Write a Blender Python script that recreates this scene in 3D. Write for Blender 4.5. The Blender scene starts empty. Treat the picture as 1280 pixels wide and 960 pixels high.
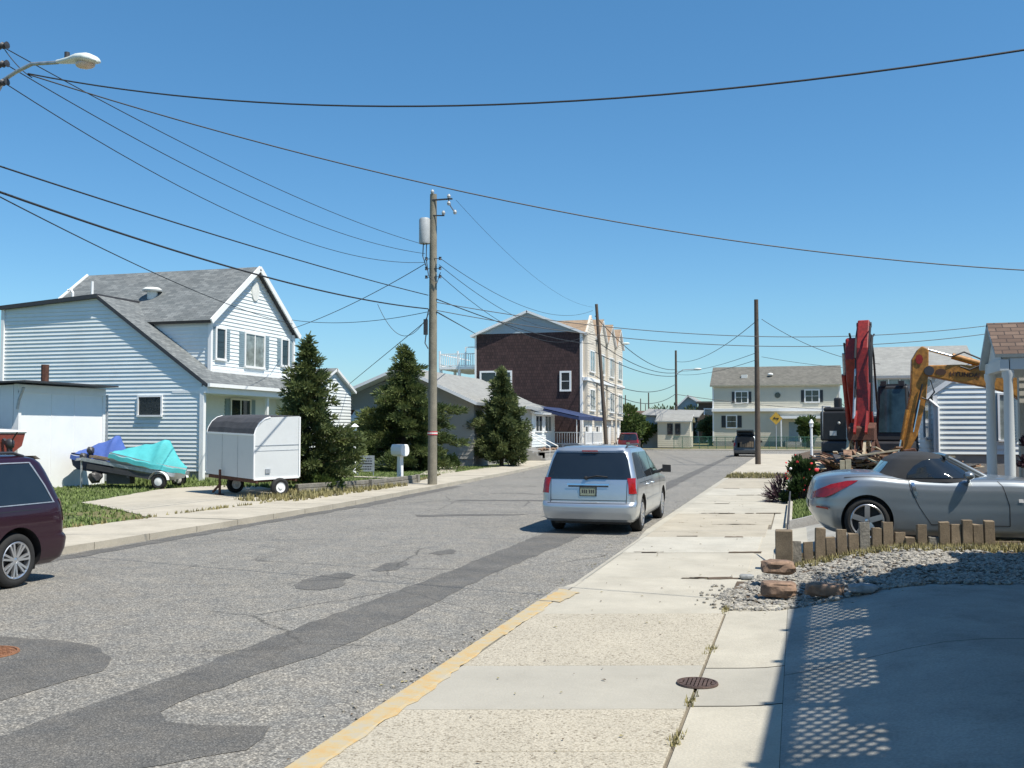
import bpy, bmesh, math, random
from mathutils import Vector, Matrix
R = math.radians
sc = bpy.context.scene
col = sc.collection
# ------------------------------------------------------------------ camera
HC = 2.05; YAW = R(16); FP = 1240.0; PIT = math.atan(57/FP)
cd = bpy.data.cameras.new('camera'); cam = bpy.data.objects.new('camera', cd); col.objects.link(cam)
cam.location = (0, 0, HC); cam.rotation_euler = (math.pi/2+PIT, 0, YAW)
cd.sensor_width = 36; cd.lens = FP/1280*36; cd.clip_end = 3000; cd.clip_start = .05
sc.camera = cam
# ------------------------------------------------------------------ sky, sun, exposure
SUN = Vector((.52, -.20, 1)).normalized()
EL = math.asin(SUN.z); AZ = math.atan2(SUN.x, SUN.y)
w = bpy.data.worlds.new('World'); sc.world = w; w.use_nodes = True
nt = w.node_tree; bg = nt.nodes['Background']
sk = nt.nodes.new('ShaderNodeTexSky'); sk.sky_type = 'NISHITA'; sk.sun_disc = False
sk.sun_elevation = EL; sk.sun_rotation = AZ; sk.altitude = 0; sk.air_density = 1.0; sk.dust_density = .15; sk.ozone_density = 3.0
hs = nt.nodes.new('ShaderNodeHueSaturation'); hs.inputs['Saturation'].default_value = 1.23; hs.inputs['Value'].default_value = 1.08
tn = nt.nodes.new('ShaderNodeMix'); tn.data_type = 'RGBA'; tn.blend_type = 'MULTIPLY'; tn.inputs[0].default_value = 1; tn.inputs[7].default_value = (1, 1.12, 1.06, 1)
# the air low over the sea is bluer than the sky model makes it
gd = nt.nodes.new('ShaderNodeTexCoord'); sz = nt.nodes.new('ShaderNodeSeparateXYZ'); rp = nt.nodes.new('ShaderNodeValToRGB')
nt.links.new(gd.outputs['Generated'], sz.inputs[0]); nt.links.new(sz.outputs['Z'], rp.inputs[0])
rp.color_ramp.elements[0].position = 0.0; rp.color_ramp.elements[0].color = (.50, .62, .84, 1); rp.color_ramp.elements[1].position = .40; rp.color_ramp.elements[1].color = (1, 1, 1, 1)
e_ = rp.color_ramp.elements.new(.12); e_.color = (.74, .82, .92, 1)
t2 = nt.nodes.new('ShaderNodeMix'); t2.data_type = 'RGBA'; t2.blend_type = 'MULTIPLY'; t2.inputs[0].default_value = 1
nt.links.new(sk.outputs[0], hs.inputs['Color']); nt.links.new(hs.outputs[0], tn.inputs[6]); nt.links.new(tn.outputs[2], t2.inputs[6]); nt.links.new(rp.outputs[0], t2.inputs[7]); nt.links.new(t2.outputs[2], bg.inputs[0]); bg.inputs[1].default_value = .095
sl = bpy.data.lights.new('sun', 'SUN'); so = bpy.data.objects.new('sun', sl); col.objects.link(so)
sl.energy = 5.0; sl.angle = R(.5); sl.color = (1, .945, .84)
so.rotation_euler = SUN.to_track_quat('Z', 'Y').to_euler(); so.location = (20, -10, 40)
sc.view_settings.view_transform = 'Standard'; sc.view_settings.look = 'None'
sc.view_settings.exposure = 0.45; sc.view_settings.gamma = 1; sc.view_settings.use_curve_mapping = False
# ------------------------------------------------------------------ pixel ray helpers (photo 1280x960 -> place)
_fw = Vector((-math.sin(YAW)*math.cos(PIT), math.cos(YAW)*math.cos(PIT), math.sin(PIT)))
_rt = Vector((math.cos(YAW), math.sin(YAW), 0)); _up = _rt.cross(_fw)
def ray(x, y): return _fw + (x-640)/FP*_rt - (y-480)/FP*_up
def at(x, y, Y):
    d = ray(x, y); t = Y/d.y; return Vector((d.x*t, Y, HC+d.z*t))
def atX(x, y, X):
    d = ray(x, y); t = X/d.x; return Vector((X, d.y*t, HC+d.z*t))
def gr(x, y, z=0):
    d = ray(x, y); t = (z-HC)/d.z; return Vector((d.x*t, d.y*t, z))
def proj(p):
    v = Vector(p)-Vector((0, 0, HC)); dd = v.dot(_fw); return 640+FP*v.dot(_rt)/dd, 480-FP*v.dot(_up)/dd
def zr(X):
    t = max(0, min(1, (X+.4)/1.8)); t = t*t*(3-2*t); return .12+.3*t
# ------------------------------------------------------------------ materials
MT = {}
def node_mat(name):
    m = bpy.data.materials.new(name); m.use_nodes = True
    b = m.node_tree.nodes['Principled BSDF']; MT[name] = m
    return m, m.node_tree, b
def N(nt, t, **k):
    n = nt.nodes.new(t)
    for a, v in k.items():
        if a.startswith('i_'): n.inputs[a[2:].replace('_', ' ')].default_value = v
        else: setattr(n, a, v)
    return n
def ramp(nt, stops):
    r = nt.nodes.new('ShaderNodeValToRGB'); e = r.color_ramp.elements
    while len(e) < len(stops): e.new(.5)
    for i, (p, c) in enumerate(stops):
        e[i].position = p; e[i].color = (c[0], c[1], c[2], 1) if not isinstance(c, (int, float)) else (c, c, c, 1)
    return r
def mat(name, c, rough=.6, var=.15, scale=3, bump=0, bscale=40, metal=0, coat=0, spec=.5, fine=0, stain=0):
    m, nt, b = node_mat(name)
    tc = N(nt, 'ShaderNodeTexCoord'); L = nt.links.new
    n1 = N(nt, 'ShaderNodeTexNoise', i_Scale=scale, i_Detail=6, i_Roughness=.65); L(tc.outputs['Object'], n1.inputs['Vector'])
    lo = [x*(1-var) for x in c]; hi = [min(1, x*(1+var)) for x in c]
    r = ramp(nt, [(.3, lo), (.7, hi)]); L(n1.outputs[0], r.inputs[0]); out = r.outputs[0]
    if fine:
        n3 = N(nt, 'ShaderNodeTexNoise', i_Scale=bscale, i_Detail=3); L(tc.outputs['Object'], n3.inputs['Vector'])
        r3 = ramp(nt, [(.3, 1-fine), (.7, 1+0*fine)]); L(n3.outputs[0], r3.inputs[0])
        mx = N(nt, 'ShaderNodeMix', data_type='RGBA', blend_type='MULTIPLY'); mx.inputs[0].default_value = 1
        L(out, mx.inputs[6]); L(r3.outputs[0], mx.inputs[7]); out = mx.outputs[2]
    if stain:
        for (sc2, p0, p1, k) in ((1.3, .50, .70, stain), (9, .64, .70, stain*1.4)):
            n4 = N(nt, 'ShaderNodeTexNoise', i_Scale=sc2, i_Detail=10, i_Roughness=.75); L(tc.outputs['Object'], n4.inputs['Vector'])
            r4 = ramp(nt, [(p0, (1, 1, 1)), (p1, (1-k, 1-k*1.05, 1-k*1.15))]); L(n4.outputs[0], r4.inputs[0])
            mx = N(nt, 'ShaderNodeMix', data_type='RGBA', blend_type='MULTIPLY'); mx.inputs[0].default_value = 1
            L(out, mx.inputs[6]); L(r4.outputs[0], mx.inputs[7]); out = mx.outputs[2]
    L(out, b.inputs['Base Color'])
    b.inputs['Roughness'].default_value = rough; b.inputs['Metallic'].default_value = metal
    b.inputs['Coat Weight'].default_value = coat; b.inputs['Coat Roughness'].default_value = .05
    b.inputs['Specular IOR Level'].default_value = spec
    if bump:
        n2 = N(nt, 'ShaderNodeTexNoise', i_Scale=bscale, i_Detail=4); L(tc.outputs['Object'], n2.inputs['Vector'])
        bp = N(nt, 'ShaderNodeBump', i_Strength=bump, i_Distance=.02); L(n2.outputs[0], bp.inputs['Height']); L(bp.outputs[0], b.inputs['Normal'])
    return m
def stone_mat(name, cols, vscale, tint=(1, 1, 1), big=(.85, 1.1), bump=.6, rough=.85, bigscale=.35, edge=.5, crack=0):
    """chips of stone set in a binder (worn road surface, washed concrete)"""
    m, nt, b = node_mat(name); L = nt.links.new
    tc = N(nt, 'ShaderNodeTexCoord')
    v = N(nt, 'ShaderNodeTexVoronoi', i_Scale=vscale); L(tc.outputs['Object'], v.inputs['Vector'])
    sp = N(nt, 'ShaderNodeSeparateColor'); L(v.outputs['Color'], sp.inputs[0])
    r = ramp(nt, cols); L(sp.outputs[0], r.inputs[0])
    e = ramp(nt, [(.35, 1.0), (.75, edge)]); L(v.outputs['Distance'], e.inputs[0])
    mx = N(nt, 'ShaderNodeMix', data_type='RGBA', blend_type='MULTIPLY'); mx.inputs[0].default_value = 1
    L(r.outputs[0], mx.inputs[6]); L(e.outputs[0], mx.inputs[7])
    n = N(nt, 'ShaderNodeTexNoise', i_Scale=bigscale, i_Detail=7, i_Roughness=.7); L(tc.outputs['Object'], n.inputs['Vector'])
    r2 = ramp(nt, [(.3, [big[0]*t for t in tint]), (.7, [big[1]*t for t in tint])]); L(n.outputs[0], r2.inputs[0])
    m2 = N(nt, 'ShaderNodeMix', data_type='RGBA', blend_type='MULTIPLY'); m2.inputs[0].default_value = 1
    L(mx.outputs[2], m2.inputs[6]); L(r2.outputs[0], m2.inputs[7]); out = m2.outputs[2]
    if crack:
        nd = N(nt, 'ShaderNodeTexNoise', i_Scale=1.6, i_Detail=6, i_Roughness=.7); L(tc.outputs['Object'], nd.inputs['Vector'])
        ad = N(nt, 'ShaderNodeMix', data_type='VECTOR'); ad.inputs[0].default_value = .22; L(tc.outputs['Object'], ad.inputs[4]); L(nd.outputs['Color'], ad.inputs[5])
        vc = N(nt, 'ShaderNodeTexVoronoi', feature='DISTANCE_TO_EDGE', i_Scale=.55); L(ad.outputs[1], vc.inputs['Vector'])
        rc = ramp(nt, [(.0, 1-crack), (.012, 1)]); L(vc.outputs['Distance'], rc.inputs[0])
        nm = N(nt, 'ShaderNodeTexNoise', i_Scale=.25, i_Detail=2); L(tc.outputs['Object'], nm.inputs['Vector']); rm = ramp(nt, [(.48, 0), (.58, 1)]); L(nm.outputs[0], rm.inputs[0])
        m3 = N(nt, 'ShaderNodeMix', data_type='RGBA', blend_type='MULTIPLY'); L(rm.outputs[0], m3.inputs[0]); L(out, m3.inputs[6]); L(rc.outputs[0], m3.inputs[7]); out = m3.outputs[2]
        n5 = N(nt, 'ShaderNodeTexNoise', i_Scale=2.5, i_Detail=9, i_Roughness=.8); L(tc.outputs['Object'], n5.inputs['Vector']); r5 = ramp(nt, [(.40, (1.08, 1.04, .98)), (.60, (.84, .85, .86))]); L(n5.outputs[0], r5.inputs[0])
        m4 = N(nt, 'ShaderNodeMix', data_type='RGBA', blend_type='MULTIPLY'); m4.inputs[0].default_value = 1; L(out, m4.inputs[6]); L(r5.outputs[0], m4.inputs[7]); out = m4.outputs[2]
    L(out, b.inputs['Base Color'])
    b.inputs['Roughness'].default_value = rough
    bp = N(nt, 'ShaderNodeBump', i_Strength=bump, i_Distance=.008, invert=True); L(v.outputs['Distance'], bp.inputs['Height']); L(bp.outputs[0], b.inputs['Normal'])
    return m
def brick_mat(name, c1, c2, mortar, bw, bh, ms=.008, rough=.85, bump=.4, noise=.25, uv=True):
    m, nt, b = node_mat(name); L = nt.links.new
    tc = N(nt, 'ShaderNodeTexCoord')
    br = N(nt, 'ShaderNodeTexBrick'); br.inputs['Scale'].default_value = 1; br.inputs['Brick Width'].default_value = bw
    br.inputs['Row Height'].default_value = bh; br.inputs['Mortar Size'].default_value = ms; br.inputs['Bias'].default_value = 0
    br.inputs['Color1'].default_value = (*c1, 1); br.inputs['Color2'].default_value = (*c2, 1); br.inputs['Mortar'].default_value = (*mortar, 1)
    L(tc.outputs['UV'], br.inputs['Vector'])
    n = N(nt, 'ShaderNodeTexNoise', i_Scale=1.3, i_Detail=8, i_Roughness=.75); L(tc.outputs['Object'], n.inputs['Vector'])
    r2 = ramp(nt, [(.3, 1-noise), (.7, 1.0)]); L(n.outputs[0], r2.inputs[0])
    m2 = N(nt, 'ShaderNodeMix', data_type='RGBA', blend_type='MULTIPLY'); m2.inputs[0].default_value = 1
    L(br.outputs[0], m2.inputs[6]); L(r2.outputs[0], m2.inputs[7]); L(m2.outputs[2], b.inputs['Base Color'])
    b.inputs['Roughness'].default_value = rough
    bp = N(nt, 'ShaderNodeBump', i_Strength=bump, i_Distance=.01, invert=True); L(br.outputs['Fac'], bp.inputs['Height']); L(bp.outputs[0], b.inputs['Normal'])
    return m
stone_mat('asphalt', [(0, (.13, .125, .115)), (.45, (.215, .208, .192)), (.8, (.295, .285, .26)), (1, (.46, .44, .39))], 66, big=(.88, 1.14), bump=.7, crack=.6, edge=.6)
stone_mat('patch_asphalt', [(0, (.105, .102, .096)), (.7, (.135, .131, .123)), (1, (.22, .212, .195))], 85, big=(.82, 1.25), bump=.35, bigscale=1.2, crack=.4)
stone_mat('aggregate_concrete', [(0, (.18, .15, .11)), (.08, (.33, .29, .22)), (.28, (.43, .39, .31)), (1, (.50, .455, .365))], 75, big=(.86, 1.04), bump=.25, bigscale=.9, edge=.75)
mat('concrete', (.43, .40, .33), .85, .12, 1.4, .25, 60, fine=.14, stain=.14)
mat('concrete_b', (.40, .36, .285), .85, .12, 1.4, .25, 60, fine=.16, stain=.18)
mat('concrete_c', (.45, .425, .36), .85, .12, 1.4, .25, 60, fine=.14, stain=.12)
mat('smooth_concrete', (.36, .34, .29), .85, .10, 1.1, .15, 60, fine=.08, stain=.08)
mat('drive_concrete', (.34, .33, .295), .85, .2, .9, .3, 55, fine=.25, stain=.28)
mat('far_concrete', (.43, .39, .315), .9, .14, .8, .1, 30, fine=.12, stain=.18)
mat('joint', (.15, .13, .10), .95, .4, 6)
def paint_mat():
    m, nt, b = node_mat('kerb_paint'); L = nt.links.new; tc = N(nt, 'ShaderNodeTexCoord')
    n = N(nt, 'ShaderNodeTexNoise', i_Scale=6, i_Detail=9, i_Roughness=.8); L(tc.outputs['Object'], n.inputs['Vector'])
    r = ramp(nt, [(.42, (.37, .33, .25)), (.50, (.41, .33, .19)), (.60, (.44, .29, .12)), (.72, (.38, .31, .20))]); L(n.outputs[0], r.inputs[0]); L(r.outputs[0], b.inputs['Base Color']); b.inputs['Roughness'].default_value = .8
paint_mat()
mat('kerb_side', (.33, .31, .27), .9, .2, 4, .3, 40, fine=.2)
mat('grass', (.12, .15, .045), .95, .4, 1.1, .8, 60, fine=.45)
mat('dry_grass', (.19, .17, .07), .95, .35, 2.0, .8, 60, fine=.4)
mat('soil', (.12, .085, .055), .95, .35, 2.0, .8, 30, fine=.4)
mat('blade', (.15, .20, .055), .8, .4, 3)
mat('dry_blade', (.24, .21, .09), .8, .3, 3)
mat('white_siding', (.72, .76, .76), .55, .05, .6, stain=.09)
mat('white_trim', (.80, .80, .79), .5, .04, 2)
mat('white_wall', (.80, .81, .80), .7, .05, .9, .15, 20)
mat('grey_siding', (.36, .345, .31), .65, .08, .8)
mat('pale_grey_siding', (.52, .55, .56), .65, .06, .8)
mat('cream_siding', (.60, .56, .46), .65, .06, .7)
mat('tan_siding', (.62, .56, .47), .65, .06, .7)
mat('blue_grey_siding', (.33, .39, .43), .65, .08, .8)
mat('shutter_blue', (.22, .30, .34), .6, .1, 4)
mat('dark_shutter', (.03, .035, .04), .6, .1, 4)
mat('glass', (.02, .026, .03), .04, .3, 1.5, spec=.8)
mat('curtain_glass', (.22, .25, .24), .08, .5, 3, spec=.8)
mat('car_glass', (.012, .015, .018), .03, .2, 2, spec=.9)
mat('dark_metal', (.04, .04, .045), .5, .2, 6)
mat('black_plastic', (.02, .02, .022), .5, .15, 8)
mat('tyre', (.018, .018, .018), .85, .2, 10, .2, 60)
mat('alloy', (.62, .63, .65), .3, .05, 10, metal=.85)
mat('chrome', (.75, .76, .78), .15, .05, 10, metal=1)
mat('galvanised', (.42, .44, .46), .45, .25, 12, metal=.6)
mat('silver_paint', (.47, .51, .55), .32, .03, 2, metal=.75, coat=.6)
mat('silver_blue_paint', (.27, .30, .325), .33, .03, 2, metal=.7, coat=.5)
mat('maroon_paint', (.030, .007, .017), .28, .08, 2, metal=.3, coat=.6)
mat('red_car_paint', (.16, .02, .02), .3, .08, 2, metal=.3, coat=.8)
mat('grey_car_paint', (.10, .115, .13), .3, .05, 2, metal=.6, coat=.7)
mat('red_lens', (.28, .008, .008), .15, .3, 25, coat=.5)
mat('clear_lens', (.75, .72, .70), .12, .1, 12, coat=.8)
mat('amber', (.6, .2, .02), .2, .1, 12)
mat('plate', (.27, .30, .22), .5, .3, 30)
mat('soft_top', (.022, .024, .028), .9, .12, 5, .3, 90)
mat('red_machine', (.30, .014, .010), .5, .3, 2.5, .15, 14, coat=.1, fine=.5)
mat('yellow_machine', (.46, .20, .03), .55, .3, 2.2, .15, 12, coat=.1, fine=.5)
mat('lettering', (.07, .03, .015), .6, .1, 8)
mat('rust', (.11, .045, .028), .85, .4, 9, .3, 50, fine=.4)
mat('old_wood', (.215, .165, .11), .85, .3, 4, .2, 60, fine=.3)
mat('grey_wood', (.23, .215, .185), .9, .25, 5, .5, 30, fine=.35)
mat('pole_wood', (.25, .225, .17), .9, .22, 3, .4, 40, fine=.3)
mat('dark_pole_wood', (.11, .085, .065), .9, .22, 3, .4, 40, fine=.3)
mat('rock', (.25, .165, .115), .9, .35, 4, .8, 14, fine=.35)
mat('grey_rock', (.30, .31, .31), .9, .25, 4, .8, 14, fine=.3)
mat('pebble', (.25, .235, .205), .8, .85, 24)
mat('iron', (.085, .055, .045), .75, .35, 20, .4, 60)
mat('rusty_iron', (.22, .10, .05), .85, .4, 20, .4, 60)
mat('cable', (.02, .022, .025), .6, .1, 5)
mat('lamp_body', (.62, .66, .62), .4, .08, 8)
mat('lamp_lens', (.62, .50, .40), .15, .1, 12)
mat('transformer', (.36, .38, .39), .5, .15, 4)
mat('tag_red', (.5, .05, .06), .6, .1, 9)
mat('canvas_blue', (.055, .11, .36), .75, .12, 3, .3, 12)
mat('canvas_teal', (.07, .42, .44), .75, .12, 3, .3, 12)
mat('navy_canvas', (.02, .035, .10), .8, .1, 3)
mat('boat_red', (.20, .045, .03), .4, .2, 4)
mat('trailer_skin', (.56, .58, .58), .5, .06, 1.3, .08, 10, stain=.10)
mat('tarp_dark', (.05, .05, .055), .8, .25, 3, .5, 9)
mat('bark', (.10, .075, .055), .95, .3, 8, .7, 30)
mat('debris_wood', (.20, .12, .075), .9, .6, 5, .5, 20)
mat('debris_pale', (.45, .38, .27), .9, .25, 4)
mat('red_flower', (.6, .03, .03), .6, .2, 8)
mat('white_flower', (.75, .72, .70), .6, .1, 8)
mat('sign_yellow', (.52, .32, .04), .5, .05, 8)
mat('hydrant_yellow', (.6, .42, .05), .5, .1, 8)
mat('fence_green', (.03, .12, .08), .5, .15, 6)
mat('block', (.34, .33, .31), .9, .12, 3, .3, 30, fine=.2)
mat('foundation', (.30, .29, .27), .9, .15, 3, .3, 30)
mat('vent_white', (.7, .7, .66), .5, .1, 5)
mat('brown_leaf', (.045, .02, .03), .7, .4, 6)
brick_mat('shingle_grey', (.125, .14, .145), (.22, .235, .235), (.08, .085, .09), .30, .145, .008, noise=.3)
brick_mat('shingle_pale', (.25, .25, .235), (.31, .31, .29), (.25, .25, .24), .30, .145, .006, noise=.2)
brick_mat('shingle_tan', (.30, .21, .14), (.38, .28, .19), (.18, .13, .09), .30, .145, .006, noise=.2)
brick_mat('shingle_brown', (.12, .075, .055), (.20, .135, .10), (.05, .033, .028), .24, .115, .010, noise=.35)
brick_mat('shingle_weathered', (.13, .127, .108), (.19, .18, .155), (.12, .115, .10), .30, .145, .006, noise=.4)
brick_mat('shake_brown', (.050, .026, .026), (.085, .045, .043), (.02, .012, .012), .20, .25, .012, noise=.35)
brick_mat('block_wall', (.30, .28, .25), (.36, .34, .31), (.18, .17, .16), .40, .20, .010, noise=.25)
def leaf_mat(name, dark, light, sc_=1.6):
    m, nt, b = node_mat(name); L = nt.links.new
    tc = N(nt, 'ShaderNodeTexCoord'); n = N(nt, 'ShaderNodeTexNoise', i_Scale=sc_, i_Detail=3, i_Roughness=.6); L(tc.outputs['Object'], n.inputs['Vector'])
    r = ramp(nt, [(.32, dark), (.68, light)]); L(n.outputs[0], r.inputs[0])
    n2 = N(nt, 'ShaderNodeTexNoise', i_Scale=22, i_Detail=1); L(tc.outputs['Object'], n2.inputs['Vector'])
    r2 = ramp(nt, [(.3, .65), (.7, 1.25)]); L(n2.outputs[0], r2.inputs[0])
    mx = N(nt, 'ShaderNodeMix', data_type='RGBA', blend_type='MULTIPLY'); mx.inputs[0].default_value = 1
    L(r.outputs[0], mx.inputs[6]); L(r2.outputs[0], mx.inputs[7]); L(mx.outputs[2], b.inputs['Base Color'])
    b.inputs['Roughness'].default_value = .6; b.inputs['Specular IOR Level'].default_value = .3
    tr = N(nt, 'ShaderNodeBsdfTranslucent'); L(mx.outputs[2], tr.inputs[0]); ms = N(nt, 'ShaderNodeMixShader'); ms.inputs[0].default_value = .25
    L(b.outputs[0], ms.inputs[1]); L(tr.outputs[0], ms.inputs[2]); L(ms.outputs[0], nt.nodes['Material Output'].inputs[0])
leaf_mat('needle_a', (.05, .08, .028), (.17, .20, .07))
leaf_mat('needle_b', (.045, .078, .03), (.17, .20, .065), 1.0)
leaf_mat('needle_c', (.05, .08, .03), (.19, .22, .085))
leaf_mat('leaf_mid', (.05, .085, .025), (.13, .18, .05))
leaf_mat('leaf_far', (.06, .09, .04), (.12, .16, .07), .6)
leaf_mat('leaf_dark', (.02, .045, .015), (.07, .11, .03))
# ------------------------------------------------------------------ mesh builder
class MB:
    def __init__(s): s.v = []; s.f = []; s.m = []; s.uv = {}
    def face(s, pts, m=0, uv=None):
        i = len(s.v); s.v += [tuple(p) for p in pts]; s.f.append(tuple(range(i, i+len(pts)))); s.m.append(m)
        if uv: s.uv[len(s.f)-1] = uv
        return s
    def grid(s, rows, m=0, closed=False):
        i = len(s.v); n = len(rows[0])
        for r in rows: s.v += [tuple(p) for p in r]
        for a in range(len(rows)-1):
            for b in range(n if closed else n-1):
                c = (b+1) % n; s.f.append((i+a*n+b, i+a*n+c, i+(a+1)*n+c, i+(a+1)*n+b)); s.m.append(m)
        return s
    def cap(s, ring, m=0): return s.face(ring, m)
    def box(s, x0, x1, y0, y1, z0, z1, m=0):
        return s.hexa([(x0, y0, z0), (x1, y0, z0), (x1, y1, z0), (x0, y1, z0)], [(x0, y0, z1), (x1, y0, z1), (x1, y1, z1), (x0, y1, z1)], m)
    def hexa(s, lo, hi, m=0):
        i = len(s.v); n = len(lo); s.v += [tuple(p) for p in lo]+[tuple(p) for p in hi]
        s.f.append(tuple(i+k for k in reversed(range(n)))); s.f.append(tuple(i+n+k for k in range(n))); s.m += [m, m]
        for k in range(n):
            q = (k+1) % n; s.f.append((i+k, i+q, i+n+q, i+n+k)); s.m.append(m)
        return s
    def bar(s, a, b, w, h, m=0, upv=(0, 0, 1)):
        a = Vector(a); b = Vector(b); d = (b-a).normalized(); u = Vector(upv)
        if abs(d.dot(u)) > .98: u = Vector((0, 1, 0))
        x = d.cross(u).normalized()*w/2; z = x.cross(d).normalized()*h/2
        return s.hexa([a-x-z, a+x-z, a+x+z, a-x+z], [b-x-z, b+x-z, b+x+z, b-x+z], m)
    def tube(s, pts, r, n=8, m=0, caps=True):
        pts = [Vector(p) for p in pts]; k = len(pts); rr = r if isinstance(r, (list, tuple)) else [r]*k
        ref = Vector((0, 0, 1)) if abs((pts[-1]-pts[0]).normalized().z) < .9 else Vector((1, 0, 0)); rings = []
        for i, p in enumerate(pts):
            d = (pts[min(k-1, i+1)]-pts[max(0, i-1)]).normalized(); x = d.cross(ref).normalized(); y = x.cross(d)
            rings.append([p+rr[i]*(math.cos(2*math.pi*j/n)*x+math.sin(2*math.pi*j/n)*y) for j in range(n)])
        s.grid(rings, m, True)
        if caps: s.face(list(reversed(rings[0])), m); s.face(rings[-1], m)
        return s
    def lathe(s, prof, c=(0, 0, 0), axis='z', n=24, m=0):
        rings = []
        for (r, h) in prof:
            ring = []
            for j in range(n):
                a = 2*math.pi*j/n; u, v = r*math.cos(a), r*math.sin(a)
                p = (u, v, h) if axis == 'z' else (u, h, v) if axis == 'y' else (h, u, v)
                ring.append((c[0]+p[0], c[1]+p[1], c[2]+p[2]))
            rings.append(ring)
        return s.grid(rings, m, True)
    def prism(s, pts, d, m=0):
        d = Vector(d); return s.hexa([Vector(p) for p in pts], [Vector(p)+d for p in pts], m)
    def slab(s, p, t, m=0, m2=None):
        """roof plate: p = 4 corners (eave a, eave b, ridge b, ridge a), t = thickness downwards; shingles run with the eave"""
        p = [Vector(q) for q in p]; nn = (p[1]-p[0]).cross(p[3]-p[0]).normalized()
        if nn.z < 0: nn = -nn
        q = [a-nn*t for a in p]; U = (p[1]-p[0]).normalized(); V = (p[3]-p[0]); V = (V-V.dot(U)*U).normalized()
        m2 = m if m2 is None else m2
        s.face(p, m, [((a-p[0]).dot(U), (a-p[0]).dot(V)) for a in p])
        s.face(list(reversed(q)), m2)
        for k in range(4):
            j = (k+1) % 4; s.face([p[k], q[k], q[j], p[j]], m2)
        return s
    def blob(s, c, r, sub=1, seed=0, rough=.25, sq=(1, 1, 1), m=0):
        bm = bmesh.new(); bmesh.ops.create_icosphere(bm, subdivisions=sub, radius=1); rnd = random.Random(seed); i = len(s.v)
        for v in bm.verts:
            k = r*(1+rnd.uniform(-rough, rough)); s.v.append((c[0]+v.co.x*k*sq[0], c[1]+v.co.y*k*sq[1], c[2]+v.co.z*k*sq[2]))
        for f in bm.faces: s.f.append(tuple(i+v.index for v in f.verts)); s.m.append(m)
        bm.free(); return s
    def build(s, name, mats, parent=None, smooth=False, bevel=0, loc=None, weld=False, **kw):
        me = bpy.data.meshes.new(name); me.from_pydata(s.v, [], s.f)
        if isinstance(mats, str): mats = [mats]
        for q in mats: me.materials.append(MT[q])
        me.polygons.foreach_set('material_index', s.m)
        if s.uv:
            ul = me.uv_layers.new(name='uv')
            for fi, uv in s.uv.items():
                st = me.polygons[fi].loop_start
                for k, c in enumerate(uv): ul.data[st+k].uv = c
        if weld or bevel:
            bm = bmesh.new(); bm.from_mesh(me); bmesh.ops.remove_doubles(bm, verts=bm.verts, dist=.0002)
            if not kw.get('keepn'): bmesh.ops.recalc_face_normals(bm, faces=bm.faces)
            bm.to_mesh(me); bm.free()
        if smooth:
            me.polygons.foreach_set('use_smooth', [True]*len(me.polygons))
            try: me.set_sharp_from_angle(angle=R(smooth if smooth is not True else 50))
            except Exception: pass
        me.update()
        o = bpy.data.objects.new(name, me); col.objects.link(o)
        if parent: o.parent = parent
        if loc: o.location = loc
        if bevel:
            md = o.modifiers.new('b', 'BEVEL'); md.width = bevel; md.segments = 2; md.limit_method = 'ANGLE'
        return o
def tag(o, label=None, cat=None, group=None, kind=None):
    if label: o['label'] = label
    if cat: o['category'] = cat
    if group: o['group'] = group
    if kind: o['kind'] = kind
    return o
def thing(name, label, cat, loc=(0, 0, 0), rz=0, group=None):
    o = bpy.data.objects.new(name, None); col.objects.link(o); o.location = loc; o.rotation_euler = (0, 0, rz); o.empty_display_size = .3
    return tag(o, label, cat, group)
def copy_tree(o, parent=None):
    c = o.copy(); col.objects.link(c); c.parent = parent
    for ch in list(o.children): copy_tree(ch, c)
    return c
# frame for walls: origin, u (along the wall), n (outwards)
class Fr:
    def __init__(s, o, u, n): s.o = Vector((o[0], o[1], 0)); s.u = Vector((u[0], u[1], 0)).normalized(); s.n = Vector((n[0], n[1], 0)).normalized()
    def p(s, a, b, z): q = s.o+s.u*a+s.n*b; q.z = z; return q
    def box(s, mb, a0, a1, b0, b1, z0, z1, m=0):
        return mb.hexa([s.p(a0, b0, z0), s.p(a1, b0, z0), s.p(a1, b1, z0), s.p(a0, b1, z0)], [s.p(a0, b0, z1), s.p(a1, b0, z1), s.p(a1, b1, z1), s.p(a0, b1, z1)], m)
def ext(poly, z):
    us = []
    n = len(poly)
    for i in range(n):
        (a, za), (b, zb) = poly[i], poly[(i+1) % n]
        if za == zb:
            if abs(z-za) < 1e-6: us += [a, b]
            continue
        t = (z-za)/(zb-za)
        if -1e-6 <= t <= 1+1e-6: us.append(a+(b-a)*t)
    return (min(us), max(us)) if us else None
def siding(mb, fr, poly, row=.15, p=.03, m=0):
    z0 = min(q[1] for q in poly); z1 = max(q[1] for q in poly); z = z0
    while z < z1-.01:
        zt = min(z+row, z1); a = ext(poly, z+.0005); b = ext(poly, zt-.0005)
        if a and b:
            mb.face([fr.p(a[0], p, z), fr.p(a[1], p, z), fr.p(b[1], .002, zt), fr.p(b[0], .002, zt)], m)
            mb.face([fr.p(a[0], 0, z), fr.p(a[1], 0, z), fr.p(a[1], p, z), fr.p(a[0], p, z)], m)
            mb.face([fr.p(a[0], 0, z), fr.p(a[0], p, z), fr.p(b[0], .002, zt)], m); mb.face([fr.p(a[1], 0, z), fr.p(b[1], .002, zt), fr.p(a[1], p, z)], m)
        z = zt
    lo = [fr.p(a, -.004, zz) for a, zz in poly]; mb.hexa([q-fr.n*.16 for q in lo], lo, m)
    return mb
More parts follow.
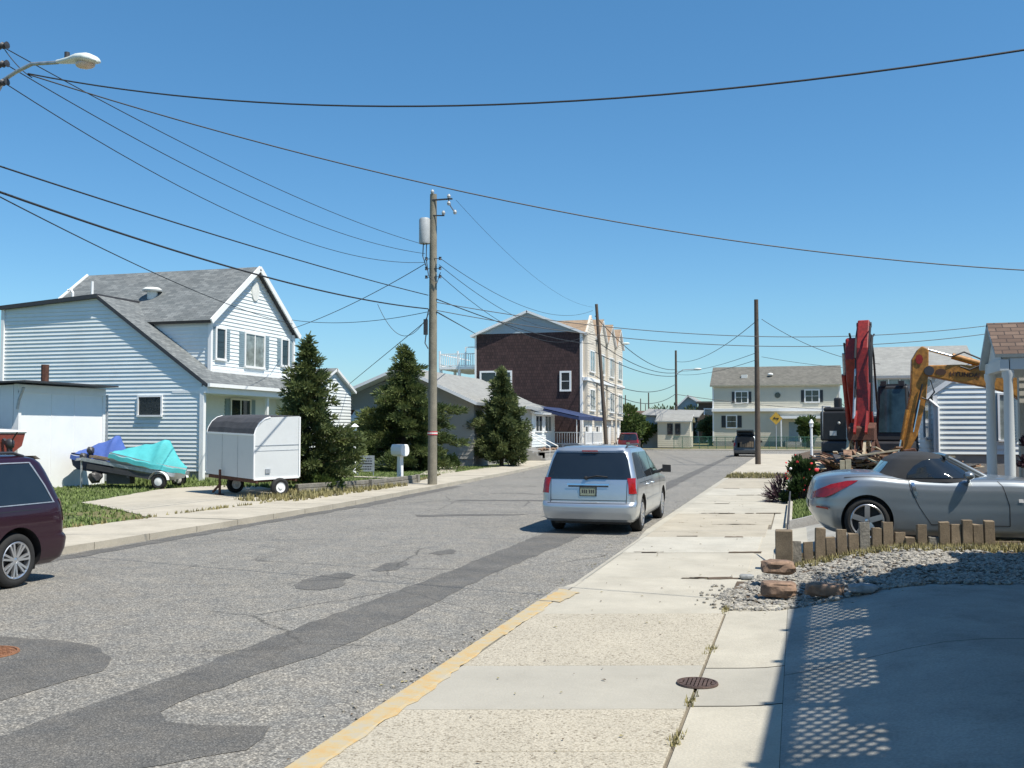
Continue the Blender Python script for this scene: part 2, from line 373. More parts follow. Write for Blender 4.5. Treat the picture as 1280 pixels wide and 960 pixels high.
def flatwall(mb, fr, poly, m=0, t=.16):
    lo = [fr.p(a, 0, z) for a, z in poly]; c = [(a, z) for a, z in poly]
    back = [q-fr.n*t for q in lo]; k = len(lo)
    mb.face(lo, m, c); mb.face(list(reversed(back)), m)
    for i in range(k):
        j = (i+1) % k; mb.face([lo[i], back[i], back[j], lo[j]], m)
    return mb
def window(par, fr, a0, a1, z0, z1, glass='glass', fw=.08, mull=1, bars=0, shut=None, trim='white_trim', out=.085, sill=True):
    f = MB()
    fr.box(f, a0-fw, a1+fw, -.02, out, z1, z1+fw); fr.box(f, a0-fw, a1+fw, -.02, out+(.03 if sill else 0), z0-fw, z0)
    fr.box(f, a0-fw, a0, -.02, out, z0, z1); fr.box(f, a1, a1+fw, -.02, out, z0, z1)
    for k in range(1, mull):
        a = a0+(a1-a0)*k/mull; fr.box(f, a-.03, a+.03, -.02, out-.015, z0, z1)
    if bars:
        zz = (z0+z1)/2; fr.box(f, a0, a1, -.02, out-.022, zz-.022, zz+.022)
    o = f.build('window', trim, par)
    g = MB(); fr.box(g, a0, a1, -.03, .05, z0, z1); g.build('pane', glass, o)
    if shut:
        sw = (a1-a0)/ (2*mull) if mull > 1 else (a1-a0)*.5
        for (b0, b1) in ((a0-fw-sw, a0-fw-.01), (a1+fw+.01, a1+fw+sw)):
            q = MB(); fr.box(q, b0, b1, .0, .055, z0-.04, z1+.04)
            for i in range(int((z1-z0)/.09)): fr.box(q, b0+.04, b1-.04, .055, .065, z0+.03+i*.09, z0+.08+i*.09)
            q.build('shutter', shut, par)
    return o
# ================================================================== THE SETTING
def st(o, kind='structure'): o['kind'] = kind; return o
def sheet(name, pts, z, m, th=0):
    mb = MB()
    if th: mb.hexa([(x, y, z-th) for x, y in pts], [(x, y, z) for x, y in pts])
    else: mb.face([(x, y, z) for x, y in pts])
    return st(mb.build(name, m, weld=True))
CL = [(-20, -11.7), (0, -11.7), (16, -11.6), (24, -11.55), (30, -11.9), (45, -12.8), (58, -13.9), (76, -14.6), (80, -15.2), (84, -17.5), (86, -22)]
def curbL(y):
    for (a, xa), (b, xb) in zip(CL, CL[1:]):
        if a <= y <= b: return xa+(xb-xa)*(y-a)/(b-a)
    return -22
st(MB().face([(-1500, -600, -.06), (1500, -600, -.06), (1500, 2500, -.06), (-1500, 2500, -.06)]).build('ground', 'dry_grass'))
rd = MB(); ys = [-20+i*4 for i in range(27)]
for a, b in zip(ys, ys[1:]):
    rd.face([(curbL(a)-.05, a, 0), (-2.75, a, 0), (-2.75, b, 0), (curbL(b)-.05, b, 0)])
rd.face([(-90, 84, .003), (60, 84, .003), (60, 98.6, .003), (-90, 98.6, .003)])
st(rd.build('road', 'asphalt'))
# long trench repair and other dark repairs in the road, each a thin raised skin with a ragged edge
def ragged(pts, seed, amp=.05, step=.25):
    rnd = random.Random(seed); out = []
    for (x0, y0), (x1, y1) in zip(pts, pts[1:]+pts[:1]):
        L_ = math.hypot(x1-x0, y1-y0); n = max(1, int(L_/step))
        for k in range(n):
            t = k/n; out.append((x0+(x1-x0)*t+rnd.uniform(-amp, amp), y0+(y1-y0)*t+rnd.uniform(-amp, amp)))
    return out
def poly_sheet(name, pts, z, m, tg=True):
    bm = bmesh.new(); vs = [bm.verts.new((x, y, z)) for x, y in pts]
    es = [bm.edges.new((vs[i], vs[(i+1) % len(vs)])) for i in range(len(vs))]
    bmesh.ops.triangle_fill(bm, use_beauty=True, use_dissolve=False, edges=es)
    for f in bm.faces:
        f.normal_update()
        if f.normal.z < 0: f.normal_flip()
    me = bpy.data.meshes.new(name); bm.to_mesh(me); bm.free(); me.materials.append(MT[m])
    o = bpy.data.objects.new(name, me); col.objects.link(o); return st(o) if tg else o
poly_sheet('road_patch', ragged([(-5.2, 3.0), (-5.15, 5.6), (-5.02, 6.8), (-5.02, 8.7), (-4.92, 11.1), (-4.87, 13.6), (-4.85, 17), (-4.8, 22), (-4.85, 30), (-4.9, 45), (-5.0, 60), (-5.1, 80), (-4.75, 80), (-4.6, 60), (-4.4, 45), (-4.2, 30), (-4.0, 22), (-4.05, 17), (-4.2, 13.2), (-4.14, 11.6), (-4.13, 9.4), (-4.18, 8.26), (-4.41, 7.3), (-4.5, 6.31), (-4.25, 6.1), (-3.5, 6.2), (-3.4, 5.7), (-3.9, 5.2), (-4.45, 5.0), (-4.4, 3)], 1, .035, .22), .004, 'patch_asphalt')
poly_sheet('road_patch', ragged([(-6.0, 5.6), (-5.82, 6.25), (-5.78, 6.7), (-5.7, 7.2), (-5.95, 7.7), (-6.31, 8.0), (-7.05, 8.2), (-7.8, 8.1), (-8.6, 7.4), (-8.4, 6.3), (-7.3, 5.7)], 2, .03, .2), .004, 'patch_asphalt')
poly_sheet('road_patch', ragged([(-6.5, 4.2), (-6.2, 5.0), (-5.15, 5.55), (-5.15, 3.6), (-6.2, 3.2)], 12, .04, .2), .0055, 'patch_asphalt')
poly_sheet('road_patch', ragged([(-6.4, 11.9), (-6.2, 11.6), (-5.9, 11.6), (-5.75, 11.9), (-5.8, 12.2), (-5.95, 12.35), (-6.0, 12.9), (-6.25, 13.1), (-6.45, 12.8), (-6.5, 12.3)], 3, .03, .12), .004, 'patch_asphalt')
poly_sheet('road_patch', ragged([(-6.0, 13.5), (-5.8, 13.35), (-5.65, 13.6), (-5.7, 14.2), (-5.9, 14.5), (-6.1, 14.2)], 4, .03, .12), .004, 'patch_asphalt')
poly_sheet('road_patch', ragged([(-5.9, 15.5), (-5.65, 15.35), (-5.5, 15.6), (-5.55, 16.0), (-5.75, 16.15)], 5, .03, .1), .004, 'patch_asphalt')
poly_sheet('road_patch', ragged([(-9.6, 27), (-4.9, 28.2), (-4.9, 28.6), (-9.4, 27.6)], 6, .08, .3), .004, 'patch_asphalt')
poly_sheet('road_patch', ragged([(-8.6, 22), (-6.4, 23), (-6.3, 23.4), (-8.8, 22.5)], 7, .08, .3), .004, 'patch_asphalt')
poly_sheet('road_patch', ragged([(-11.5, 12), (-11.1, 12), (-11.15, 24), (-11.5, 24)], 9, .06, .3), .004, 'patch_asphalt')
poly_sheet('road_patch', ragged([(-11.5, 24), (-11.0, 24), (-11.6, 34), (-12.0, 34)], 10, .06, .3), .004, 'patch_asphalt')
# cracks sealed with tar
rnd = random.Random(5)
for q in range(9):
    y0 = rnd.uniform(30, 78); x0 = rnd.uniform(-11, -4); pts = [(x0+i*.5, y0+rnd.uniform(-.25, .25)) for i in range(6)]
    poly_sheet('road_crack', [(x, y) for x, y in pts]+[(x, y+.10) for x, y in reversed(pts)], .0042, 'patch_asphalt')
# ---- left pavement
IN = [(-20, -13.95), (0, -13.95), (16, -13.85), (24, -13.5), (32, -13.2), (40, -14.7), (45, -15.1), (58, -15.9), (76, -16.9), (80, -17.6), (84, -19.6), (86, -24)]
def inL(y):
    for (a, xa), (b, xb) in zip(IN, IN[1:]):
        if a <= y <= b: return xa+(xb-xa)*(y-a)/(b-a)
    return -24
y = -20.; lp = MB(); rnd = random.Random(3); k = 0
while y < 83:
    L_ = 1.5 if y < 50 else 3.0; y2 = min(84, y+L_-.02); dz = rnd.uniform(-.006, .006)
    lo = [(inL(y), y), (curbL(y), y), (curbL(y2), y2), (inL(y2), y2)]
    lp.hexa([(a, b, -.04) for a, b in lo], [(a, b, .12+dz) for a, b in lo], 0); y += L_
st(lp.build('left_sidewalk', ['far_concrete']))
st(MB().grid([[(inL(a)+.1, a, .10), (curbL(a)-.03, a, .10)] for a in range(-20, 85, 4)]).build('sidewalk_bed', 'joint'))
# left lots
ll = MB()
ll.grid([[(-90, a, .09), (inL(a)+.02, a, .09)] for a in range(-20, 85, 4)]); st(ll.build('left_lot_ground', 'grass'))
PAD = [(-18.3, 22.3), (-15.8, 20.6), (-13.75, 19.0), (-13.55, 21), (-13.45, 24.6), (-14.2, 27.2), (-18.2, 30.7), (-19.2, 31), (-20.0, 28.2)]
poly_sheet('trailer_pad', ragged(PAD, 55, .06, .4), .112, 'far_concrete')
poly_sheet('bare_patch', ragged([(-16.5, 19.2), (-14.3, 18.6), (-14.0, 20.1), (-15.8, 21.2)], 21, .3, .4), .0965, 'dry_grass')
sheet('front_walk', [(-13.9, 40.4), (-14.9, 42.6), (-18.0, 52), (-19.2, 52), (-15.6, 40)], .124, 'far_concrete')
poly_sheet('bare_soil', ragged([(-16.2, 42.5), (-15.7, 46), (-16.3, 49.8), (-17.6, 49.8), (-17.0, 44)], 22, .1, .4), .1, 'soil')
sheet('house_path', [(-19.2, 37.5), (-15.5, 36.7), (-15.5, 37.3), (-19.2, 38.3)], .13, 'far_concrete')
# ---- right pavement: slabs laid askew to the kerb
TS = math.tan(R(16.5))
def yj(Yc, X): return Yc+(X+1.8)*TS
J = [-2, -.4, 1.1, 2.5, 3.9, 4.75, 5.78, 6.72, 8.05, 10.42, 13.0, 15.8, 18.2, 20.6, 23.4, 26.5, 30, 33.5, 37, 40.5]
def xj(y): return -.75+.4*max(0, min(1, (y-9)/22))
for i in range(len(J)-1):
    a, b = J[i]+.006, J[i+1]-.006; g = .012
    m = 'smooth_concrete' if i in (7,) else 'aggregate_concrete' if i < 9 else ('concrete', 'concrete_b', 'concrete_c', 'concrete', 'concrete_b')[(i*7) % 5]; b -= .02*(i >= 9)
    xr_ = xj((a+b)/2)-g
    lo = [(-2.66, yj(a, -2.66)), (xr_, yj(a, xr_)), (xr_, yj(b, xr_)), (-2.66, yj(b, -2.66))]
    dz = rnd.uniform(-.004, .004)*(i > 9)
    st(MB().hexa([(x, y_, 0) for x, y_ in lo], [(x, y_, .12+dz) for x, y_ in lo]).build('sidewalk_slab', m, bevel=.006))
# kerb: painted near, plain beyond; a dropped kerb past the paint
kb = MB(); ky = [-4, 0, 2, 4, 5, 6, 7, 8, 9, 10, 11, 11.95]
def kz(y): return .125 if y < 11.9 else .05 if y < 19 else .11
kb.grid([[(-2.87, a, -.02), (-2.85, a, .10), (-2.83, a, .124), (-2.67, a, .126), (-2.668, a, 0)] for a in ky]); st(kb.build('kerb', 'kerb_side'))
pts = []; rnd = random.Random(8)
yy = 2.0
while yy < 10.9: pts.append((-2.655+rnd.uniform(-.02, .02)+.02*math.sin(yy*2)+.07*max(0, (7.5-yy)/5), yy)); yy += .12
kp = MB(); kp.grid([[(-2.86, y_, .06), (-2.848, y_, .112), (-2.826, y_, .1275), (-2.668, y_, .1285), (x_, y_, .1235)] for x_, y_ in pts]); st(kp.build('kerb_marking', 'kerb_paint'))
st(poly_sheet('kerb_marking', ragged([(-2.8, 10.95), (-2.55, 10.9), (-2.50, 11.6), (-2.78, 11.8)], 31, .02, .1), .1282, 'kerb_paint'))
kb2 = MB(); kb2.grid([[(-2.87, a, -.02), (-2.86, a, h-.01), (-2.8, a, h), (-2.65, a, .12)] for a, h in [(11.95, .12), (12.6, .03), (18.5, .03), (19.5, .10), (41, .10)]]); st(kb2.build('kerb', 'concrete'))
st(MB().grid([[(-2.66, a, .095), (.2, a, .095)] for a in range(-4, 46, 2)]).build('sidewalk_bed', 'joint'))
# grime lying in the joints and worn spots
rnd = random.Random(77)
for i in range(34):
    yc = rnd.choice(J[10:])+rnd.gauss(0, .03); x0 = rnd.uniform(-2.5, -.9); l = rnd.uniform(.15, .6); wd = rnd.uniform(.015, .012+.0035*yc)
    poly_sheet('joint_grime', ragged([(x0, yj(yc, x0)-wd), (x0+l, yj(yc, x0+l)-wd), (x0+l, yj(yc, x0+l)+wd), (x0, yj(yc, x0)+wd)], i, .02, .08), .1265, 'soil')
# second column of slabs, sloping up into the drive
def strip(name, y0, y1, x0, x1, m, n=14, dz=0, sk=TS):
    mb = MB(); rows = []
    for i in range(n+1):
        x = x0+(x1-x0)*i/n
        rows.append([(x, y0+(x+1.8)*sk+.006, zr(x)+dz), (x, y1+(x+1.8)*sk-.006, zr(x)+dz)])
    mb.grid(list(reversed(rows))); return st(mb.build(name, m, smooth=True))
strip('drive_slab', 6.78, 7.92, -.735, -.12, 'smooth_concrete', 4, .001)
for a, b in ((-2, 1.2), (1.2, 4.2), (4.2, 6.77)): strip('drive_slab', a, b, -.735, -.12, 'concrete', 4, .001)
strip('drive_slab', 7.93, 10.9, -.735, -.12, 'concrete', 4, .001)
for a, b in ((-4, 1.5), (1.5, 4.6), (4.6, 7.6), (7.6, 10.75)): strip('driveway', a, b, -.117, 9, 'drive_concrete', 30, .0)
# land under and beyond
rt_ = MB(); xs = [-.9+i*.15 for i in range(24)]+[4, 8, 20, 60]
rt_.grid([[(x, a, zr(x)-.03) for x in xs] for a in [-20, 0, 10, 15, 20, 30, 45, 60, 82]]); st(rt_.build('right_lot_ground', 'soil', smooth=True))
sheet('sidewalk_far', [(-2.85, 44.5), (-.3, 45.6), (-.1, 82), (-2.85, 82)], .12, 'far_concrete', .14)
poly_sheet('worn_verge', ragged([(-2.85, 40.9), (-.35, 41.8), (.3, 45.8), (-2.85, 44.6)], 33, .1, .4), .09, 'dry_grass')
def tsheet(name, x0, x1, y0, y1, m, dz, n=12, ny=2, sk=0):
    mb = MB(); mb.grid([[(x0+(x1-x0)*i/n, y0+(y1-y0)*j/ny+((x0+(x1-x0)*i/n))*sk, zr(x0+(x1-x0)*i/n)+dz) for i in range(n+1)] for j in range(ny+1)]); return st(mb.build(name, m, smooth=True))
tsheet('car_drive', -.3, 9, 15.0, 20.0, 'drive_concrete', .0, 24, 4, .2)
tsheet('sidewalk_edge', -.36, .15, 14.2, 19.8, 'concrete', .006, 3, 4, .1)
tsheet('lawn', -.1, 3.5, 20.6, 27.5, 'grass', .02, 14, 4)
lk = MB(); xs = [-.2+i*.12 for i in range(12)]
for a, b in zip(xs, xs[1:]):
    lk.hexa([(a, 20.1+a*.9, 0), (b, 20.1+b*.9, 0), (b, 20.25+b*.9, 0), (a, 20.25+a*.9, 0)], [(a, 20.1+a*.9, zr(a)+.16), (b, 20.1+b*.9, zr(b)+.16), (b, 20.25+b*.9, zr(b)+.16), (a, 20.25+a*.9, zr(a)+.16)])
st(lk.build('lawn_kerb', 'block'))
le = MB(); le.box(-.24, -.12, 20.3, 26.5, 0, .22); st(le.build('lawn_kerb', 'concrete', bevel=.01))
wk = MB(); ys2 = [12.9, 14, 16, 18, 20]
wk.grid([[(-.74, y_, .1125), (-.36, y_, .1135), (-.2, y_, .114)] for y_ in ys2]); wk.grid([[(-.5, y_, .113), (-.13, y_, .114)] for y_ in (20, 24, 30, 41)]); st(wk.build('sidewalk_edge', 'concrete'))
# gravel bed
GB = [(-.9, 11.7), (-.72, 10.95), (-.3, 10.95), (.45, 11.15), (1.3, 11.35), (2.3, 11.6), (4.5, 12.1), (4.5, 15.6), (2.9, 15.3), (1.5, 15.1), (-.1, 14.75), (-.45, 13.6)]
gb = MB()
def gz(x, y): return zr(x)-.035+.075*max(0, min(1, (y-11.2-.2*x)/1.2))-.02
rows = []
for j in range(15):
    t = j/14; rows.append([(x, (11.0+.25*(x+.3))*(1-t)+(15.0+.12*x)*t, (zr(x)+.004) if j == 0 else (gz(x, (11.0+.25*(x+.3))*(1-t)+(15.0+.12*x)*t) if not (x < -.3 and j > 7+6*(x+.75)) else .02)) for x in [-.75+k*.15 for k in range(37)]])
gb.grid(rows); st(gb.build('gravel_bed', 'soil', smooth=True))
rnd = random.Random(11); gv = MB()
def inpoly(x, y, P):
    c = False
    for (x1, y1), (x2, y2) in zip(P, P[1:]+P[:1]):
        if (y1 > y) != (y2 > y) and x < (x2-x1)*(y-y1)/(y2-y1)+x1: c = not c
    return c
cnt = 0
while cnt < 6800:
    x = rnd.uniform(-.95, 4.3); y = rnd.uniform(10.9, 15.5)
    if not inpoly(x, y, GB): continue
    if y > 13.9+.1*x and rnd.random() < .55: continue
    if x > 2.6 and rnd.random() < .4: continue
    r = rnd.choice((.012, .018, .024, .03, .04))*rnd.uniform(.8, 1.2)
    gv.blob((x, y, (max(gz(x, y), zr(x)-.01) if y > 11.1+.25*(x+.3) else zr(x)+.01)+rnd.uniform(-.01, .012)), r, 1, cnt, .28, (rnd.uniform(.8, 1.5), rnd.uniform(.8, 1.4), rnd.uniform(.5, .8)))
    cnt += 1
for k in range(120):
    x = rnd.gauss(-.8, .12); y = rnd.uniform(10.9, 12.6); gv.blob((x, y, .13), rnd.uniform(.012, .025), 1, k, .25, (1, 1, .7))
for k in range(60):
    x = rnd.gauss(-3.05, .12); y = rnd.uniform(6.5, 9.8); gv.blob((x, y, .01), rnd.uniform(.008, .02), 1, k, .25, (1, 1, .7))
st(gv.build('gravel', 'pebble'), 'stuff')
# grass tufts
def tufts(name, n, gen, m, h=(.05, .12), seed=1, wd=.012):
    rnd = random.Random(seed); g = MB()
    for _ in range(n):
        q = gen(rnd)
        if q is None: continue
        x, y, z = q
        for b in range(5):
            a = rnd.uniform(0, 6.28); hh = rnd.uniform(*h); lean = rnd.uniform(.1, .7)*hh; dx, dy = math.cos(a), math.sin(a)
            bx, by = x+rnd.uniform(-.03, .03), y+rnd.uniform(-.03, .03)
            g.face([(bx-dy*wd, by+dx*wd, z), (bx+dy*wd, by-dx*wd, z), (bx+dx*lean, by+dy*lean, z+hh)])
    return st(g.build(name, m), 'stuff')
tufts('grass', 9000, lambda r: (lambda x, y: (x, y, .09) if x < inL(y)-.05 and not inpoly(x, y, PAD) and not (x > -15.5 and y > 24) else None)(r.uniform(-27, -13.8), r.uniform(16, 33)), 'blade', (.03, .09), 1, .018)
tufts('grass', 5000, lambda r: (lambda x, y: (x, y, .1))(r.uniform(-20.5, -14.9), r.uniform(33, 50)), 'blade', (.03, .06), 2, .015)
tufts('weeds', 700, lambda r: (lambda x, y: (x, y, .11))(r.uniform(-15, -12.9), r.uniform(24, 32)), 'dry_blade', (.06, .2), 3, .02)
tufts('weeds', 260, lambda r: (lambda y: (inL(y)+r.gauss(0, .05), y, .10))(r.uniform(14, 40)), 'dry_blade', (.04, .12), 4, .02)
tufts('weeds', 1500, lambda r: (lambda x, t: (x, 14.0+.12*x+t, gz(x, 14.4)+.0))(r.uniform(-.3, 4), r.uniform(0, .9)), 'dry_blade', (.04, .09), 5, .008)
tufts('grass', 2200, lambda r: (lambda x, y: (x, y, zr(x)+.02))(r.uniform(-.1, 2), r.uniform(20.9, 27)), 'blade', (.04, .10), 6, .012)
tufts('weeds', 400, lambda r: (lambda x, y: (x, y, .09))(r.uniform(-2.8, 0), r.uniform(41, 45)), 'dry_blade', (.05, .16), 7, .02)
tufts('weeds', 60, lambda r: (-.75+r.gauss(0, .015), r.choice([6.3, 7.2, 8.9, 10.9, 11.0])+r.gauss(0, .10), .118), 'dry_blade', (.015, .05), 8, .006)
tufts('weeds', 900, lambda r: (r.uniform(-26, -22), r.uniform(30.5, 33.2), .1), 'blade', (.1, .3), 9, .02)
tufts('weeds', 300, lambda r: (r.uniform(-22, -17), r.uniform(29.5, 33), .1), 'blade', (.08, .2), 10, .02)
# land across the cross street
sheet('far_lots', [(-120, 99.8), (90, 99.8), (90, 400), (-120, 400)], .10, 'dry_grass')
sheet('far_sidewalk', [(-100, 98.6), (60, 98.6), (60, 100.2), (-100, 100.2)], .12, 'far_concrete', .14)
sheet('corner_lot', [(-60, 60), (-24.5, 82), (-24, 84), (-60, 84)], .1, 'dry_grass')

# litter: leaves, twigs and chips blown against the kerbs
rnd = random.Random(41); lt = MB()
for i in range(420):
    k = rnd.random()
    if k < .45: x = -2.95-abs(rnd.gauss(0, .12)); y = rnd.uniform(4.5, 30); z = .008
    elif k < .7: x = rnd.uniform(-2.5, -.8); y = rnd.uniform(5.5, 30); z = .129
    else: x = rnd.uniform(-.9, 3.5); y = rnd.uniform(10.6, 15); z = max(gz(x, y), zr(x))+.025 if x > -.6 else .131
    a = rnd.uniform(0, 6.28); l = rnd.uniform(.008, .028); c, s_ = math.cos(a)*l, math.sin(a)*l
    lt.face([(x-c, y-s_, z), (x+s_*.5, y-c*.5, z+.006), (x+c, y+s_, z+.002), (x-s_*.5, y+c*.5, z+.007)], i % 2)
st(lt.build('leaf_litter', ['soil', 'dry_blade']), 'stuff')
# ================================================================== BUILDINGS
# ---- white two storey house, left
def house_white():
    H = thing('white_house', 'white two storey clapboard house with steep grey shingle roof and front gable', 'house', (0, 0, 0))
    Y0 = 33.4; fs = Fr((-31.4, Y0), (1, 0), (0, -1))
    P = [(0, .45), (9.4, .45), (9.4, 3.87), (4.7, 7.25), (4.5, 7.36), (0, 7.05)]
    mb = MB(); siding(mb, fs, P, .155, .036)
    # step at the porch corner: return wall
    fr = Fr((-22.0, Y0), (0, 1), (1, 0)); fr2 = Fr((-23.3, Y0), (0, 1), (1, 0))
    siding(mb, fr2, [(.1, .3), (8.3, .3), (8.3, 3.7), (.1, 3.7)], .155, .03)
    # upper front gable wall
    fg = Fr((-22.6, 34.8), (0, 1), (1, 0)); A = 3.38
    siding(mb, fg, [(0, 4.35), (6.75, 4.35), (6.75, 6.6), (A, 9.0), (0, 6.6)], .155, .03)
    fd = Fr((-31, 34.8), (1, 0), (0, -1)); siding(mb, fd, [(0, 4.2), (8.4, 4.2), (8.4, 6.6), (0, 6.6)], .155, .03)
    fb = Fr((-31.4, 41.55), (1, 0), (0, 1)); flatwall(mb, fb, [(0, .1), (8.2, .1), (8.8, 6.6), (0, 6.6)])
    mb.box(-31.5, -31.3, 33.5, 41.4, .1, 7.0)
    mb.build('wall', 'white_siding', H)
    f = MB(); f.box(-31.4, -22.02, 33.42, 33.7, .05, .45); f.box(-23.5, -23.32, 33.7, 41.5, .05, .32); f.build('foundation', 'foundation', H)
    # roofs
    rf = MB()
    rf.slab([(-21.65, 33.25, 3.80), (-21.65, 43.2, 3.80), (-26.75, 43.2, 7.42), (-26.75, 33.25, 7.42)], .14, 0, 1)   # long front slope
    rf.slab([(-31.5, 33.2, 7.13), (-26.72, 33.2, 7.46), (-26.72, 37, 7.50), (-31.5, 37, 7.17)], .16, 1, 1)               # low roof of the side wing
    E_ = .28
    rf.slab([(-22.35, 34.8-E_, 6.42), (-31.2, 34.8-E_, 6.42), (-31.2, 38.18, 9.12), (-22.35, 38.18, 9.12)], .13, 0, 1)
    rf.slab([(-31.2, 41.55+E_, 6.42), (-22.35, 41.55+E_, 6.42), (-22.35, 38.18, 9.12), (-31.2, 38.18, 9.12)], .13, 0, 1)
    r = rf.build('roof', ['shingle_grey', 'dark_metal'], H)
    v = MB(); v.lathe([(0, .20), (.30, .17), (.42, .08), (.40, .02), (.22, 0), (.2, -.4)], (-26.4, 36.3, 7.93), n=22); v.build('vent', 'vent_white', r, smooth=True)
    t = MB()
    for (x0, y0, z0, x1, y1, z1) in ((-22.33, 34.5, 6.36, -22.33, 38.18, 9.05), (-22.33, 41.85, 6.36, -22.33, 38.18, 9.05), (-31.2, 34.5, 6.36, -31.2, 38.18, 9.09)):
        t.bar((x0, y0, z0), (x1, y1, z1), .06, .22)
    t.bar((-22.55, 34.78, 4.3), (-22.55, 34.78, 6.45), .14, .14); t.bar((-22.55, 41.57, 4.3), (-22.55, 41.57, 6.45), .14, .14)
    t.bar((-22.5, 34.8, 4.40), (-22.5, 41.6, 4.40), .1, .16)
    t.bar((-21.6, 33.25, 3.76), (-21.6, 43.2, 3.76), .10, .14)      # front gutter
    t.bar((-21.95, 33.4, .1), (-21.95, 33.4, 3.7), .17, .17); t.bar((-21.95, 38.2, .1), (-21.95, 38.2, 3.7), .12, .12)
    t.bar((-23.22, 33.6, .1), (-23.22, 33.6, 3.7), .12, .12)
    t.box(-23.3, -21.92, 33.36, 43, 3.46, 3.57); t.box(-21.9, -21.7, 33.3, 43, 3.45, 3.75)
    t.bar((-31.35, 33.34, .4), (-31.35, 33.34, 7.05), .14, .1)
    # white stacks behind the parapet
    t.build('trim', 'white_trim', H)
    pp = MB()
    pp.tube([(-30.2, 36, 7.1), (-30.2, 36, 8.0), (-30.3, 36, 8.14), (-30.45, 36, 8.12)], .055); pp.build('vent_pipe', 'white_trim', r); pp = MB(); pp.tube([(-29.2, 36, 7.1), (-29.2, 36, 8.45)], .055); pp.build('vent_pipe', 'white_trim', r)
    window(H, fs, 6.62, 7.62, 2.62, 3.32, fw=.07)
    window(H, fg, .42, 1.02, 4.95, 6.15, shut='shutter_blue', fw=.09)
    window(H, fg, 2.62, 4.12, 4.78, 6.15, 'curtain_glass', mull=2, shut='shutter_blue', fw=.09)
    window(H, fg, 5.72, 6.3, 5.0, 6.15, shut='shutter_blue', fw=.09)
    window(H, fr2, 4.1, 5.6, 2.2, 3.32, mull=2, shut='shutter_blue', fw=.08)
    o = MB(); fr3 = fg
    ring = [fr3.p(A-.0+.30*math.cos(a), .07, 8.05+.42*math.sin(a)) for a in [i*math.pi/10 for i in range(20)]]
    ring2 = [q-Vector((.07, 0, 0)) for q in ring]; o.hexa(ring2, ring); o.build('gable_vent', 'vent_white', H)
    # block door on the porch wall
    d = MB(); fr2.box(d, 1.2, 2.1, 0, .06, .35, 2.4); dd = d.build('door', 'white_trim', H)
    k = MB(); k.lathe([(0, 0), (.03, .01), (.03, .04), (0, .05)], fr2.p(1.98, .06, 1.35), 'x', 8); k.build('handle', 'chrome', dd)
    # small rear gable wing beyond the tree
    B = thing('rear_cottage', 'small white clapboard gable end rising behind the left conifer', 'house')
    fw = Fr((-21.5, 41.4), (0, 1), (1, 0)); m = MB(); siding(m, fw, [(0, .1), (4.2, .1), (4.2, 4.05), (2.3, 4.85), (0, 4.0)], .155, .03)
    m.box(-24.5, -21.7, 41.45, 45.5, .1, 3.95); m.build('wall', 'white_siding', B)
    q = MB(); q.slab([(-21.3, 45.9, 3.95), (-25, 45.9, 3.95), (-25, 43.7, 5.02), (-21.3, 43.7, 5.02)], .12, 0, 1); q.slab([(-25, 41.3, 3.95), (-21.3, 41.3, 3.95), (-21.3, 43.7, 5.02), (-25, 43.7, 5.02)], .12, 0, 1)
    q.build('roof', ['shingle_grey', 'white_trim'], B)
house_white()
# ---- low white garage
def garage():
    H = thing('white_garage', 'low white flat roofed garage in front of the clapboard side wall', 'garage')
    X = -24.0; f = Fr((X, 26.2), (0, 1), (1, 0)); s = Fr((-30.5, 26.2), (1, 0), (0, -1))
    m = MB(); flatwall(m, f, [(0, .1), (4.15, .1), (4.15, 3.52), (0, 3.52)]); flatwall(m, s, [(0, .1), (6.32, .1), (6.32, 3.5), (0, 3.3)])
    m.box(-30.5, -30.3, 26.4, 30.2, .1, 3.4); m.box(-30.3, -24.2, 30.15, 30.34, .1, 3.4); m.build('wall', 'white_wall', H)
    r = MB(); r.hexa([(-30.7, 25.9, 3.42), (-23.45, 25.9, 3.57), (-23.45, 30.4, 3.57), (-30.7, 30.4, 3.42)], [(-30.7, 25.9, 3.47), (-23.45, 25.9, 3.62), (-23.45, 30.4, 3.62), (-30.7, 30.4, 3.47)])
    o = r.build('roof', 'dark_metal', H)
    c = MB(); c.tube([(-25.6, 29.2, 3.6), (-25.6, 29.2, 4.35)], .13); c.build('flue', 'rust', o)
    c = MB(); c.tube([(-26.6, 27.2, 3.6), (-26.6, 27.2, 4.5)], .07); c.build('flue', 'rust', o)
    t = MB(); f.box(t, .0, 4.15, 0, .05, 3.25, 3.5); f.box(t, 0, .12, 0, .04, .1, 3.3); f.box(t, 1.5, 1.53, 0, .012, .1, 3.25); f.box(t, 4.03, 4.17, 0, .04, .1, 3.3); f.box(t, 2.6, 2.63, 0, .012, .1, 3.25)
    t.build('trim', 'white_trim', H)
    g = MB(); g.tube([f.p(4.22, .06, .2), f.p(4.22, .06, 3.3)], .04); g.tube([f.p(-.08, .3, 3.4), f.p(-.08, .12, 3.0), f.p(-.08, .06, 2.7)], .045); g.build('downpipe', 'galvanised', H)
garage()
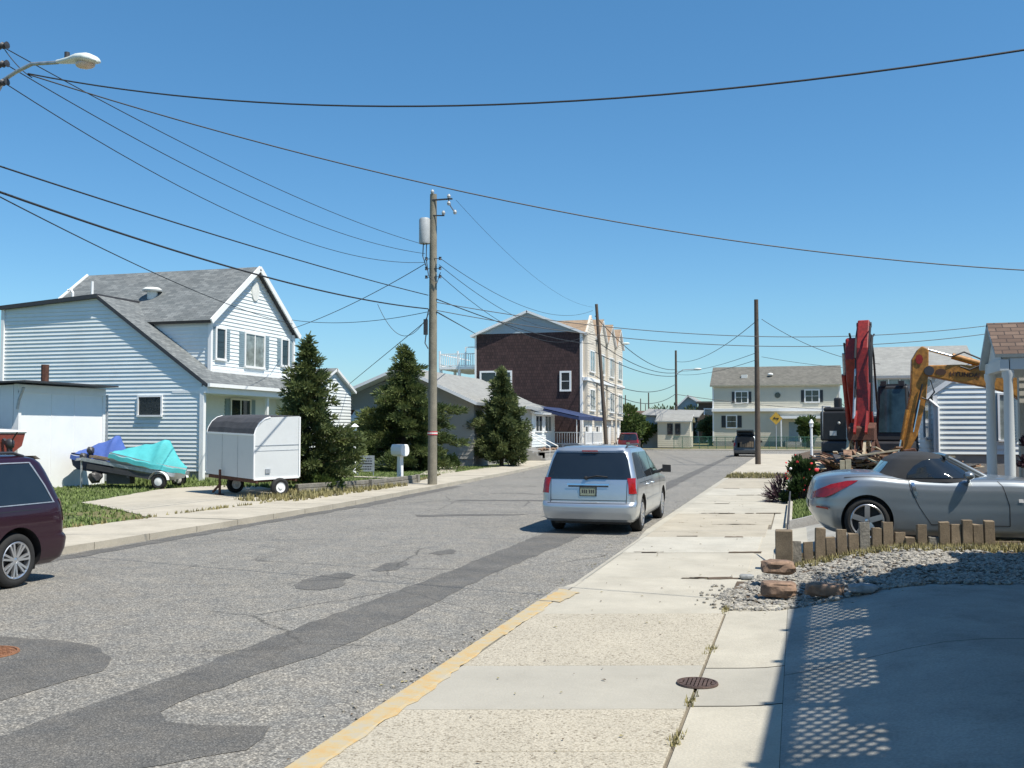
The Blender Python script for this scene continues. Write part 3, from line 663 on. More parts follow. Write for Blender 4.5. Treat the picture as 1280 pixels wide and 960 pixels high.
# ---- grey ranch house
def ranch():
    H = thing('ranch_house', 'low grey clapboard ranch house with wide overhanging gable between two conifers', 'house')
    Y0 = 50; s = Fr((-24.6, Y0), (1, 0), (0, -1)); W = 8.15; A = 4.35
    m = MB(); siding(m, s, [(0, .5), (W, .5), (W, 3.6), (A, 5.15), (0, 3.6)], .2, .02)
    f = Fr((-24.6+W, Y0), (0, 1), (1, 0)); siding(m, f, [(0, .5), (12, .5), (12, 3.5), (0, 3.5)], .2, .02)
    m.box(-24.55, -24.4, 50, 62, .1, 3.5); m.build('wall', 'grey_siding', H)
    b = MB(); b.box(-24.6, -24.6+W-.01, 50.02, 50.2, .05, .5); b.box(-24.6+W-.2, -24.6+W-.01, 50.2, 62, .05, .5); b.build('foundation', 'block', H)
    r = MB(); xe = -24.6+W+.55; xa = -20.25; zl = 3.52
    r.slab([(xe, 48.9, zl-.05), (xe, 63, zl-.05), (xa, 63, 5.42), (xa, 48.9, 5.42)], .16, 0, 1)
    r.slab([(-25.2, 63, zl-.05), (-25.2, 48.9, zl-.05), (xa, 48.9, 5.42), (xa, 63, 5.42)], .16, 0, 1)
    r.build('roof', ['shingle_pale', 'white_trim'], H)
    for a in (2.0, 5.3):
        window(H, s, a-.7, a+.7, 1.75, 2.85, mull=2)
        aw = MB()
        for i in range(7):
            p = [s.p(a-.95+i*.27, 0, 3.15), s.p(a-.95+(i+1)*.27, 0, 3.15), s.p(a-.95+(i+1)*.27, .65, 2.72), s.p(a-.95+i*.27, .65, 2.72)]
            aw.slab(p, .03, 0 if i % 3 else 1); aw.face([p[3], p[2], p[2]-Vector((0, 0, .2)), p[3]-Vector((0, 0, .2))], 0 if i % 3 else 1)
        aw.build('window_awning', ['white_trim', 'rust'], H)
    v = MB(); s.box(v, 3.9, 4.4, 0, .06, 4.2, 4.7); v.build('gable_vent', 'dark_metal', H)
    window(H, f, 1.2, 2.6, 1.6, 2.9, mull=2, shut='shutter_blue')
    d = MB(); f.box(d, 4.0, 5.0, 0, .07, .5, 2.7); d.build('door', 'white_trim', H)
ranch()
# ---- white porch house with navy awning
def porch_house():
    H = thing('bungalow', 'small white bungalow with enclosed porch, grey roof and navy awning beside the dark shingled block', 'house')
    x0 = -16.6; Y1 = 62.3
    s = Fr((-26, Y1), (1, 0), (0, -1)); f = Fr((x0, Y1), (0, 1), (1, 0))
    m = MB(); siding(m, s, [(0, .9), (9.4, .9), (9.4, 3.35), (2.5, 4.9), (0, 4.4)], .18, .02); siding(m, f, [(0, .9), (6.6, .9), (6.6, 3.3), (0, 3.3)], .18, .02)
    m.box(-26, -18.6, 62.6, 75, .9, 3.7); m.build('wall', 'white_siding', H)
    b = MB(); b.box(-26, x0-.01, Y1+.02, 75.3, .05, .9); b.build('foundation', 'foundation', H)
    r = MB(); r.slab([(x0+.5, 61.6, 3.18), (x0+.5, 69.5, 3.18), (-23, 69.5, 5.0), (-23, 61.6, 5.0)], .14, 0, 1); r.slab([(-18.2, 69.5, 3.65), (-18.2, 75.5, 3.65), (-23, 75.5, 5.0), (-23, 69.5, 5.0)], .14, 0, 1)
    r.build('roof', ['shingle_grey', 'white_trim'], H)
    for a in (1.1, 3.6): window(H, f, a, a+1.7, 1.95, 2.95, mull=2)
    window(H, s, 7.7, 8.5, 1.9, 2.9)
    a = MB(); a.slab([(-14.2, 66.0, 2.95), (-14.2, 74.6, 2.95), (-17.6, 74.6, 3.72), (-17.6, 66.0, 3.72)], .05)
    a.face([(-14.2, 66.0, 2.95), (-14.2, 74.6, 2.95), (-14.2, 74.6, 2.70), (-14.2, 66.0, 2.70)]); a.face([(-14.2, 66, 2.95), (-14.2, 66, 2.7), (-17.6, 66, 3.45), (-17.6, 66, 3.72)])
    aw = a.build('awning', 'navy_canvas', H)
    for y in (66.2, 70.3, 74.4): p = MB(); p.tube([(-14.4, y, .9), (-14.4, y, 3.0)], .03); p.build('awning_post', 'white_trim', aw)
    dk = MB(); dk.box(x0, -14.3, 68.9, 75, .75, .9); dk.build('porch_deck', 'far_concrete', H)
    rl = MB()
    for z in (1.05, 1.85): rl.bar((x0, 68.95, z), (-14.35, 68.95, z), .05, .07); rl.bar((-14.35, 68.95, z), (-14.35, 75, z), .05, .07)
    for i in range(13): rl.bar((x0+i*.18, 68.95, 1.0), (x0+i*.18, 68.95, 1.85), .04, .04)
    for i in range(34): rl.bar((-14.35, 68.95+i*.18, 1.0), (-14.35, 68.95+i*.18, 1.85), .04, .04)
    for y in (68.95, 72, 75): rl.bar((-14.35, y, .2), (-14.35, y, 1.95), .1, .1)
    rl.build('porch_railing', 'white_trim', H)
    stp = MB()
    for i in range(5): stp.box(x0+.02, x0+1.6-.28*i, 59.8, 61.9, .1+i*.16, .1+(i+1)*.16+.0)
    stp.build('steps', 'block', H)
    hr = MB()
    for y in (59.8, 61.9): hr.tube([(x0+1.9, y, .15), (x0+1.9, y, 1.0), (x0+.1, y, 1.9), (x0+.1, y, .9)], .035)
    hr.build('handrail', 'white_trim', H)
    W_ = thing('block_wall', 'low grey block garden wall with pale rubble in front of the white bungalow', 'wall')
    q = MB(); fr = Fr((-15.2, 60.2), (0, 1), (1, 0)); flatwall(q, fr, [(0, .05), (20, .05), (20, .62), (0, .62)], t=.3); fr = Fr((-17, 60.2), (1, 0), (0, -1)); flatwall(q, fr, [(0, .05), (1.8, .05), (1.8, .62), (0, .62)], t=.3)
    q.box(-15.55, -15.17, 60.15, 80.2, .621, .69); q.build('wall', ['block_wall'], W_)
    rr = MB(); rnd = random.Random(4)
    for i in range(16): rr.blob((-15.9+rnd.uniform(-.3, .3), 62.5+rnd.uniform(0, 7), .72), rnd.uniform(.12, .25), 1, i, .3, (1.2, 1.2, .7))
    rr.build('rubble', 'rock', W_)
porch_house()
# ---- three storey block: dark shingled flank, cream front with gables
def block3():
    H = thing('apartment_block', 'three storey block with dark brown shingled side, grey gable and cream front bays', 'building')
    Y0 = 76.0; XL = -24.9; XR = -16.1
    s = Fr((XL, Y0), (1, 0), (0, -1)); W = XR-XL
    z1 = at(593, 418, Y0).z; zt = at(658, 390, Y0).z
    m = MB(); flatwall(m, s, [(0, .1), (W, .1), (W, z1), (0, z1)]); o = m.build('side_wall', 'shake_brown', H)
    g = MB(); siding(g, s, [(-.1, z1), (W+.1, z1), (W/2, zt-.1)], .13, .02); g.build('gable_wall', 'blue_grey_siding', H)
    f = Fr((XR, Y0), (0, 1), (1, 0)); L_ = 17.5
    c = MB(); siding(c, f, [(0, .1), (L_, .1), (L_, z1), (0, z1)], .2, .02); c.box(XL, XR-.2, Y0+L_-.2, Y0+L_, .1, z1); c.box(XL, XL+.2, Y0+.2, Y0+L_, .1, z1)
    for a in (2.3, 6.6, 11.0, 15.3):
        siding(c, Fr((XR+.35, Y0+a-1.9), (0, 1), (1, 0)), [(0, 2.9), (3.4, 2.9), (3.4, z1), (1.7, z1+1.5), (0, z1)], .2, .02)
        for yy in (a-1.89, a+1.35): c.box(XR-.1, XR+.33, Y0+yy, Y0+yy+.14, 2.91, z1-.02)
    c.build('front_wall', 'tan_siding', H)
    r = MB(); ov = .3; xm = (XL+XR)/2
    r.slab([(XL-.35, Y0-ov, z1-.1), (XL-.35, Y0+4.6, z1-.1), (xm, Y0+4.6, zt+.12), (xm, Y0-ov, zt+.12)], .18, 0, 1)
    r.slab([(XR+.35, Y0+4.6, z1-.1), (XR+.35, Y0-ov, z1-.1), (xm, Y0-ov, zt+.12), (xm, Y0+4.6, zt+.12)], .18, 0, 1)
    r.slab([(XR+.35, Y0+L_, z1), (XR+.35, Y0+4.6, z1), (xm, Y0+4.6, zt+.0), (xm, Y0+L_, zt+.0)], .18, 2, 1)
    r.slab([(XL-.35, Y0+L_, z1), (XL-.35, Y0+4.6, z1), (xm, Y0+4.6, zt), (xm, Y0+L_, zt)], .18, 2, 1)
    for a in (6.6, 11.0, 15.3):
        for sg in (-1, 1):
            r.slab([(XR+.55, Y0+a+sg*1.95-.2, z1-.15), (XR-3.6, Y0+a+sg*1.95-.2, z1-.15), (XR-3.6, Y0+a-.2, z1+1.62), (XR+.55, Y0+a-.2, z1+1.62)], .12, 2, 1)
    r.build('roof', ['shingle_grey', 'white_trim', 'shingle_tan'], H)
    t = MB(); s.box(t, W-.15, W+.02, 0, .04, .1, z1); s.box(t, -.02, .12, 0, .04, .1, z1); f.box(t, 0, L_, 0, .44, 5.9, 6.15); f.box(t, 0, .16, 0, .05, .1, z1); t.build('trim', 'white_trim', H)
    a0 = at(602, 466, Y0); a1 = at(638, 488, Y0)
    window(H, s, a0.x-XL, a1.x-XL, at(602, 490, Y0).z, a0.z, mull=2, fw=.14, bars=1)
    a0 = at(702, 466, Y0); a1 = at(712, 487, Y0); window(H, s, a0.x-XL, a1.x-XL, a1.z, a0.z, fw=.14, bars=1)
    for a in (2.3, 6.6, 11.0, 15.3):
        fa = Fr((XR+.37, Y0+a-.2), (0, 1), (1, 0))
        for (zz0, zz1) in ((3.6, 5.2), (6.7, 8.3)): window(H, fa, -.9, .9, zz0, zz1, 'curtain_glass', mull=2, fw=.1)
        fb = Fr((XR, Y0+a-.2), (0, 1), (1, 0)); window(H, fb, -1.1, -.2, .9, 2.3); d = MB(); fb.box(d, .5, 1.5, 0, .06, .15, 2.4); d.build('door', 'white_trim', H)
    # rear decks
    b = MB(); dz = at(553, 462, Y0+2).z
    b.box(XL-3.2, XL, Y0+.3, Y0+8, dz-.1, dz+.12); 
    for x, y in ((XL-3.1, Y0+.5), (XL-3.1, Y0+4), (XL-1.5, Y0+.5)): b.bar((x, y, .1), (x, y, dz), .2, .2)
    for i in range(3): b.bar((XL-3.1, Y0+.5, dz+.3+i*.0), (XL-3.1, Y0+7.9, dz+.3), .04, .04)
    b.build('balcony', 'white_trim', H)
    q = MB()
    for z in (dz+.2, dz+1.15): q.bar((XL-3.15, Y0+.35, z), (XL-.02, Y0+.35, z), .08, .08); q.bar((XL-3.15, Y0+.35, z), (XL-3.15, Y0+8, z), .08, .08)
    for i in range(17): q.bar((XL-3.15+i*.19, Y0+.35, dz+.15), (XL-3.15+i*.19, Y0+.35, dz+1.15), .05, .05)
    for x in (XL-3.15, XL-1.6): q.bar((x, Y0+.35, dz), (x, Y0+.35, dz+1.4), .13, .13)
    q.bar((XL-1.0, Y0+.6, dz+1.7), (XL, Y0+.6, dz+1.7), .08, .08); q.bar((XL-1.0, Y0+.6, dz), (XL-1.0, Y0+.6, dz+1.7), .1, .1)
    q.build('balcony_railing', 'white_trim', H)
block3()
# ---- far cream house facing down the street
def cream():
    H = thing('cream_house', 'wide cream two storey house with weathered roof facing down the street', 'house')
    Y0 = 118; XL = at(891, 500, Y0).x; XR = at(1050, 500, Y0).x; W = XR-XL; s = Fr((XL, Y0), (1, 0), (0, -1))
    m = MB(); siding(m, Fr((XL, Y0), (1, 0), (0, -1)), [(0, 4.45), (W, 4.45), (W, 7.3), (0, 7.3)], .22, .02); siding(m, Fr((XL, Y0), (1, 0), (0, -1)), [(0, .7), (W, .7), (W, 4.45), (0, 4.45)], .22, .02)
    sd = Fr((XR, Y0), (0, 1), (1, 0)); siding(m, sd, [(0, .7), (9, .7), (9, 7.3), (4.5, 9.3), (0, 7.3)], .22, .02)
    sd = Fr((XL, Y0), (0, 1), (-1, 0)); flatwall(m, sd, [(0, .7), (9, .7), (9, 7.3), (4.5, 9.3), (0, 7.3)]); m.build('wall', 'cream_siding', H)
    b = MB(); b.box(XL, XR, Y0-.01, Y0+9, .05, .7); b.build('foundation', 'foundation', H)
    r = MB(); r.slab([(XL-.3, Y0-.4, 7.2), (XR+.3, Y0-.4, 7.2), (XR+.3, Y0+4.5, 9.6), (XL-.3, Y0+4.5, 9.6)], .18, 0, 1); r.slab([(XR+.3, Y0+9.4, 7.2), (XL-.3, Y0+9.4, 7.2), (XL-.3, Y0+4.5, 9.6), (XR+.3, Y0+4.5, 9.6)], .18, 0, 1)
    rr = r.build('roof', ['shingle_weathered', 'cream_siding'], H)
    k = MB(); k.box(XL+3.2, XL+3.9, Y0+1.4, Y0+2.2, 8.1, 8.5); k.build('skylight', 'vent_white', rr); k = MB(); k.blob((XL+6.5, Y0+1.8, 8.5), .32, 2, 1, .05, (1, 1, .6)); k.build('vent', 'vent_white', rr)
    t = MB(); s.box(t, -.1, W+.1, 0, .5, 4.15, 4.5); s.box(t, -.05, .12, 0, .04, .7, 7.2); s.box(t, W-.12, W+.05, 0, .04, .7, 7.2); s.box(t, W-6.6, W-1.4, 0, 1.4, 3.3, 3.6)
    for a in (6.5, 4.4, 1.5): s.box(t, W-a, W-a+.14, 1.2, 1.35, .1, 3.4)
    t.build('trim', 'white_trim', H)
    for (p0, p1, q0, q1, mu) in ((920, 934, 490, 503, 2), (1007, 1023, 488, 502, 2), (909, 920, 520, 534, 1)):
        a0 = at(p0, q1, Y0); a1 = at(p1, q0, Y0); window(H, s, a0.x-XL, a1.x-XL, a0.z, a1.z, mull=mu, shut='dark_shutter', fw=.14, bars=1)
    a0 = at(972, 494, Y0); o = MB(); fr = s
    ring = [fr.p(a0.x-XL+.33*math.cos(i*.4488), .09, a0.z+.33*math.sin(i*.4488)) for i in range(14)]; o.hexa([q+Vector((0, .1, 0)) for q in ring], ring); o.build('round_window', 'glass', H)
    a0 = at(972, 521, Y0); o = MB(); ring = [fr.p(a0.x-XL+.33*math.cos(i*.4488), .09, a0.z+.33*math.sin(i*.4488)) for i in range(14)]; o.hexa([q+Vector((0, .1, 0)) for q in ring], ring); o.build('round_window', 'glass', H)
    d = MB(); s.box(d, W-5.6, W-4.6, 0, .07, .7, 2.9); d.build('door', 'shutter_blue', H); 
    window(H, s, W-3.9, W-2.6, 1.4, 2.8, 'curtain_glass', fw=.1)
    st_ = MB(); s.box(st_, W-6, W-4.2, 0, 1.6, .1, .68); s.box(st_, W-5.8, W-4.4, 1.6, 2.2, .1, .4); st_.build('steps', 'block', H)
    F = thing('mesh_fence', 'low green mesh fence along the far pavement before the cream house', 'fence')
    q = MB(); a = at(865, 560, 101); b_ = at(1010, 560, 101)
    n = 22
    for i in range(n+1): q = MB(); x = -12+i*.85; q.tube([(x, 101.5, .1), (x, 101.5, 1.35)], .03, 6); q.build('post', 'fence_green', F)
    q = MB()
    q.tube([(-12, 101.5, 1.32), (6.7, 101.5, 1.32)], .03, 6); q.tube([(-12, 101.5, .2), (6.7, 101.5, .2)], .02, 6)
    for i in range(190): x = -12+i*.0985; q.bar((x, 101.5, .15), (x+.6, 101.5, 1.3), .012, .012) if x < 6.1 else None; q.bar((x+.6, 101.52, .15), (x, 101.52, 1.3), .012, .012) if x < 6.1 else None
    q.build('mesh_panel', 'fence_green', F)
cream()
# ---- cream shed and things left of it
def shed():
    H = thing('cream_shed', 'small cream shed with pale gable roof and dark door window behind the far kerb', 'shed')
    Y0 = 104; XL = at(822, 540, Y0).x; XR = at(862, 540, Y0).x; W = XR-XL; s = Fr((XL, Y0), (1, 0), (0, -1))
    m = MB(); siding(m, s, [(0, .2), (W, .2), (W, 3.0), (0, 3.0)], .2, .015); m.box(XL, XL+.15, Y0+.01, Y0+3.4, .2, 3.0); m.box(XR-.15, XR, Y0+.01, Y0+3.4, .2, 3.0); m.build('wall', 'cream_siding', H)
    r = MB(); r.slab([(XL-.25, Y0-.3, 2.95), (XR+.25, Y0-.3, 2.95), (XR+.25, Y0+1.7, 3.7), (XL-.25, Y0+1.7, 3.7)], .14, 0, 1); r.slab([(XR+.25, Y0+3.7, 2.95), (XL-.25, Y0+3.7, 2.95), (XL-.25, Y0+1.7, 3.7), (XR+.25, Y0+1.7, 3.7)], .14, 0, 1); r.build('roof', ['shingle_pale', 'white_trim'], H)
    for a in (1.1, 1.9): window(H, s, a, a+.4, 1.6, 2.6, trim='dark_shutter')
    G_ = thing('grey_shed', 'grey outbuilding with sloping pale roof left of the cream shed', 'shed')
    x0 = at(803, 540, 106).x; m = MB(); siding(m, Fr((x0, 106), (1, 0), (0, -1)), [(0, .1), (2.4, .1), (2.4, 3.4), (0, 3.6)], .2, .015); m.box(x0, x0+.15, 106.01, 112, .1, 3.4); m.box(x0+.15, x0+2.4, 111.8, 112, .1, 3.4); m.build('wall', 'pale_grey_siding', G_)
    r = MB(); r.slab([(x0-.2, 105.7, 3.65), (x0+6, 105.7, 3.4), (x0+6, 112, 4.2), (x0-.2, 112, 4.4)], .12, 0, 0); r.build('roof', 'shingle_pale', G_)
    # red roofed bungalow
    B = thing('red_roofed_bungalow', 'low bungalow with dull red roof and dark carport far down the side street', 'house')
    xa = at(783, 540, 130).x; xb = at(806, 540, 130).x
    m = MB(); siding(m, Fr((xa, 130), (1, 0), (0, -1)), [(0, .1), (xb-xa+2, .1), (xb-xa+2, 3.0), (0, 3.0)], .25, .02); m.box(xa, xb+2, 130.2, 138, .1, 3.0); m.build('wall', 'pale_grey_siding', B)
    r = MB(); r.slab([(xa-.6, 129.2, 2.9), (xb+2.5, 129.2, 2.9), (xb+2.5, 134, 4.6), (xa-.6, 134, 4.6)], .2, 0, 1); r.build('roof', ['shingle_brown', 'white_trim'], B)
    window(B, Fr((xa, 130), (1, 0), (0, -1)), .8, 3.4, .4, 2.4)
    # blue grey house and dark timber house, far
    D = thing('blue_grey_house', 'blue grey two storey house far behind the cream shed', 'house'); Y = 150
    xa = at(846, 520, Y).x; xb = at(872, 520, Y).x; W = xb-xa; s = Fr((xa, Y), (1, 0), (0, -1)); zt = at(855, 503, Y).z
    m = MB(); siding(m, s, [(0, .1), (W, .1), (W, zt), (W*.55, zt+.9), (0, zt-.8)], .25, .02); m.box(xa, xb, Y+.2, Y+9, .1, zt-.9); m.build('wall', 'blue_grey_siding', D)
    r = MB(); r.slab([(xa-.4, Y-.4, zt-.9), (xa-.4, Y+9, zt-.9), (xa+W*.55, Y+9, zt+1.1), (xa+W*.55, Y-.4, zt+1.1)], .2, 0, 1); r.slab([(xb+.4, Y-.4, zt), (xb+.4, Y+9, zt), (xa+W*.55, Y+9, zt+1.1), (xa+W*.55, Y-.4, zt+1.1)], .2, 0, 1); r.build('roof', ['shingle_pale', 'white_trim'], D)
    for a in (.5, 1.8, ):
        for z in (3.6,): window(D, s, a, a+.6, z, z+1.1, fw=.12)
    window(D, s, 1.7, 2.4, .9, 2.2, fw=.12)
    T = thing('timber_house', 'dark timber house with balcony seen just left of the cream house', 'house'); Y = 142
    xa = at(873, 520, Y).x; xb = at(892, 520, Y).x; W = xb-xa; s = Fr((xa, Y), (1, 0), (0, -1)); zt = at(880, 504, Y).z
    m = MB(); siding(m, s, [(0, .1), (W+3, .1), (W+3, zt), (0, zt)], .3, .03); m.box(xa, xb+3, Y+.2, Y+8, .1, zt-.2); m.build('wall', 'dark_pole_wood', T)
    r = MB(); r.box(xa-.3, xb+3.3, Y-.4, Y+8.3, zt, zt+.25); r.build('roof', 'shingle_weathered', T)
    b = MB(); b.box(xa, xb+1, Y-1.4, Y, 3.0, 3.2); b.box(xa, xb+1, Y-1.45, Y-1.38, 3.2, 4.1); b.build('balcony', 'dark_pole_wood', T)
    window(T, s, .9, 2.1, 3.6, 4.9, 'curtain_glass', fw=.15)
    window(T, s, 1.2, 2.2, .5, 2.2, 'curtain_glass', fw=.15)
shed()
# ---- houses behind the machines on the right
def right_houses():
    H = thing('pale_grey_house', 'tall pale grey house with broad roof behind the excavator arms', 'house'); Y = 66
    xa = at(1092, 480, Y).x; xb = at(1221, 480, Y).x; W = xb-xa; s = Fr((xa, Y), (1, 0), (0, -1)); ze = at(1100, 470, Y).z; zt = at(1100, 434, Y+4).z
    m = MB(); siding(m, s, [(0, .4), (W, .4), (W, ze), (0, ze)], .22, .02); sd = Fr((xa, Y), (0, 1), (-1, 0)); siding(m, sd, [(0, .4), (8, .4), (8, ze), (4, zt-.2), (0, ze)], .22, .02)
    m.box(xb-.2, xb, Y+.01, Y+8, .4, ze); m.build('wall', 'pale_grey_siding', H)
    r = MB(); r.slab([(xa-.2, Y-.4, ze), (xb+.1, Y-.4, ze), (xb+.1, Y+4, zt), (xa-.2, Y+4, zt)], .18, 0, 1); r.slab([(xb+.1, Y+8.4, ze), (xa-.2, Y+8.4, ze), (xa-.2, Y+4, zt), (xb+.1, Y+4, zt)], .18, 0, 1); r.build('roof', ['shingle_pale', 'white_trim'], H)
    for p0, p1 in ((1097, 1139), (1150, 1162), (1172, 1190)):
        a = at(p0, 502, Y); b = at(p1, 474, Y); window(H, s, a.x-xa, b.x-xa, a.z, b.z, 'curtain_glass', mull=3 if p1-p0 > 20 else 1, fw=.12, trim='white_trim')
        window(H, s, a.x-xa, b.x-xa, .9, 2.6, 'curtain_glass', mull=2, fw=.12)
    # low white clapboard house
    B = thing('clapboard_cottage', 'low white clapboard cottage on a raised base behind the porch columns', 'house'); Y = 33
    xa = at(1168, 500, Y).x; xb = xa+7; W = xb-xa; s = Fr((xa, Y), (1, 0), (0, -1)); A = at(1215, 468, Y).x-xa
    m = MB(); siding(m, s, [(0, 1.3), (W, 1.3), (W, 2.9), (A, 3.95), (0, 3.12)], .155, .036); sd = Fr((xa, Y), (0, 1), (-1, 0)); siding(m, sd, [(0, 1.3), (4, 1.3), (4, 3.1), (0, 3.1)], .155, .036); m.box(xb-.15, xb, Y+.01, Y+4, 1.3, 2.9); m.build('wall', 'white_siding', B)
    b = MB(); b.box(xa+.02, xb-.02, Y+.02, Y+4, .3, 1.3); b.build('foundation', 'foundation', B)
    r = MB(); r.slab([(xa-.35, Y-.07, 3.06), (xa-.35, Y+4.2, 3.06), (xa+A, Y+4.2, 4.10), (xa+A, Y-.07, 4.10)], .14, 0, 1); r.slab([(xb+.3, Y-.07, 2.9), (xb+.3, Y+4.2, 2.9), (xa+A, Y+4.2, 4.10), (xa+A, Y-.07, 4.10)], .14, 0, 1); r.build('roof', ['shingle_grey', 'white_trim'], B)
    t = MB(); t.tube([(xa-.2, Y-.1, 3.0), (xa+.08, Y-.1, 2.75), (xa+.08, Y-.1, .6)], .045); t.box(xa-.05, xa+.08, Y-.06, Y+.02, 1.3, 3.1); t.build('downpipe', 'white_trim', B)
    window(B, s, at(1249, 500, Y).x-xa, at(1262, 500, Y).x-xa, 1.75, 3.1, 'curtain_glass', fw=.06, shut='shutter_blue'); window(B, sd, .8, 2.2, 1.8, 2.85, fw=.08)
    D = thing('deck', 'raised deck with white baluster railing at the cottage\'s left', 'deck')
    YD = 37.2; x0 = at(1138, 540, YD).x; x1 = at(1165, 540, YD).x; zf_ = at(1150, 556, YD).z; zt_ = at(1150, 532, YD).z
    q = MB(); q.box(x0-1, x1+.2, YD+.05, YD+3, zf_-.15, zf_); [q.box(x, x+.12, YD+.08, YD+.2, .3, zf_-.15) for x in (x0+.05, x1-.1)]; q.build('platform', 'white_trim', D)
    q = MB(); q.bar((x0-1, YD, zt_-.05), (x1, YD, zt_-.05), .07, .07); q.bar((x0-1, YD, zf_+.08), (x1, YD, zf_+.08), .05, .05)
    for i in range(int((x1-x0+1)/.115)): q.bar((x0-.95+i*.115, YD, zf_+.05), (x0-.95+i*.115, YD, zt_-.05), .035, .035)
    for x in (x0-1, x1-.02): q.bar((x, YD, zf_-.1), (x, YD, zt_+.08), .12, .12)
    q.build('railing', 'white_trim', D)
    # columned porch
    P = thing('columned_porch', 'porch with brown shingled gable roof on grey columns at the right edge', 'porch')
    xg = 3.28; ya = 19.3
    r = MB(); r.slab([(xg, 18.55, 3.34), (9, 18.55, 3.34), (9, ya, 3.95), (xg, ya, 3.95)], .07, 0, 1); r.slab([(9, 20.15, 3.20), (xg, 20.15, 3.20), (xg, ya, 3.95), (9, ya, 3.95)], .07, 0, 1); r.build('roof', ['shingle_brown', 'blue_grey_siding'], P)
    t = MB(); t.box(xg+.24, 9, 18.62, 18.76, 3.08, 3.27); t.box(xg+.08, xg+.22, 18.60, 20.02, 3.06, 3.25); t.box(xg+.24, 9, 19.9, 20.00, 3.0, 3.14)
    t.hexa([(xg+.12, 18.7, 3.24), (xg+.12, 19.95, 3.24), (xg+.12, 19.3, 3.84)], [(xg+.16, 18.7, 3.24), (xg+.16, 19.95, 3.24), (xg+.16, 19.3, 3.84)]); t.build('beam', 'pale_grey_siding', P)
    for (x, y) in ((3.50, 18.7), (3.42, 19.88)):
        c = MB(); c.lathe([(.0, .4), (.12, .4), (.12, .5), (.085, .54), (.088, 1.6), (.074, 2.9), (.1, 2.98), (.1, 3.07), (0, 3.07)], (x, y, 0), n=18); c.build('column', 'pale_grey_siding', P, smooth=35)
    fl = MB(); fl.box(3.3, 9, 18.5, 20.2, .3, .47); fl.build('floor', 'far_concrete', P)
    wl = MB(); siding(wl, Fr((3.98, 20.3), (1, 0), (0, -1)), [(0, .3), (5, .3), (5, 3.2), (0, 3.2)], .14, .02); wl.build('wall', 'grey_siding', P)
right_houses()
# ---- the tall house beside the camera (off to the right; it shades the drive)
def viewer_house():
    H = thing('deck_house', 'tall pale house with lattice railed upper deck shading the near driveway, right of the photo', 'house')
    def base(x): return 11.55+.72*(x-2.75)
    m = MB(); lo = [(4.6, -7), (12, -7), (12, 17), (7.5, base(5.6)+.6), (4.6, base(4.6))]
    m.hexa([(x, y, .3) for x, y in lo], [(x, y, 5.75) for x, y in lo]); m.build('wall', 'cream_siding', H)
    d = MB(); lo = [(2.78, -7), (4.6, -7), (4.6, base(4.6)), (2.98, base(2.9))]
    d.hexa([(x, y, 3.95) for x, y in lo], [(x, y, 4.2) for x, y in lo]); d.build('deck', 'far_concrete', H)
    xr_ = lambda y: 2.49+.033*(y-4.2)
    b = MB()
    ys = [-7+i*1.32 for i in range(15)]
    b.hexa([(xr_(-7), -7, 5.2), (xr_(-7)+.05, -7, 5.2), (xr_(11.5)+.05, 11.5, 5.2), (xr_(11.5), 11.5, 5.2)], [(xr_(-7), -7, 5.44), (xr_(-7)+.05, -7, 5.44), (xr_(11.5)+.05, 11.5, 5.44), (xr_(11.5), 11.5, 5.44)])
    for y in ys[:-1]: b.bar((xr_(y)+.02, y, 3.9), (xr_(y)+.02, y, 5.5), .09, .09)
    b.hexa([(xr_(-7), -7, 3.9), (xr_(-7)+.55, -7, 3.9), (xr_(11.5)+.55, 11.5, 3.9), (xr_(11.5), 11.5, 3.9)], [(xr_(-7), -7, 4.22), (xr_(-7)+.55, -7, 4.22), (xr_(11.5)+.55, 11.5, 4.22), (xr_(11.5), 11.5, 4.22)])
    rl = b.build('railing', 'white_trim', H)
    l = MB(); y = -7.0
    while y < 11.4:
        for s in (-1, 1):
            ya, yb = (y, y+.98) if s > 0 else (y+.98, y)
            l.bar((xr_(y)+.02+.004*s, ya, 4.2), (xr_(y)+.02+.004*s, yb, 5.2), .062, .006, upv=(1, 0, 0))
        y += .165
    l.build('lattice', 'white_trim', rl)
    pl = MB(); rnd = random.Random(2)
    for y, hh, ww in ((3.3, .5, .5), (4.9, .95, .25), (6.1, .45, .9), (7.9, .25, .6), (8.9, .7, .3), (10.0, .5, .8)):
        pl.box(xr_(y)+.14, xr_(y)+.2, y-ww/2, y+ww/2, 4.6-.1*hh, 4.6+hh*.6)
    pl.build('shade_board', 'white_trim', H)  # plain boards added to block the sun through parts of the lattice
    for y in (0, 5, 10):
        q = MB(); q.bar((3.1, y, .4), (3.1, y, 3.95), .14, .14); q.build('deck_post', 'white_trim', H)
viewer_house()
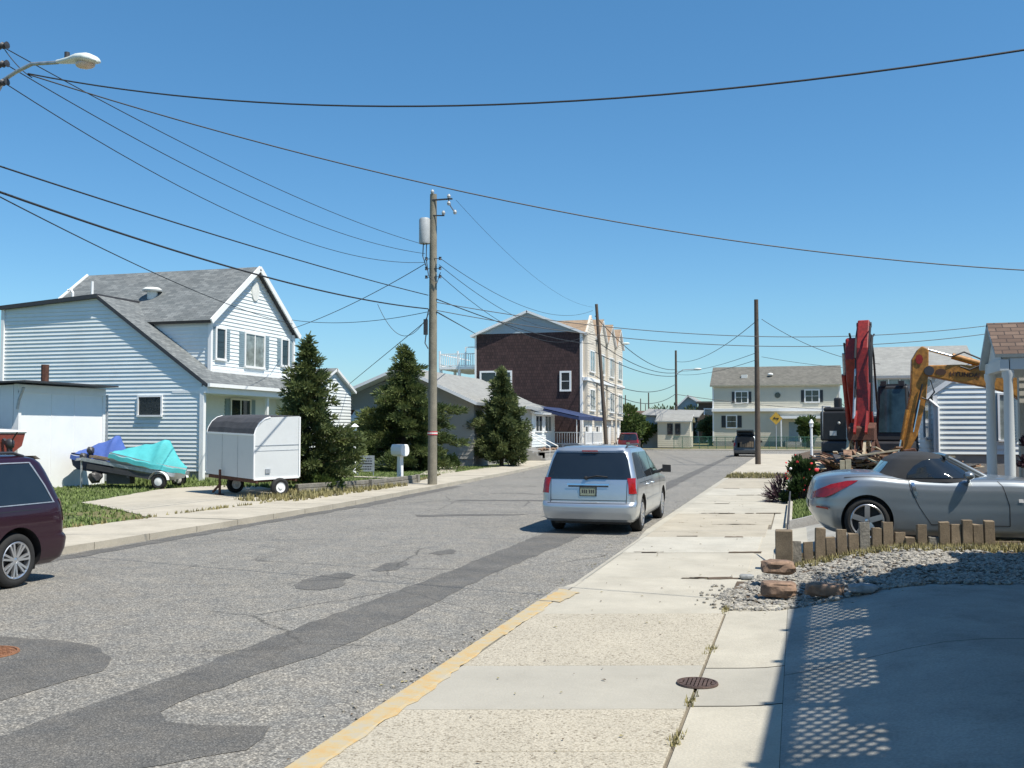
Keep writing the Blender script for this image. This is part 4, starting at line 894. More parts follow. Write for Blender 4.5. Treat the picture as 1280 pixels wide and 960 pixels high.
# ================================================================== VEHICLES
def lerp(a, b, t): return a+(b-a)*t
def pw(tab):
    def f(x):
        if x <= tab[0][0]: return tab[0][1]
        for (a, ya), (b, yb) in zip(tab, tab[1:]):
            if x <= b:
                t = (x-a)/(b-a); return ya+(yb-ya)*t
        return tab[-1][1]
    return f
def smooth_tab(tab, n=60):
    """piecewise table -> Catmull smoothed function"""
    xs = [t[0] for t in tab]; ys_ = [t[1] for t in tab]
    def f(x):
        if x <= xs[0]: return ys_[0]
        if x >= xs[-1]: return ys_[-1]
        i = max(k for k in range(len(xs)) if xs[k] <= x); i = min(i, len(xs)-2)
        t = (x-xs[i])/(xs[i+1]-xs[i])
        m0 = 0 if i == 0 else (ys_[i+1]-ys_[i-1])/(xs[i+1]-xs[i-1])
        m1 = 0 if i+2 >= len(xs) else (ys_[i+2]-ys_[i])/(xs[i+2]-xs[i])
        h = xs[i+1]-xs[i]; t2, t3 = t*t, t*t*t
        return (2*t3-3*t2+1)*ys_[i]+(t3-2*t2+t)*h*m0+(-2*t3+3*t2)*ys_[i+1]+(t3-t2)*h*m1
    return f
class Shell:
    """body skin from stacked plan outlines: levels of (v, x_rear, x_front, half width, corner)"""
    def __init__(s, levels, zf=None, wf=None): s.L = levels; s.zf = zf or (lambda v, x: v); s.wf = wf or (lambda v, x: 1)
    def lev(s, v):
        L = s.L
        if v <= L[0][0]: return L[0][1:]
        for a, b in zip(L, L[1:]):
            if v <= b[0]:
                t = (v-a[0])/(b[0]-a[0]); return [lerp(p, q, t) for p, q in zip(a[1:], b[1:])]
        return L[-1][1:]
    def rad(s, xr, xf, w, n, fr):
        return min(w*.96, (xf-xr)*.45, (s.rf if fr else s.rb)/n)
    rb = 1.25; rf = 3.2; bow = .05; bowf = .16
    def fix(s, x, y, xr, xf, w):
        q = (y/w)**2
        return x+s.bow*q*max(0, 1-(x-xr)/.9)-s.bowf*q*max(0, 1-(xf-x)/1.3)
    def out(s, x, y, v, xr, xf, w):
        x = s.fix(x, y, xr, xf, w); return Vector((x, y*s.wf(v, x), s.zf(v, x)))
    def side(s, sg, x, v):
        xr, xf, w, n = s.lev(v); x0 = x
        x = x-s.bow*max(0, 1-(x-xr)/.9)+s.bowf*max(0, 1-(xf-x)/1.3); x = max(xr+1e-4, min(xf-1e-4, x)); y = w
        for t, fr in ((x-xr, 0), (xf-x, 1)):
            r = s.rad(xr, xf, w, n, fr)
            if t < r: y = w-r+r*(1-((r-t)/r)**2.4)**(1/2.4)
        return s.out(x, sg*y, v, xr, xf, w)
    def end(s, sg, y, v):
        xr, xf, w, n = s.lev(v); fr = sg > 0; r = s.rad(xr, xf, w, n, fr); a = min(abs(y), w*.9995); t = 0
        if a > w-r: t = r-r*(1-((a-(w-r))/r)**2.4)**(1/2.4)
        return s.out(xf-t if fr else xr+t, math.copysign(a, y), v, xr, xf, w)
    def ring(s, v, ns=34, nc=9, ne=12):
        xr, xf, w, n = s.lev(v); r0 = s.rad(xr, xf, w, n, 0); r1 = s.rad(xr, xf, w, n, 1); P = []; e = 2/2.4
        def arc(cx, sx, r, sy, rev):
            q = []
            for k in range(nc):
                a = math.pi/2*k/(nc-1); q.append((cx+sx*r*abs(math.cos(a))**e, sy*(w-r+r*abs(math.sin(a))**e)))
            return q[::-1] if rev else q
        # rear face, left..., going round
        P += [(xr, -(w-r0)+2*(w-r0)*k/ne) for k in range(1, ne)]
        P += arc(xr+r0, -1, r0, 1, False)
        P += [(xr+r0+(xf-r1-xr-r0)*k/ns, w) for k in range(1, ns)]
        P += arc(xf-r1, 1, r1, 1, True)
        P += [(xf, (w-r1)-2*(w-r1)*k/ne) for k in range(1, ne)]
        P += arc(xf-r1, 1, r1, -1, False)
        P += [(xf-r1-(xf-r1-xr-r0)*k/ns, -w) for k in range(1, ns)]
        P += arc(xr+r0, -1, r0, -1, True)
        return [s.out(x, y, v, xr, xf, w) for x, y in P]
    def fn(s, kind):
        if kind == 'L': return lambda u, v: s.side(1, u, v)
        if kind == 'R': return lambda u, v: s.side(-1, u, v)
        if kind == 'B': return lambda u, v: s.end(-1, u, v)
        if kind == 'F': return lambda u, v: s.end(1, u, v)
        return None
    def mesh(s, M=96, sub=3, m=0):
        vs = []
        for a, b in zip(s.L, s.L[1:]):
            for k in range(sub): vs.append(lerp(a[0], b[0], k/sub))
        vs.append(s.L[-1][0]); mb = MB()
        rings = [s.ring(v) for v in vs]
        mb.grid(rings, m, True); mb.face(list(reversed(rings[0])), m); mb.face(rings[-1], m); return mb
    def patch(s, mb, kind, rows, nu=10, nv=4, off=.005, m=0):
        f = s.fn(kind); g = []; e = 1e-3; R_ = []
        for (v0, a0, a1), (v1, b0, b1) in zip(rows, rows[1:]):
            for k in range(nv): t = k/nv; R_.append((lerp(v0, v1, t), lerp(a0, b0, t), lerp(a1, b1, t)))
        R_.append(rows[-1])
        c = Vector(((s.L[0][1]+s.L[0][2])/2, 0, (s.zf(s.L[0][0], 1)+s.zf(s.L[-1][0], 1))/2))
        for (v, a, b) in R_:
            row = []
            for i in range(nu+1):
                u = lerp(a, b, i/nu); p = f(u, v); du = f(u+e, v)-f(u-e, v); dv = f(u, v+e)-f(u, v-e); n_ = du.cross(dv)
                if n_.length < 1e-12: n_ = (p-c)
                n_.normalize()
                if n_.dot(p-Vector((p.x*.7+c.x*.3, 0, c.z))) < 0: n_ = -n_
                row.append(p+n_*off)
            g.append(row)
        mb.grid(g, m); return mb
def cut(o, cutters):
    """cut wheel arches out of a body"""
    for c in cutters:
        md = o.modifiers.new('c', 'BOOLEAN'); md.operation = 'DIFFERENCE'; md.solver = 'EXACT'; md.object = c
    dg = bpy.context.evaluated_depsgraph_get(); me = bpy.data.meshes.new_from_object(o.evaluated_get(dg)); o.modifiers.clear(); old = o.data; o.data = me; me.name = old.name
    for c in cutters: bpy.data.objects.remove(c, do_unlink=True)
    me.polygons.foreach_set('use_smooth', [True]*len(me.polygons)); me.set_sharp_from_angle(angle=R(32))
def wheel(par, x, y, r, wd, rr, style, sg, rim='alloy', steer=0):
    t = MB(); h = wd/2
    t.lathe([(rr*.98, -h*.85), (rr+.02, -h), (r-.045, -h), (r-.012, -h*.8), (r, -h*.5), (r, h*.5), (r-.012, h*.8), (r-.045, h), (rr+.02, h), (rr*.98, h*.85)], (0, 0, 0), 'y', 40)
    w_ = t.build('wheel', 'tyre', par, smooth=35, loc=(x, y, r)); w_.rotation_euler = (0, 0, steer)
    d = MB(); o = sg*h
    d.lathe([(rr*1.0, o*.95), (rr*.97, o*1.0), (rr*.90, o*.92), (rr*.88, o*.3)], axis='y', n=40)
    n, dbl, sw = style
    for k in range(n):
        a = 2*math.pi*k/n+.3
        for da in ((-.14, .14) if dbl else (0,)):
            b = a+da; c0 = Vector((math.cos(b)*rr*.16, o*.72, math.sin(b)*rr*.16)); c1 = Vector((math.cos(b)*rr*.93, o*.86, math.sin(b)*rr*.93)); d.bar(c0, c1, sw, .035, upv=(0, 1, 0))
    d.lathe([(0, o*.86), (rr*.14, o*.84), (rr*.22, o*.74), (rr*.22, o*.4)], axis='y', n=16)
    d.build('rim', rim, w_, smooth=35)
    b = MB(); b.lathe([(0, o*.2), (rr*.9, o*.2)], axis='y', n=30); b.lathe([(0, o*.32), (rr*.6, o*.32), (rr*.6, o*.2)], axis='y', n=30); b.build('brake_disc', 'black_plastic', w_)
    return w_
def cylcut(x, y, r, wd):
    mb = MB(); n = 40; A = [(x+r*math.cos(2*math.pi*j/n), r*math.sin(2*math.pi*j/n)) for j in range(n)]
    mb.hexa([(a, y-wd/2, z+cylcut.z) for a, z in A], [(a, y+wd/2, z+cylcut.z) for a, z in A]); o = mb.build('c', 'black_plastic', weld=True); return o
def van(name, label, cat, paint, loc, rz, L=5.14, W=1.0, Hs=1.0, wb=3.08, ro=1.05, wr=.345, rim=(9, False, .035), kind='van', lite='silver', hatch_open=False, group=None):
    T = thing(name, label, cat, loc, rz, group); k = L/5.14; w = .985*W; h = Hs
    suv = kind == 'suv'
    lv = [(.24*h, .16, L-.18, w*.90, 7), (.30*h, .06, L-.07, w*.955, 7), (.42*h, .01, L-.01, w*.985, 6.5), (.56*h, .00, L, w, 6.5), (.60*h, .02, L-.005, w, 6.5), (.64*h, .075, L-.02, w*.998, 7), (.80*h, .085, L-.06, w, 7.5),
          (.92*h, .10, L-.13, w*.995, 7.5), (.99*h, .11, L-.40*k, w*.985, 7.5), (1.06*h, .125, L-.98*k, w*.972, 7.5), (1.12*h, .14, L-1.18*k, w*.955, 7.5), (1.30*h, .205, L-1.55*k, w*.905, 7.5), (1.50*h, .285, L-2.0*k, w*.85, 7), (1.60*h, .335, L-2.25*k, w*.82, 6.5),
          (1.66*h, .39, L-2.42*k, w*.78, 5.5), (1.70*h, .52, L-2.60*k, w*.70, 4.5), (1.725*h, .80, L-2.9*k, w*.55, 3.5), (1.735*h, 1.3, L-3.4*k, w*.3, 3)]
    s = Shell(lv); b = s.mesh().build('body', [paint, 'black_plastic'], T, smooth=32, weld=True)
    cylcut.z = wr; xs = (ro, ro+wb); cs = []
    for x in xs:
        for sg in (-1, 1): 
            c = cylcut(x, sg*w, wr+.075, .52); c.parent = None; cs.append(c)
    # cutters live in the body's own space
    b.parent = None; cut(b, cs); b.parent = T
    for f in b.data.polygons:
        c = f.center
        for x in xs:
            if abs(math.hypot(c.x-x, c.z-wr)-(wr+.075)) < .02 and abs(f.normal.y) < .4 or (math.hypot(c.x-x, c.z-wr) < wr+.07 and abs(c.y) < w-.2 and abs(c.y) > .4 and abs(f.normal.y) > .8): f.material_index = 1
    for x in xs:
        for sg in (-1, 1): wheel(T, x, sg*(w-.135), wr, .225, wr*.69, rim, sg)
    sl = .80 if not suv else .78
    # glass
    g = MB(); top = 1.59*h; bot = 1.075*h
    if not hatch_open:
        s.patch(g, 'B', [(bot, -w*.86, w*.86), (1.12*h, -w*.875, w*.875), (1.45*h, -w*.79, w*.79), (top, -w*.73, w*.73)], 24, 6, .006); g.build('rear_window', 'car_glass', T, smooth=True)
        sp = MB(); s.patch(sp, 'B', [(1.605*h, -w*.72, w*.72), (1.655*h, -w*.68, w*.68)], 20, 2, .05); sp.build('spoiler', paint, T, smooth=True)
        bl = MB(); bl.box(.28, .30, -.16, .16, 1.615*h, 1.64*h); bl.build('brake_light', 'red_lens', T)
        wp = MB(); p0 = s.end(-1, .05, bot+.03)-Vector((.03, 0, 0)); p1 = s.end(-1, -.38, bot+.05)-Vector((.03, 0, 0)); wp.tube([p0, (p0+p1)/2+Vector((0, 0, .03)), p1], .012, 6); wp.lathe([(0, -.05), (.035, -.04), (.035, .02)], p0, 'x', 10); wp.build('wiper', 'black_plastic', T)
    for sd, sg in (('L', 1), ('R', -1)):
        g = MB(); A = L-1.32*k; xr0 = .40*k if not suv else .45*k
        segs = [(xr0, xr0+.92*k), (xr0+.99*k, xr0+1.98*k), (xr0+2.04*k, 0)]
        for i, (a0, a1) in enumerate(segs):
            r0 = .20*k if i == 0 else 0
            if a1: rows = [(bot, a0, a1), (1.3*h, a0+r0*.5, a1), (top-.03, a0+r0, a1), (top, a0+r0+.06, a1)]
            else: rows = [(bot, a0, A-.20*k), (1.3*h, a0, A-.44*k), (top-.03, a0, A-1.02*k), (top, a0, A-1.12*k)]
            s.patch(g, sd, rows, 14, 4, .005)
        g.build('side_window', 'car_glass', T, smooth=True)
        sm = MB()
        for x in (xr0+.955*k, xr0+2.01*k, A-.33*k): s.patch(sm, sd, [(.40*h, x-.006, x+.006), (bot-.01, x-.006, x+.006)], 1, 6, .0022)
        s.patch(sm, sd, [(.985*h, .62*k, xr0+2.0*k), (.995*h, .62*k, xr0+2.0*k)], 10, 1, .0025)
        sm.build('door_seam', 'black_plastic', T)
        mo = MB(); s.patch(mo, sd, [(.60*h, ro+.55, ro+wb-.55), (.63*h, ro+.55, ro+wb-.55)], 10, 1, .012); mo.build('side_moulding', paint if kind == 'van' else 'black_plastic', T)
        for x in (xr0+1.12*k, xr0+1.85*k):
            hd = MB(); p = s.side(sg, x, .93*h); hd.tube([p+Vector((-.09, 0, 0)), p+Vector((-.06, sg*.04, .0)), p+Vector((.06, sg*.04, 0)), p+Vector((.09, 0, 0))], .014, 6); hd.build('door_handle', paint, T)
        mr = MB(); p = s.side(sg, A-.30*k, bot+.02); c = p+Vector((.02, sg*.18, .08)); mr.hexa([c+Vector((.08, sg*.10, -.07)), c+Vector((.08, -sg*.08, -.06)), c+Vector((-.05, -sg*.08, -.08)), c+Vector((-.05, sg*.11, -.08))][::sg], [c+Vector((.05, sg*.10, .07)), c+Vector((.05, -sg*.08, .07)), c+Vector((-.05, -sg*.08, .09)), c+Vector((-.05, sg*.11, .08))][::sg]); mr.tube([p-Vector((0, sg*.03, 0)), c], .035, 8); mr.build('mirror', 'black_plastic' if lite == 'silver' else paint, T, smooth=True)
        rl = MB(); pr_ = [(xr0+.25, 0), (xr0+.45, .05), (A-1.7*k, .05), (A-1.45*k, 0)]; rl.tube([(x, sg*w*.70, 1.69*h+dz) for x, dz in pr_], .02, 8); rl.build('roof_rail', 'dark_metal', T)
        # tail lamps wrap the corner
        tl = MB(); zc0, zc1 = (.80*h, 1.10*h) if kind == 'van' else (.84*h, 1.12*h)
        s.patch(tl, 'B', [(zc0, sg*w*.885, sg*w*.962), (zc0+.1, sg*w*.88, sg*w*.966), (zc1, sg*w*.885, sg*w*.95)], 8, 3, .012)
        s.patch(tl, sd, [(zc0, .10, .21), (zc0+.1, .10, .20), (zc1, .14, .20)], 8, 3, .012)
        tl.build('tail_light', 'red_lens', T, smooth=True)
        hl = MB(); s.patch(hl, 'F', [(.66*h, sg*w*.55, sg*w*.93), (.84*h, sg*w*.6, sg*w*.93)], 8, 3, .008); s.patch(hl, sd, [(.68*h, L-.35, L-.1), (.84*h, L-.42, L-.16)], 6, 3, .008); hl.build('headlight', 'clear_lens', T, smooth=True)
    ws = MB(); s.patch(ws, 'F', [(1.10*h, -w*.80, w*.80), (1.35*h, -w*.74, w*.74), (1.585*h, -w*.64, w*.64)], 20, 5, .006); ws.build('windscreen', 'car_glass', T, smooth=True)
    # tailgate
    gt = MB(); y = w*.80
    for rows in ([(.62*h, -y, -y+.012), (1.06*h, -y*1.01, -y*1.01+.012)], [(.62*h, y-.012, y), (1.06*h, y*1.01-.012, y*1.01)], [(.66*h, -y, y), (.672*h, -y, y)]): s.patch(gt, 'B', rows, 12, 4, .003)
    gt.build('tailgate_seam', 'black_plastic', T)
    pz = .84*h; pl = MB(); x_ = s.end(-1, 0, pz).x
    pl.box(x_-.012, x_+.02, -.155, .155, pz-.08, pz+.08); pl.build('licence_plate', 'plate', T); pk = MB(); [pk.box(x_-.0135, x_-.0122, y_-.012, y_+.012, pz-.035, pz+.035) for y_ in (-.11, -.07, -.03, .03, .07, .11)]; pk.build('plate_marking', 'dark_metal', T)
    fr = MB(); fr.box(x_-.018, x_+.01, -.17, .17, pz-.095, pz-.08); fr.box(x_-.018, x_+.01, -.17, .17, pz+.08, pz+.095); fr.box(x_-.018, x_+.01, -.17, -.155, pz-.08, pz+.08); fr.box(x_-.018, x_+.01, .155, .17, pz-.08, pz+.08); fr.build('plate_frame', 'black_plastic', T)
    if kind == 'van':
        ch = MB(); s.patch(ch, 'B', [(.955*h, -.42, .42), (.985*h, -.42, .42)], 10, 1, .03); ch.build('tailgate_trim', 'chrome', T)
        ch = MB(); s.patch(ch, 'B', [(.925*h, -.40, .40), (.953*h, -.40, .40)], 10, 1, .004); ch.build('handle_recess', 'black_plastic', T)
    bs = MB(); s.patch(bs, 'B', [(.602*h, -w*.86, w*.86), (.612*h, -w*.86, w*.86)], 14, 1, .003); bs.build('bumper_seam', 'black_plastic', T)
    un = MB(); un.box(.5, L-.5, -w*.8, w*.8, .17, .26*h); un.build('underbody', 'black_plastic', T)
    return T, s
T, s = van('silver_minivan', 'silver minivan seen from behind driving away on the right side of the street', 'minivan', 'silver_paint', (-3.95, 19.1, 0), math.pi/2, W=.965)
T, s = van('maroon_minivan', 'dark maroon minivan cut off by the left edge, bright alloy rear wheel', 'minivan', 'maroon_paint', (-10.72, 11.72, 0), -math.pi/2, L=5.15, W=1.0, Hs=1.0, wb=3.0, ro=1.02, wr=.352, rim=(7, True, .028), lite='m')
ch = MB(); s.patch(ch, 'L', [(1.06, .36, 3.9), (1.072, .36, 3.9)], 20, 1, .008); s.patch(ch, 'L', [(1.6, .68, 2.9), (1.612, .68, 2.9)], 14, 1, .008); s.patch(ch, 'L', [(1.06, .36, .385), (1.3, .47, .495), (1.612, .66, .69)], 1, 5, .008); ch.build('window_trim', 'galvanised', T, smooth=True)
T, s = van('red_suv', 'dark red sport utility vehicle seen from behind by the cream shed', 'car', 'red_car_paint', (-14.3, 87.0, 0), R(96), L=4.6, W=.94, Hs=1.03, wb=2.65, ro=.95, rim=(5, False, .05), kind='suv', lite='silver')
T, s = van('grey_hatchback', 'small dark grey car with its rear hatch raised, parked by the far pole', 'car', 'grey_car_paint', (-3.75, 77, 0), R(90), L=4.3, W=.92, Hs=.95, wb=2.55, ro=.85, rim=(5, False, .05), kind='suv', hatch_open=True)
q = MB(); q.hexa([(.55, -.66, 1.55), (.55, .66, 1.55), (-.35, .62, 1.98), (-.35, -.62, 1.98)], [(.55, -.66, 1.61), (.55, .66, 1.61), (-.35, .62, 2.05), (-.35, -.62, 2.05)]); o = q.build('hatch', 'grey_car_paint', T)
q = MB(); q.hexa([(.4, -.55, 1.615), (.4, .55, 1.615), (-.2, .52, 1.90), (-.2, -.52, 1.90)], [(.4, -.55, 1.66), (.4, .55, 1.66), (-.2, .52, 1.99), (-.2, -.52, 1.99)]); q.build('hatch_window', 'car_glass', o)
q = MB(); q.box(.06, .11, -.66, .66, .68, 1.48); q.build('luggage_bay', 'black_plastic', T)
q = MB(); rnd = random.Random(6)
for i in range(7): q.box(.0+.01*i, .05+.01*i, -.6+i*.17, -.46+i*.17, .72, .95+rnd.uniform(0, .25))
q.build('luggage', 'old_wood', T)
# ---- silver convertible, dark soft top
def roadster():
    ang = R(2.5)
    rear = Vector((.97, 15.20, 0)); u = Vector((math.cos(ang), math.sin(ang), 0))
    zt = gr(1083, 680, .40); loc = Vector((zt.x, zt.y, .40))-u*.77+Vector((-u.y, u.x, 0))*.80
    T = thing('silver_convertible', 'silver two seat convertible with dark soft top up, parked behind the low picket fence', 'car', loc, ang)
    T.scale = (.95, 1, 1); L = 4.31; w = .905
    zt = smooth_tab([(0, .86), (.12, .925), (.45, .985), (.9, 1.0), (1.4, .955), (2.0, .93), (2.6, .935), (3.0, .93), (3.46, .875), (3.9, .76), (4.2, .62), (4.35, .55)])
    zb = smooth_tab([(0, .26), (.35, .16), (1, .15), (3.3, .15), (4.3, .18)])
    wf0 = smooth_tab([(0, .95), (.45, .985), (.85, 1.0), (1.5, .955), (2.2, .945), (2.9, .965), (3.46, 1.0), (3.9, .97), (4.3, .9)])
    lv = [(0, .20, L-.25, w*.93, 4.2), (.08, .10, L-.12, w*.965, 4.2), (.25, .03, L-.03, w*.985, 4.0), (.45, .00, L, w*1.0, 3.9), (.62, .01, L-.02, w*1.0, 3.9), (.8, .045, L-.08, w*.985, 3.9), (.9, .075, L-.13, w*.955, 3.9), (.96, .10, L-.2, w*.92, 3.9), (1.0, .14, L-.27, w*.87, 3.9), (1.1, .35, L-.6, w*.72, 3.6), (1.2, .8, L-1.2, w*.45, 3.2), (1.25, 1.4, L-2, w*.2, 3)]
    def zf(v, x):
        if v <= 1: return lerp(zb(x), zt(x), v)
        return zt(x)+.035*math.sin((v-1)/.25*1.57)
    Shell.rb = 1.9; s = Shell(lv, zf, lambda v, x: lerp(1, wf0(x), max(0, min(1, v*1.8)))); b = s.mesh(120, 4).build('body', ['silver_blue_paint', 'black_plastic'], T, smooth=32, weld=True)
    wr = .335; cylcut.z = wr; cs = [cylcut(x, sg*w, wr+.045, .50) for x in (.82, 3.47) for sg in (-1, 1)]; b.parent = None; cut(b, cs); b.parent = T
    for f in b.data.polygons:
        c = f.center
        for x in (.82, 3.47):
            if (abs(math.hypot(c.x-x, c.z-wr)-(wr+.045)) < .015 and abs(f.normal.y) < .4) or (math.hypot(c.x-x, c.z-wr) < wr+.05 and abs(f.normal.y) > .8 and abs(c.y) < w-.2): f.material_index = 1
    for x in (.82, 3.47):
        for sg in (-1, 1): wheel(T, x, sg*(w-.125), wr, .23, .245, (5, False, .075), sg)
    # soft top
    h0 = .90
    def rz_(v): return v
    Shell.rb = 1.25
    tl = [(h0, .92, 2.70, .80, 5), (1.0, 1.02, 2.52, .765, 5), (1.12, 1.14, 2.30, .715, 4.6), (1.22, 1.24, 2.12, .665, 4.2), (1.275, 1.36, 2.0, .60, 3.8), (1.305, 1.48, 1.9, .5, 3.2), (1.318, 1.62, 1.78, .3, 3)]
    r = Shell(tl); tp = r.mesh(80, 4); o = tp.build('soft_top', 'soft_top', T, smooth=40, weld=True)
    for sd, sg in (('L', 1), ('R', -1)):
        g = MB(); r.patch(g, sd, [(.955, 1.40, 2.60), (1.02, 1.42, 2.45), (1.12, 1.52, 2.26), (1.20, 1.66, 2.12), (1.225, 1.78, 2.06)], 16, 4, .007); g.build('side_window', 'car_glass', T, smooth=True)
        a = MB(); pts = [r.side(sg, 2.62, .945), r.side(sg, 2.36, 1.08), r.side(sg, 2.12, 1.215), r.side(sg, 2.0, 1.25)]; pts = [p+Vector((.02, sg*.012, 0)) for p in pts]; a.tube(pts, [.05, .042, .036, .03], 8); a.build('windscreen_pillar', 'silver_blue_paint', T, smooth=True)
        m_ = MB(); p = s.side(sg, 2.28, .97); c = Vector((2.26, sg*(abs(p.y)+.10), 1.0)); m_.blob(c, .10, 2, 1, .02, (.8, 1.1, .6)); m_.tube([p-Vector((0, sg*.03, 0)), c], .025, 8); m_.build('mirror', 'silver_blue_paint', T, smooth=True)
        d = MB(); s.patch(d, sd, [(.20, 1.72, 1.732), (.5, 1.56, 1.572), (.8, 1.44, 1.452), (.98, 1.42, 1.432)], 1, 5, .003); s.patch(d, sd, [(.20, 2.80, 2.812), (.55, 2.80, 2.812), (.9, 2.72, 2.732), (.98, 2.66, 2.672)], 1, 5, .003); s.patch(d, sd, [(.19, 1.72, 2.81), (.205, 1.72, 2.81)], 10, 1, .003)
        s.patch(d, sd, [(.955, .5, 1.45), (.965, .5, 1.45)], 10, 1, .003); d.build('door_seam', 'black_plastic', T)
        k = MB(); s.patch(k, sd, [(.70, 1.50, 1.56), (.80, 1.475, 1.53), (.92, 1.455, 1.50)], 3, 3, .014); k.build('door_handle', 'chrome', T, smooth=True)
        # tail lamp: long pointed wedge
        t = MB(); s.patch(t, sd, [(.62, .12, .20), (.69, .09, .34), (.78, .13, .50), (.86, .30, .64), (.90, .54, .70)], 12, 4, .008); s.patch(t, 'B', [(.62, sg*w*.74, sg*w*.86), (.70, sg*w*.70, sg*w*.86), (.76, sg*w*.72, sg*w*.84)], 6, 3, .008); t.build('tail_light', 'red_lens', T, smooth=True)
        t = MB(); s.patch(t, sd, [(.40, .10, .26), (.44, .10, .25)], 4, 1, .006); t.build('side_marker', 'red_lens', T); t = MB(); s.patch(t, sd, [(.62, 2.93, 3.0), (.68, 2.93, 2.99)], 4, 1, .008); t.build('side_indicator', 'clear_lens', T)
        t = MB(); s.patch(t, 'F', [(.6, sg*.45, sg*.8), (.9, sg*.45, sg*.72)], 6, 3, .008); t.build('headlight', 'clear_lens', T, smooth=True)
    g = MB(); r.patch(g, 'B', [(.96, -.50, .50), (1.05, -.48, .48), (1.17, -.42, .42)], 12, 3, .007); g.build('rear_window', 'car_glass', T, smooth=True)
    g = MB(); r.patch(g, 'F', [(.94, -.66, .66), (1.1, -.60, .60), (1.24, -.52, .52)], 14, 4, .008); g.build('windscreen', 'car_glass', T, smooth=True)
    fr = MB(); fr.tube([(2.02, y, 1.265+.015*(1-abs(y)/.55)) for y in (-.55, -.3, 0, .3, .55)], .03, 8); fr.build('windscreen_header', 'silver_blue_paint', T, smooth=True)
    bl = MB(); s.patch(bl, 'B', [(.35, -.26, .26), (.55, -.26, .26)], 6, 2, .01); bl.build('licence_plate', 'plate', T)
roadster()
# ---- box trailer
def box_trailer():
    c = gr(317, 622, .12); a = Vector((-.848, .53, 0)); b = Vector((.53, .848, 0))
    T = thing('box_trailer', 'white box trailer with rounded dark roof edge parked beside the big left conifer', 'trailer', (c.x, c.y, .115), math.atan2(a.y, a.x))
    # local: x along the long side, y: -b direction?
    sgn = 1 if Vector((-a.y, a.x, 0)).dot(b) > 0 else -1
    L, W, z0, z1 = 3.05, 1.45, .52, 2.28; tilt = .06
    def P(x, y, z): return (x, sgn*y, z+tilt*x*.4+.02*y)
    m = MB()
    prof = [(0, z0), (0, z1-.50), (.05, z1-.34), (.16, z1-.17), (.32, z1-.05), (.5, z1), (W, z1+.02), (W, z0)]
    m.hexa([P(0, y, z) for y, z in prof], [P(L, y, z) for y, z in prof]); m.build('body', 'trailer_skin', T, weld=True)
    t = MB(); pr2 = [(-.012, z1-.50), (.04, z1-.33), (.15, z1-.155), (.315, z1-.035), (.5, z1+.014), (W, z1+.034)]
    t.grid([[P(x, y, z+(.012 if 0 < i < 5 else 0)*math.sin(x*4)) for i, (y, z) in enumerate(pr2)] for x in [-.0+L*k/12+(.02 if k == 0 else 0) for k in range(13)]]); t.build('roof', 'tarp_dark', T)
    e = MB()
    for x in (0, L): e.tube([P(x, y-.005, z) for y, z in prof[:6]], .022, 6)
    e.bar(P(0, -.01, z1-.5), P(L, -.01, z1-.5), .03, .05); e.bar(P(-.005, 0, z0), P(-.005, W, z0), .03, .06); e.bar(P(-.01, W, z0), P(-.01, W, z1), .04, .04)
    e.bar(P(-.01, .0, z0), P(-.01, 0, z1-.5), .03, .03); e.build('edge_trim', 'white_trim', T)
    sm = MB(); [sm.bar(P(x, -.004, z0), P(x, -.004, z1-.5), .012, .006) for x in (L*.33, L*.66)]; sm.bar(P(-.004, 0, z0+.95), P(-.004, W, z0+.95), .012, .02); sm.bar(P(-.004, 0, z0+.80), P(-.004, W, z0+.80), .008, .01); sm.build('seam_shadow_line', 'galvanised', T)  # side strips stand for faint cable shadows, end strips for joint lines
    l = MB(); l.bar(P(-.02, .35, z0+.22), P(-.02, .5, z0+.22), .03, .12); l.build('door_latch', 'galvanised', T)
    f = MB(); f.bar(P(-.0, .1, z0-.07), P(L, .1, z0-.07), .07, .1); f.bar(P(0, W-.1, z0-.07), P(L, W-.1, z0-.07), .07, .1)
    for x in (.1, 1.0, 2.0, L-.1): f.bar(P(x, .1, z0-.07), P(x, W-.1, z0-.07), .06, .06)
    f.bar(P(L, .1, z0-.07), P(L+.9, W/2, z0-.1), .06, .08); f.bar(P(L, W-.1, z0-.07), P(L+.9, W/2, z0-.1), .06, .08); f.build('chassis', 'rust', T)
    j = MB(); j.tube([(L*.62, -sgn*.12, .0), (L*.62, -sgn*.12, .75)], .04); j.box(L*.62-.1, L*.62+.1, -.22*sgn-.0 if sgn > 0 else .02, -.02*sgn if sgn > 0 else .22, 0, .03); j.bar((L*.62, -sgn*.12, .3), (L*.62+.5, -sgn*.1, .06), .05, .05); j.build('jack', 'rust', T)
    for (x, y) in ((-.04, W*.55), (L*.80, W*.45)):
        wh = MB(); r = .27; yy = sgn*y; wh.lathe([(.15, -.07), (.22, -.085), (r, -.05), (r, .05), (.22, .085), (.15, .07)], (0, 0, 0), 'y', 24); o = wh.build('wheel', 'tyre', T, smooth=35, loc=(x, yy, r)); o.rotation_euler = (0, 0, math.pi/2); q = MB()
        q.lathe([(0, -.08), (.06, -.075), (.08, -.05), (.16, -.06)], (0, 0, 0), 'y', 20); q.lathe([(0, .08), (.06, .075), (.08, .05), (.16, .06)], (0, 0, 0), 'y', 20); q.build('rim', 'white_trim', o, smooth=35)
box_trailer()
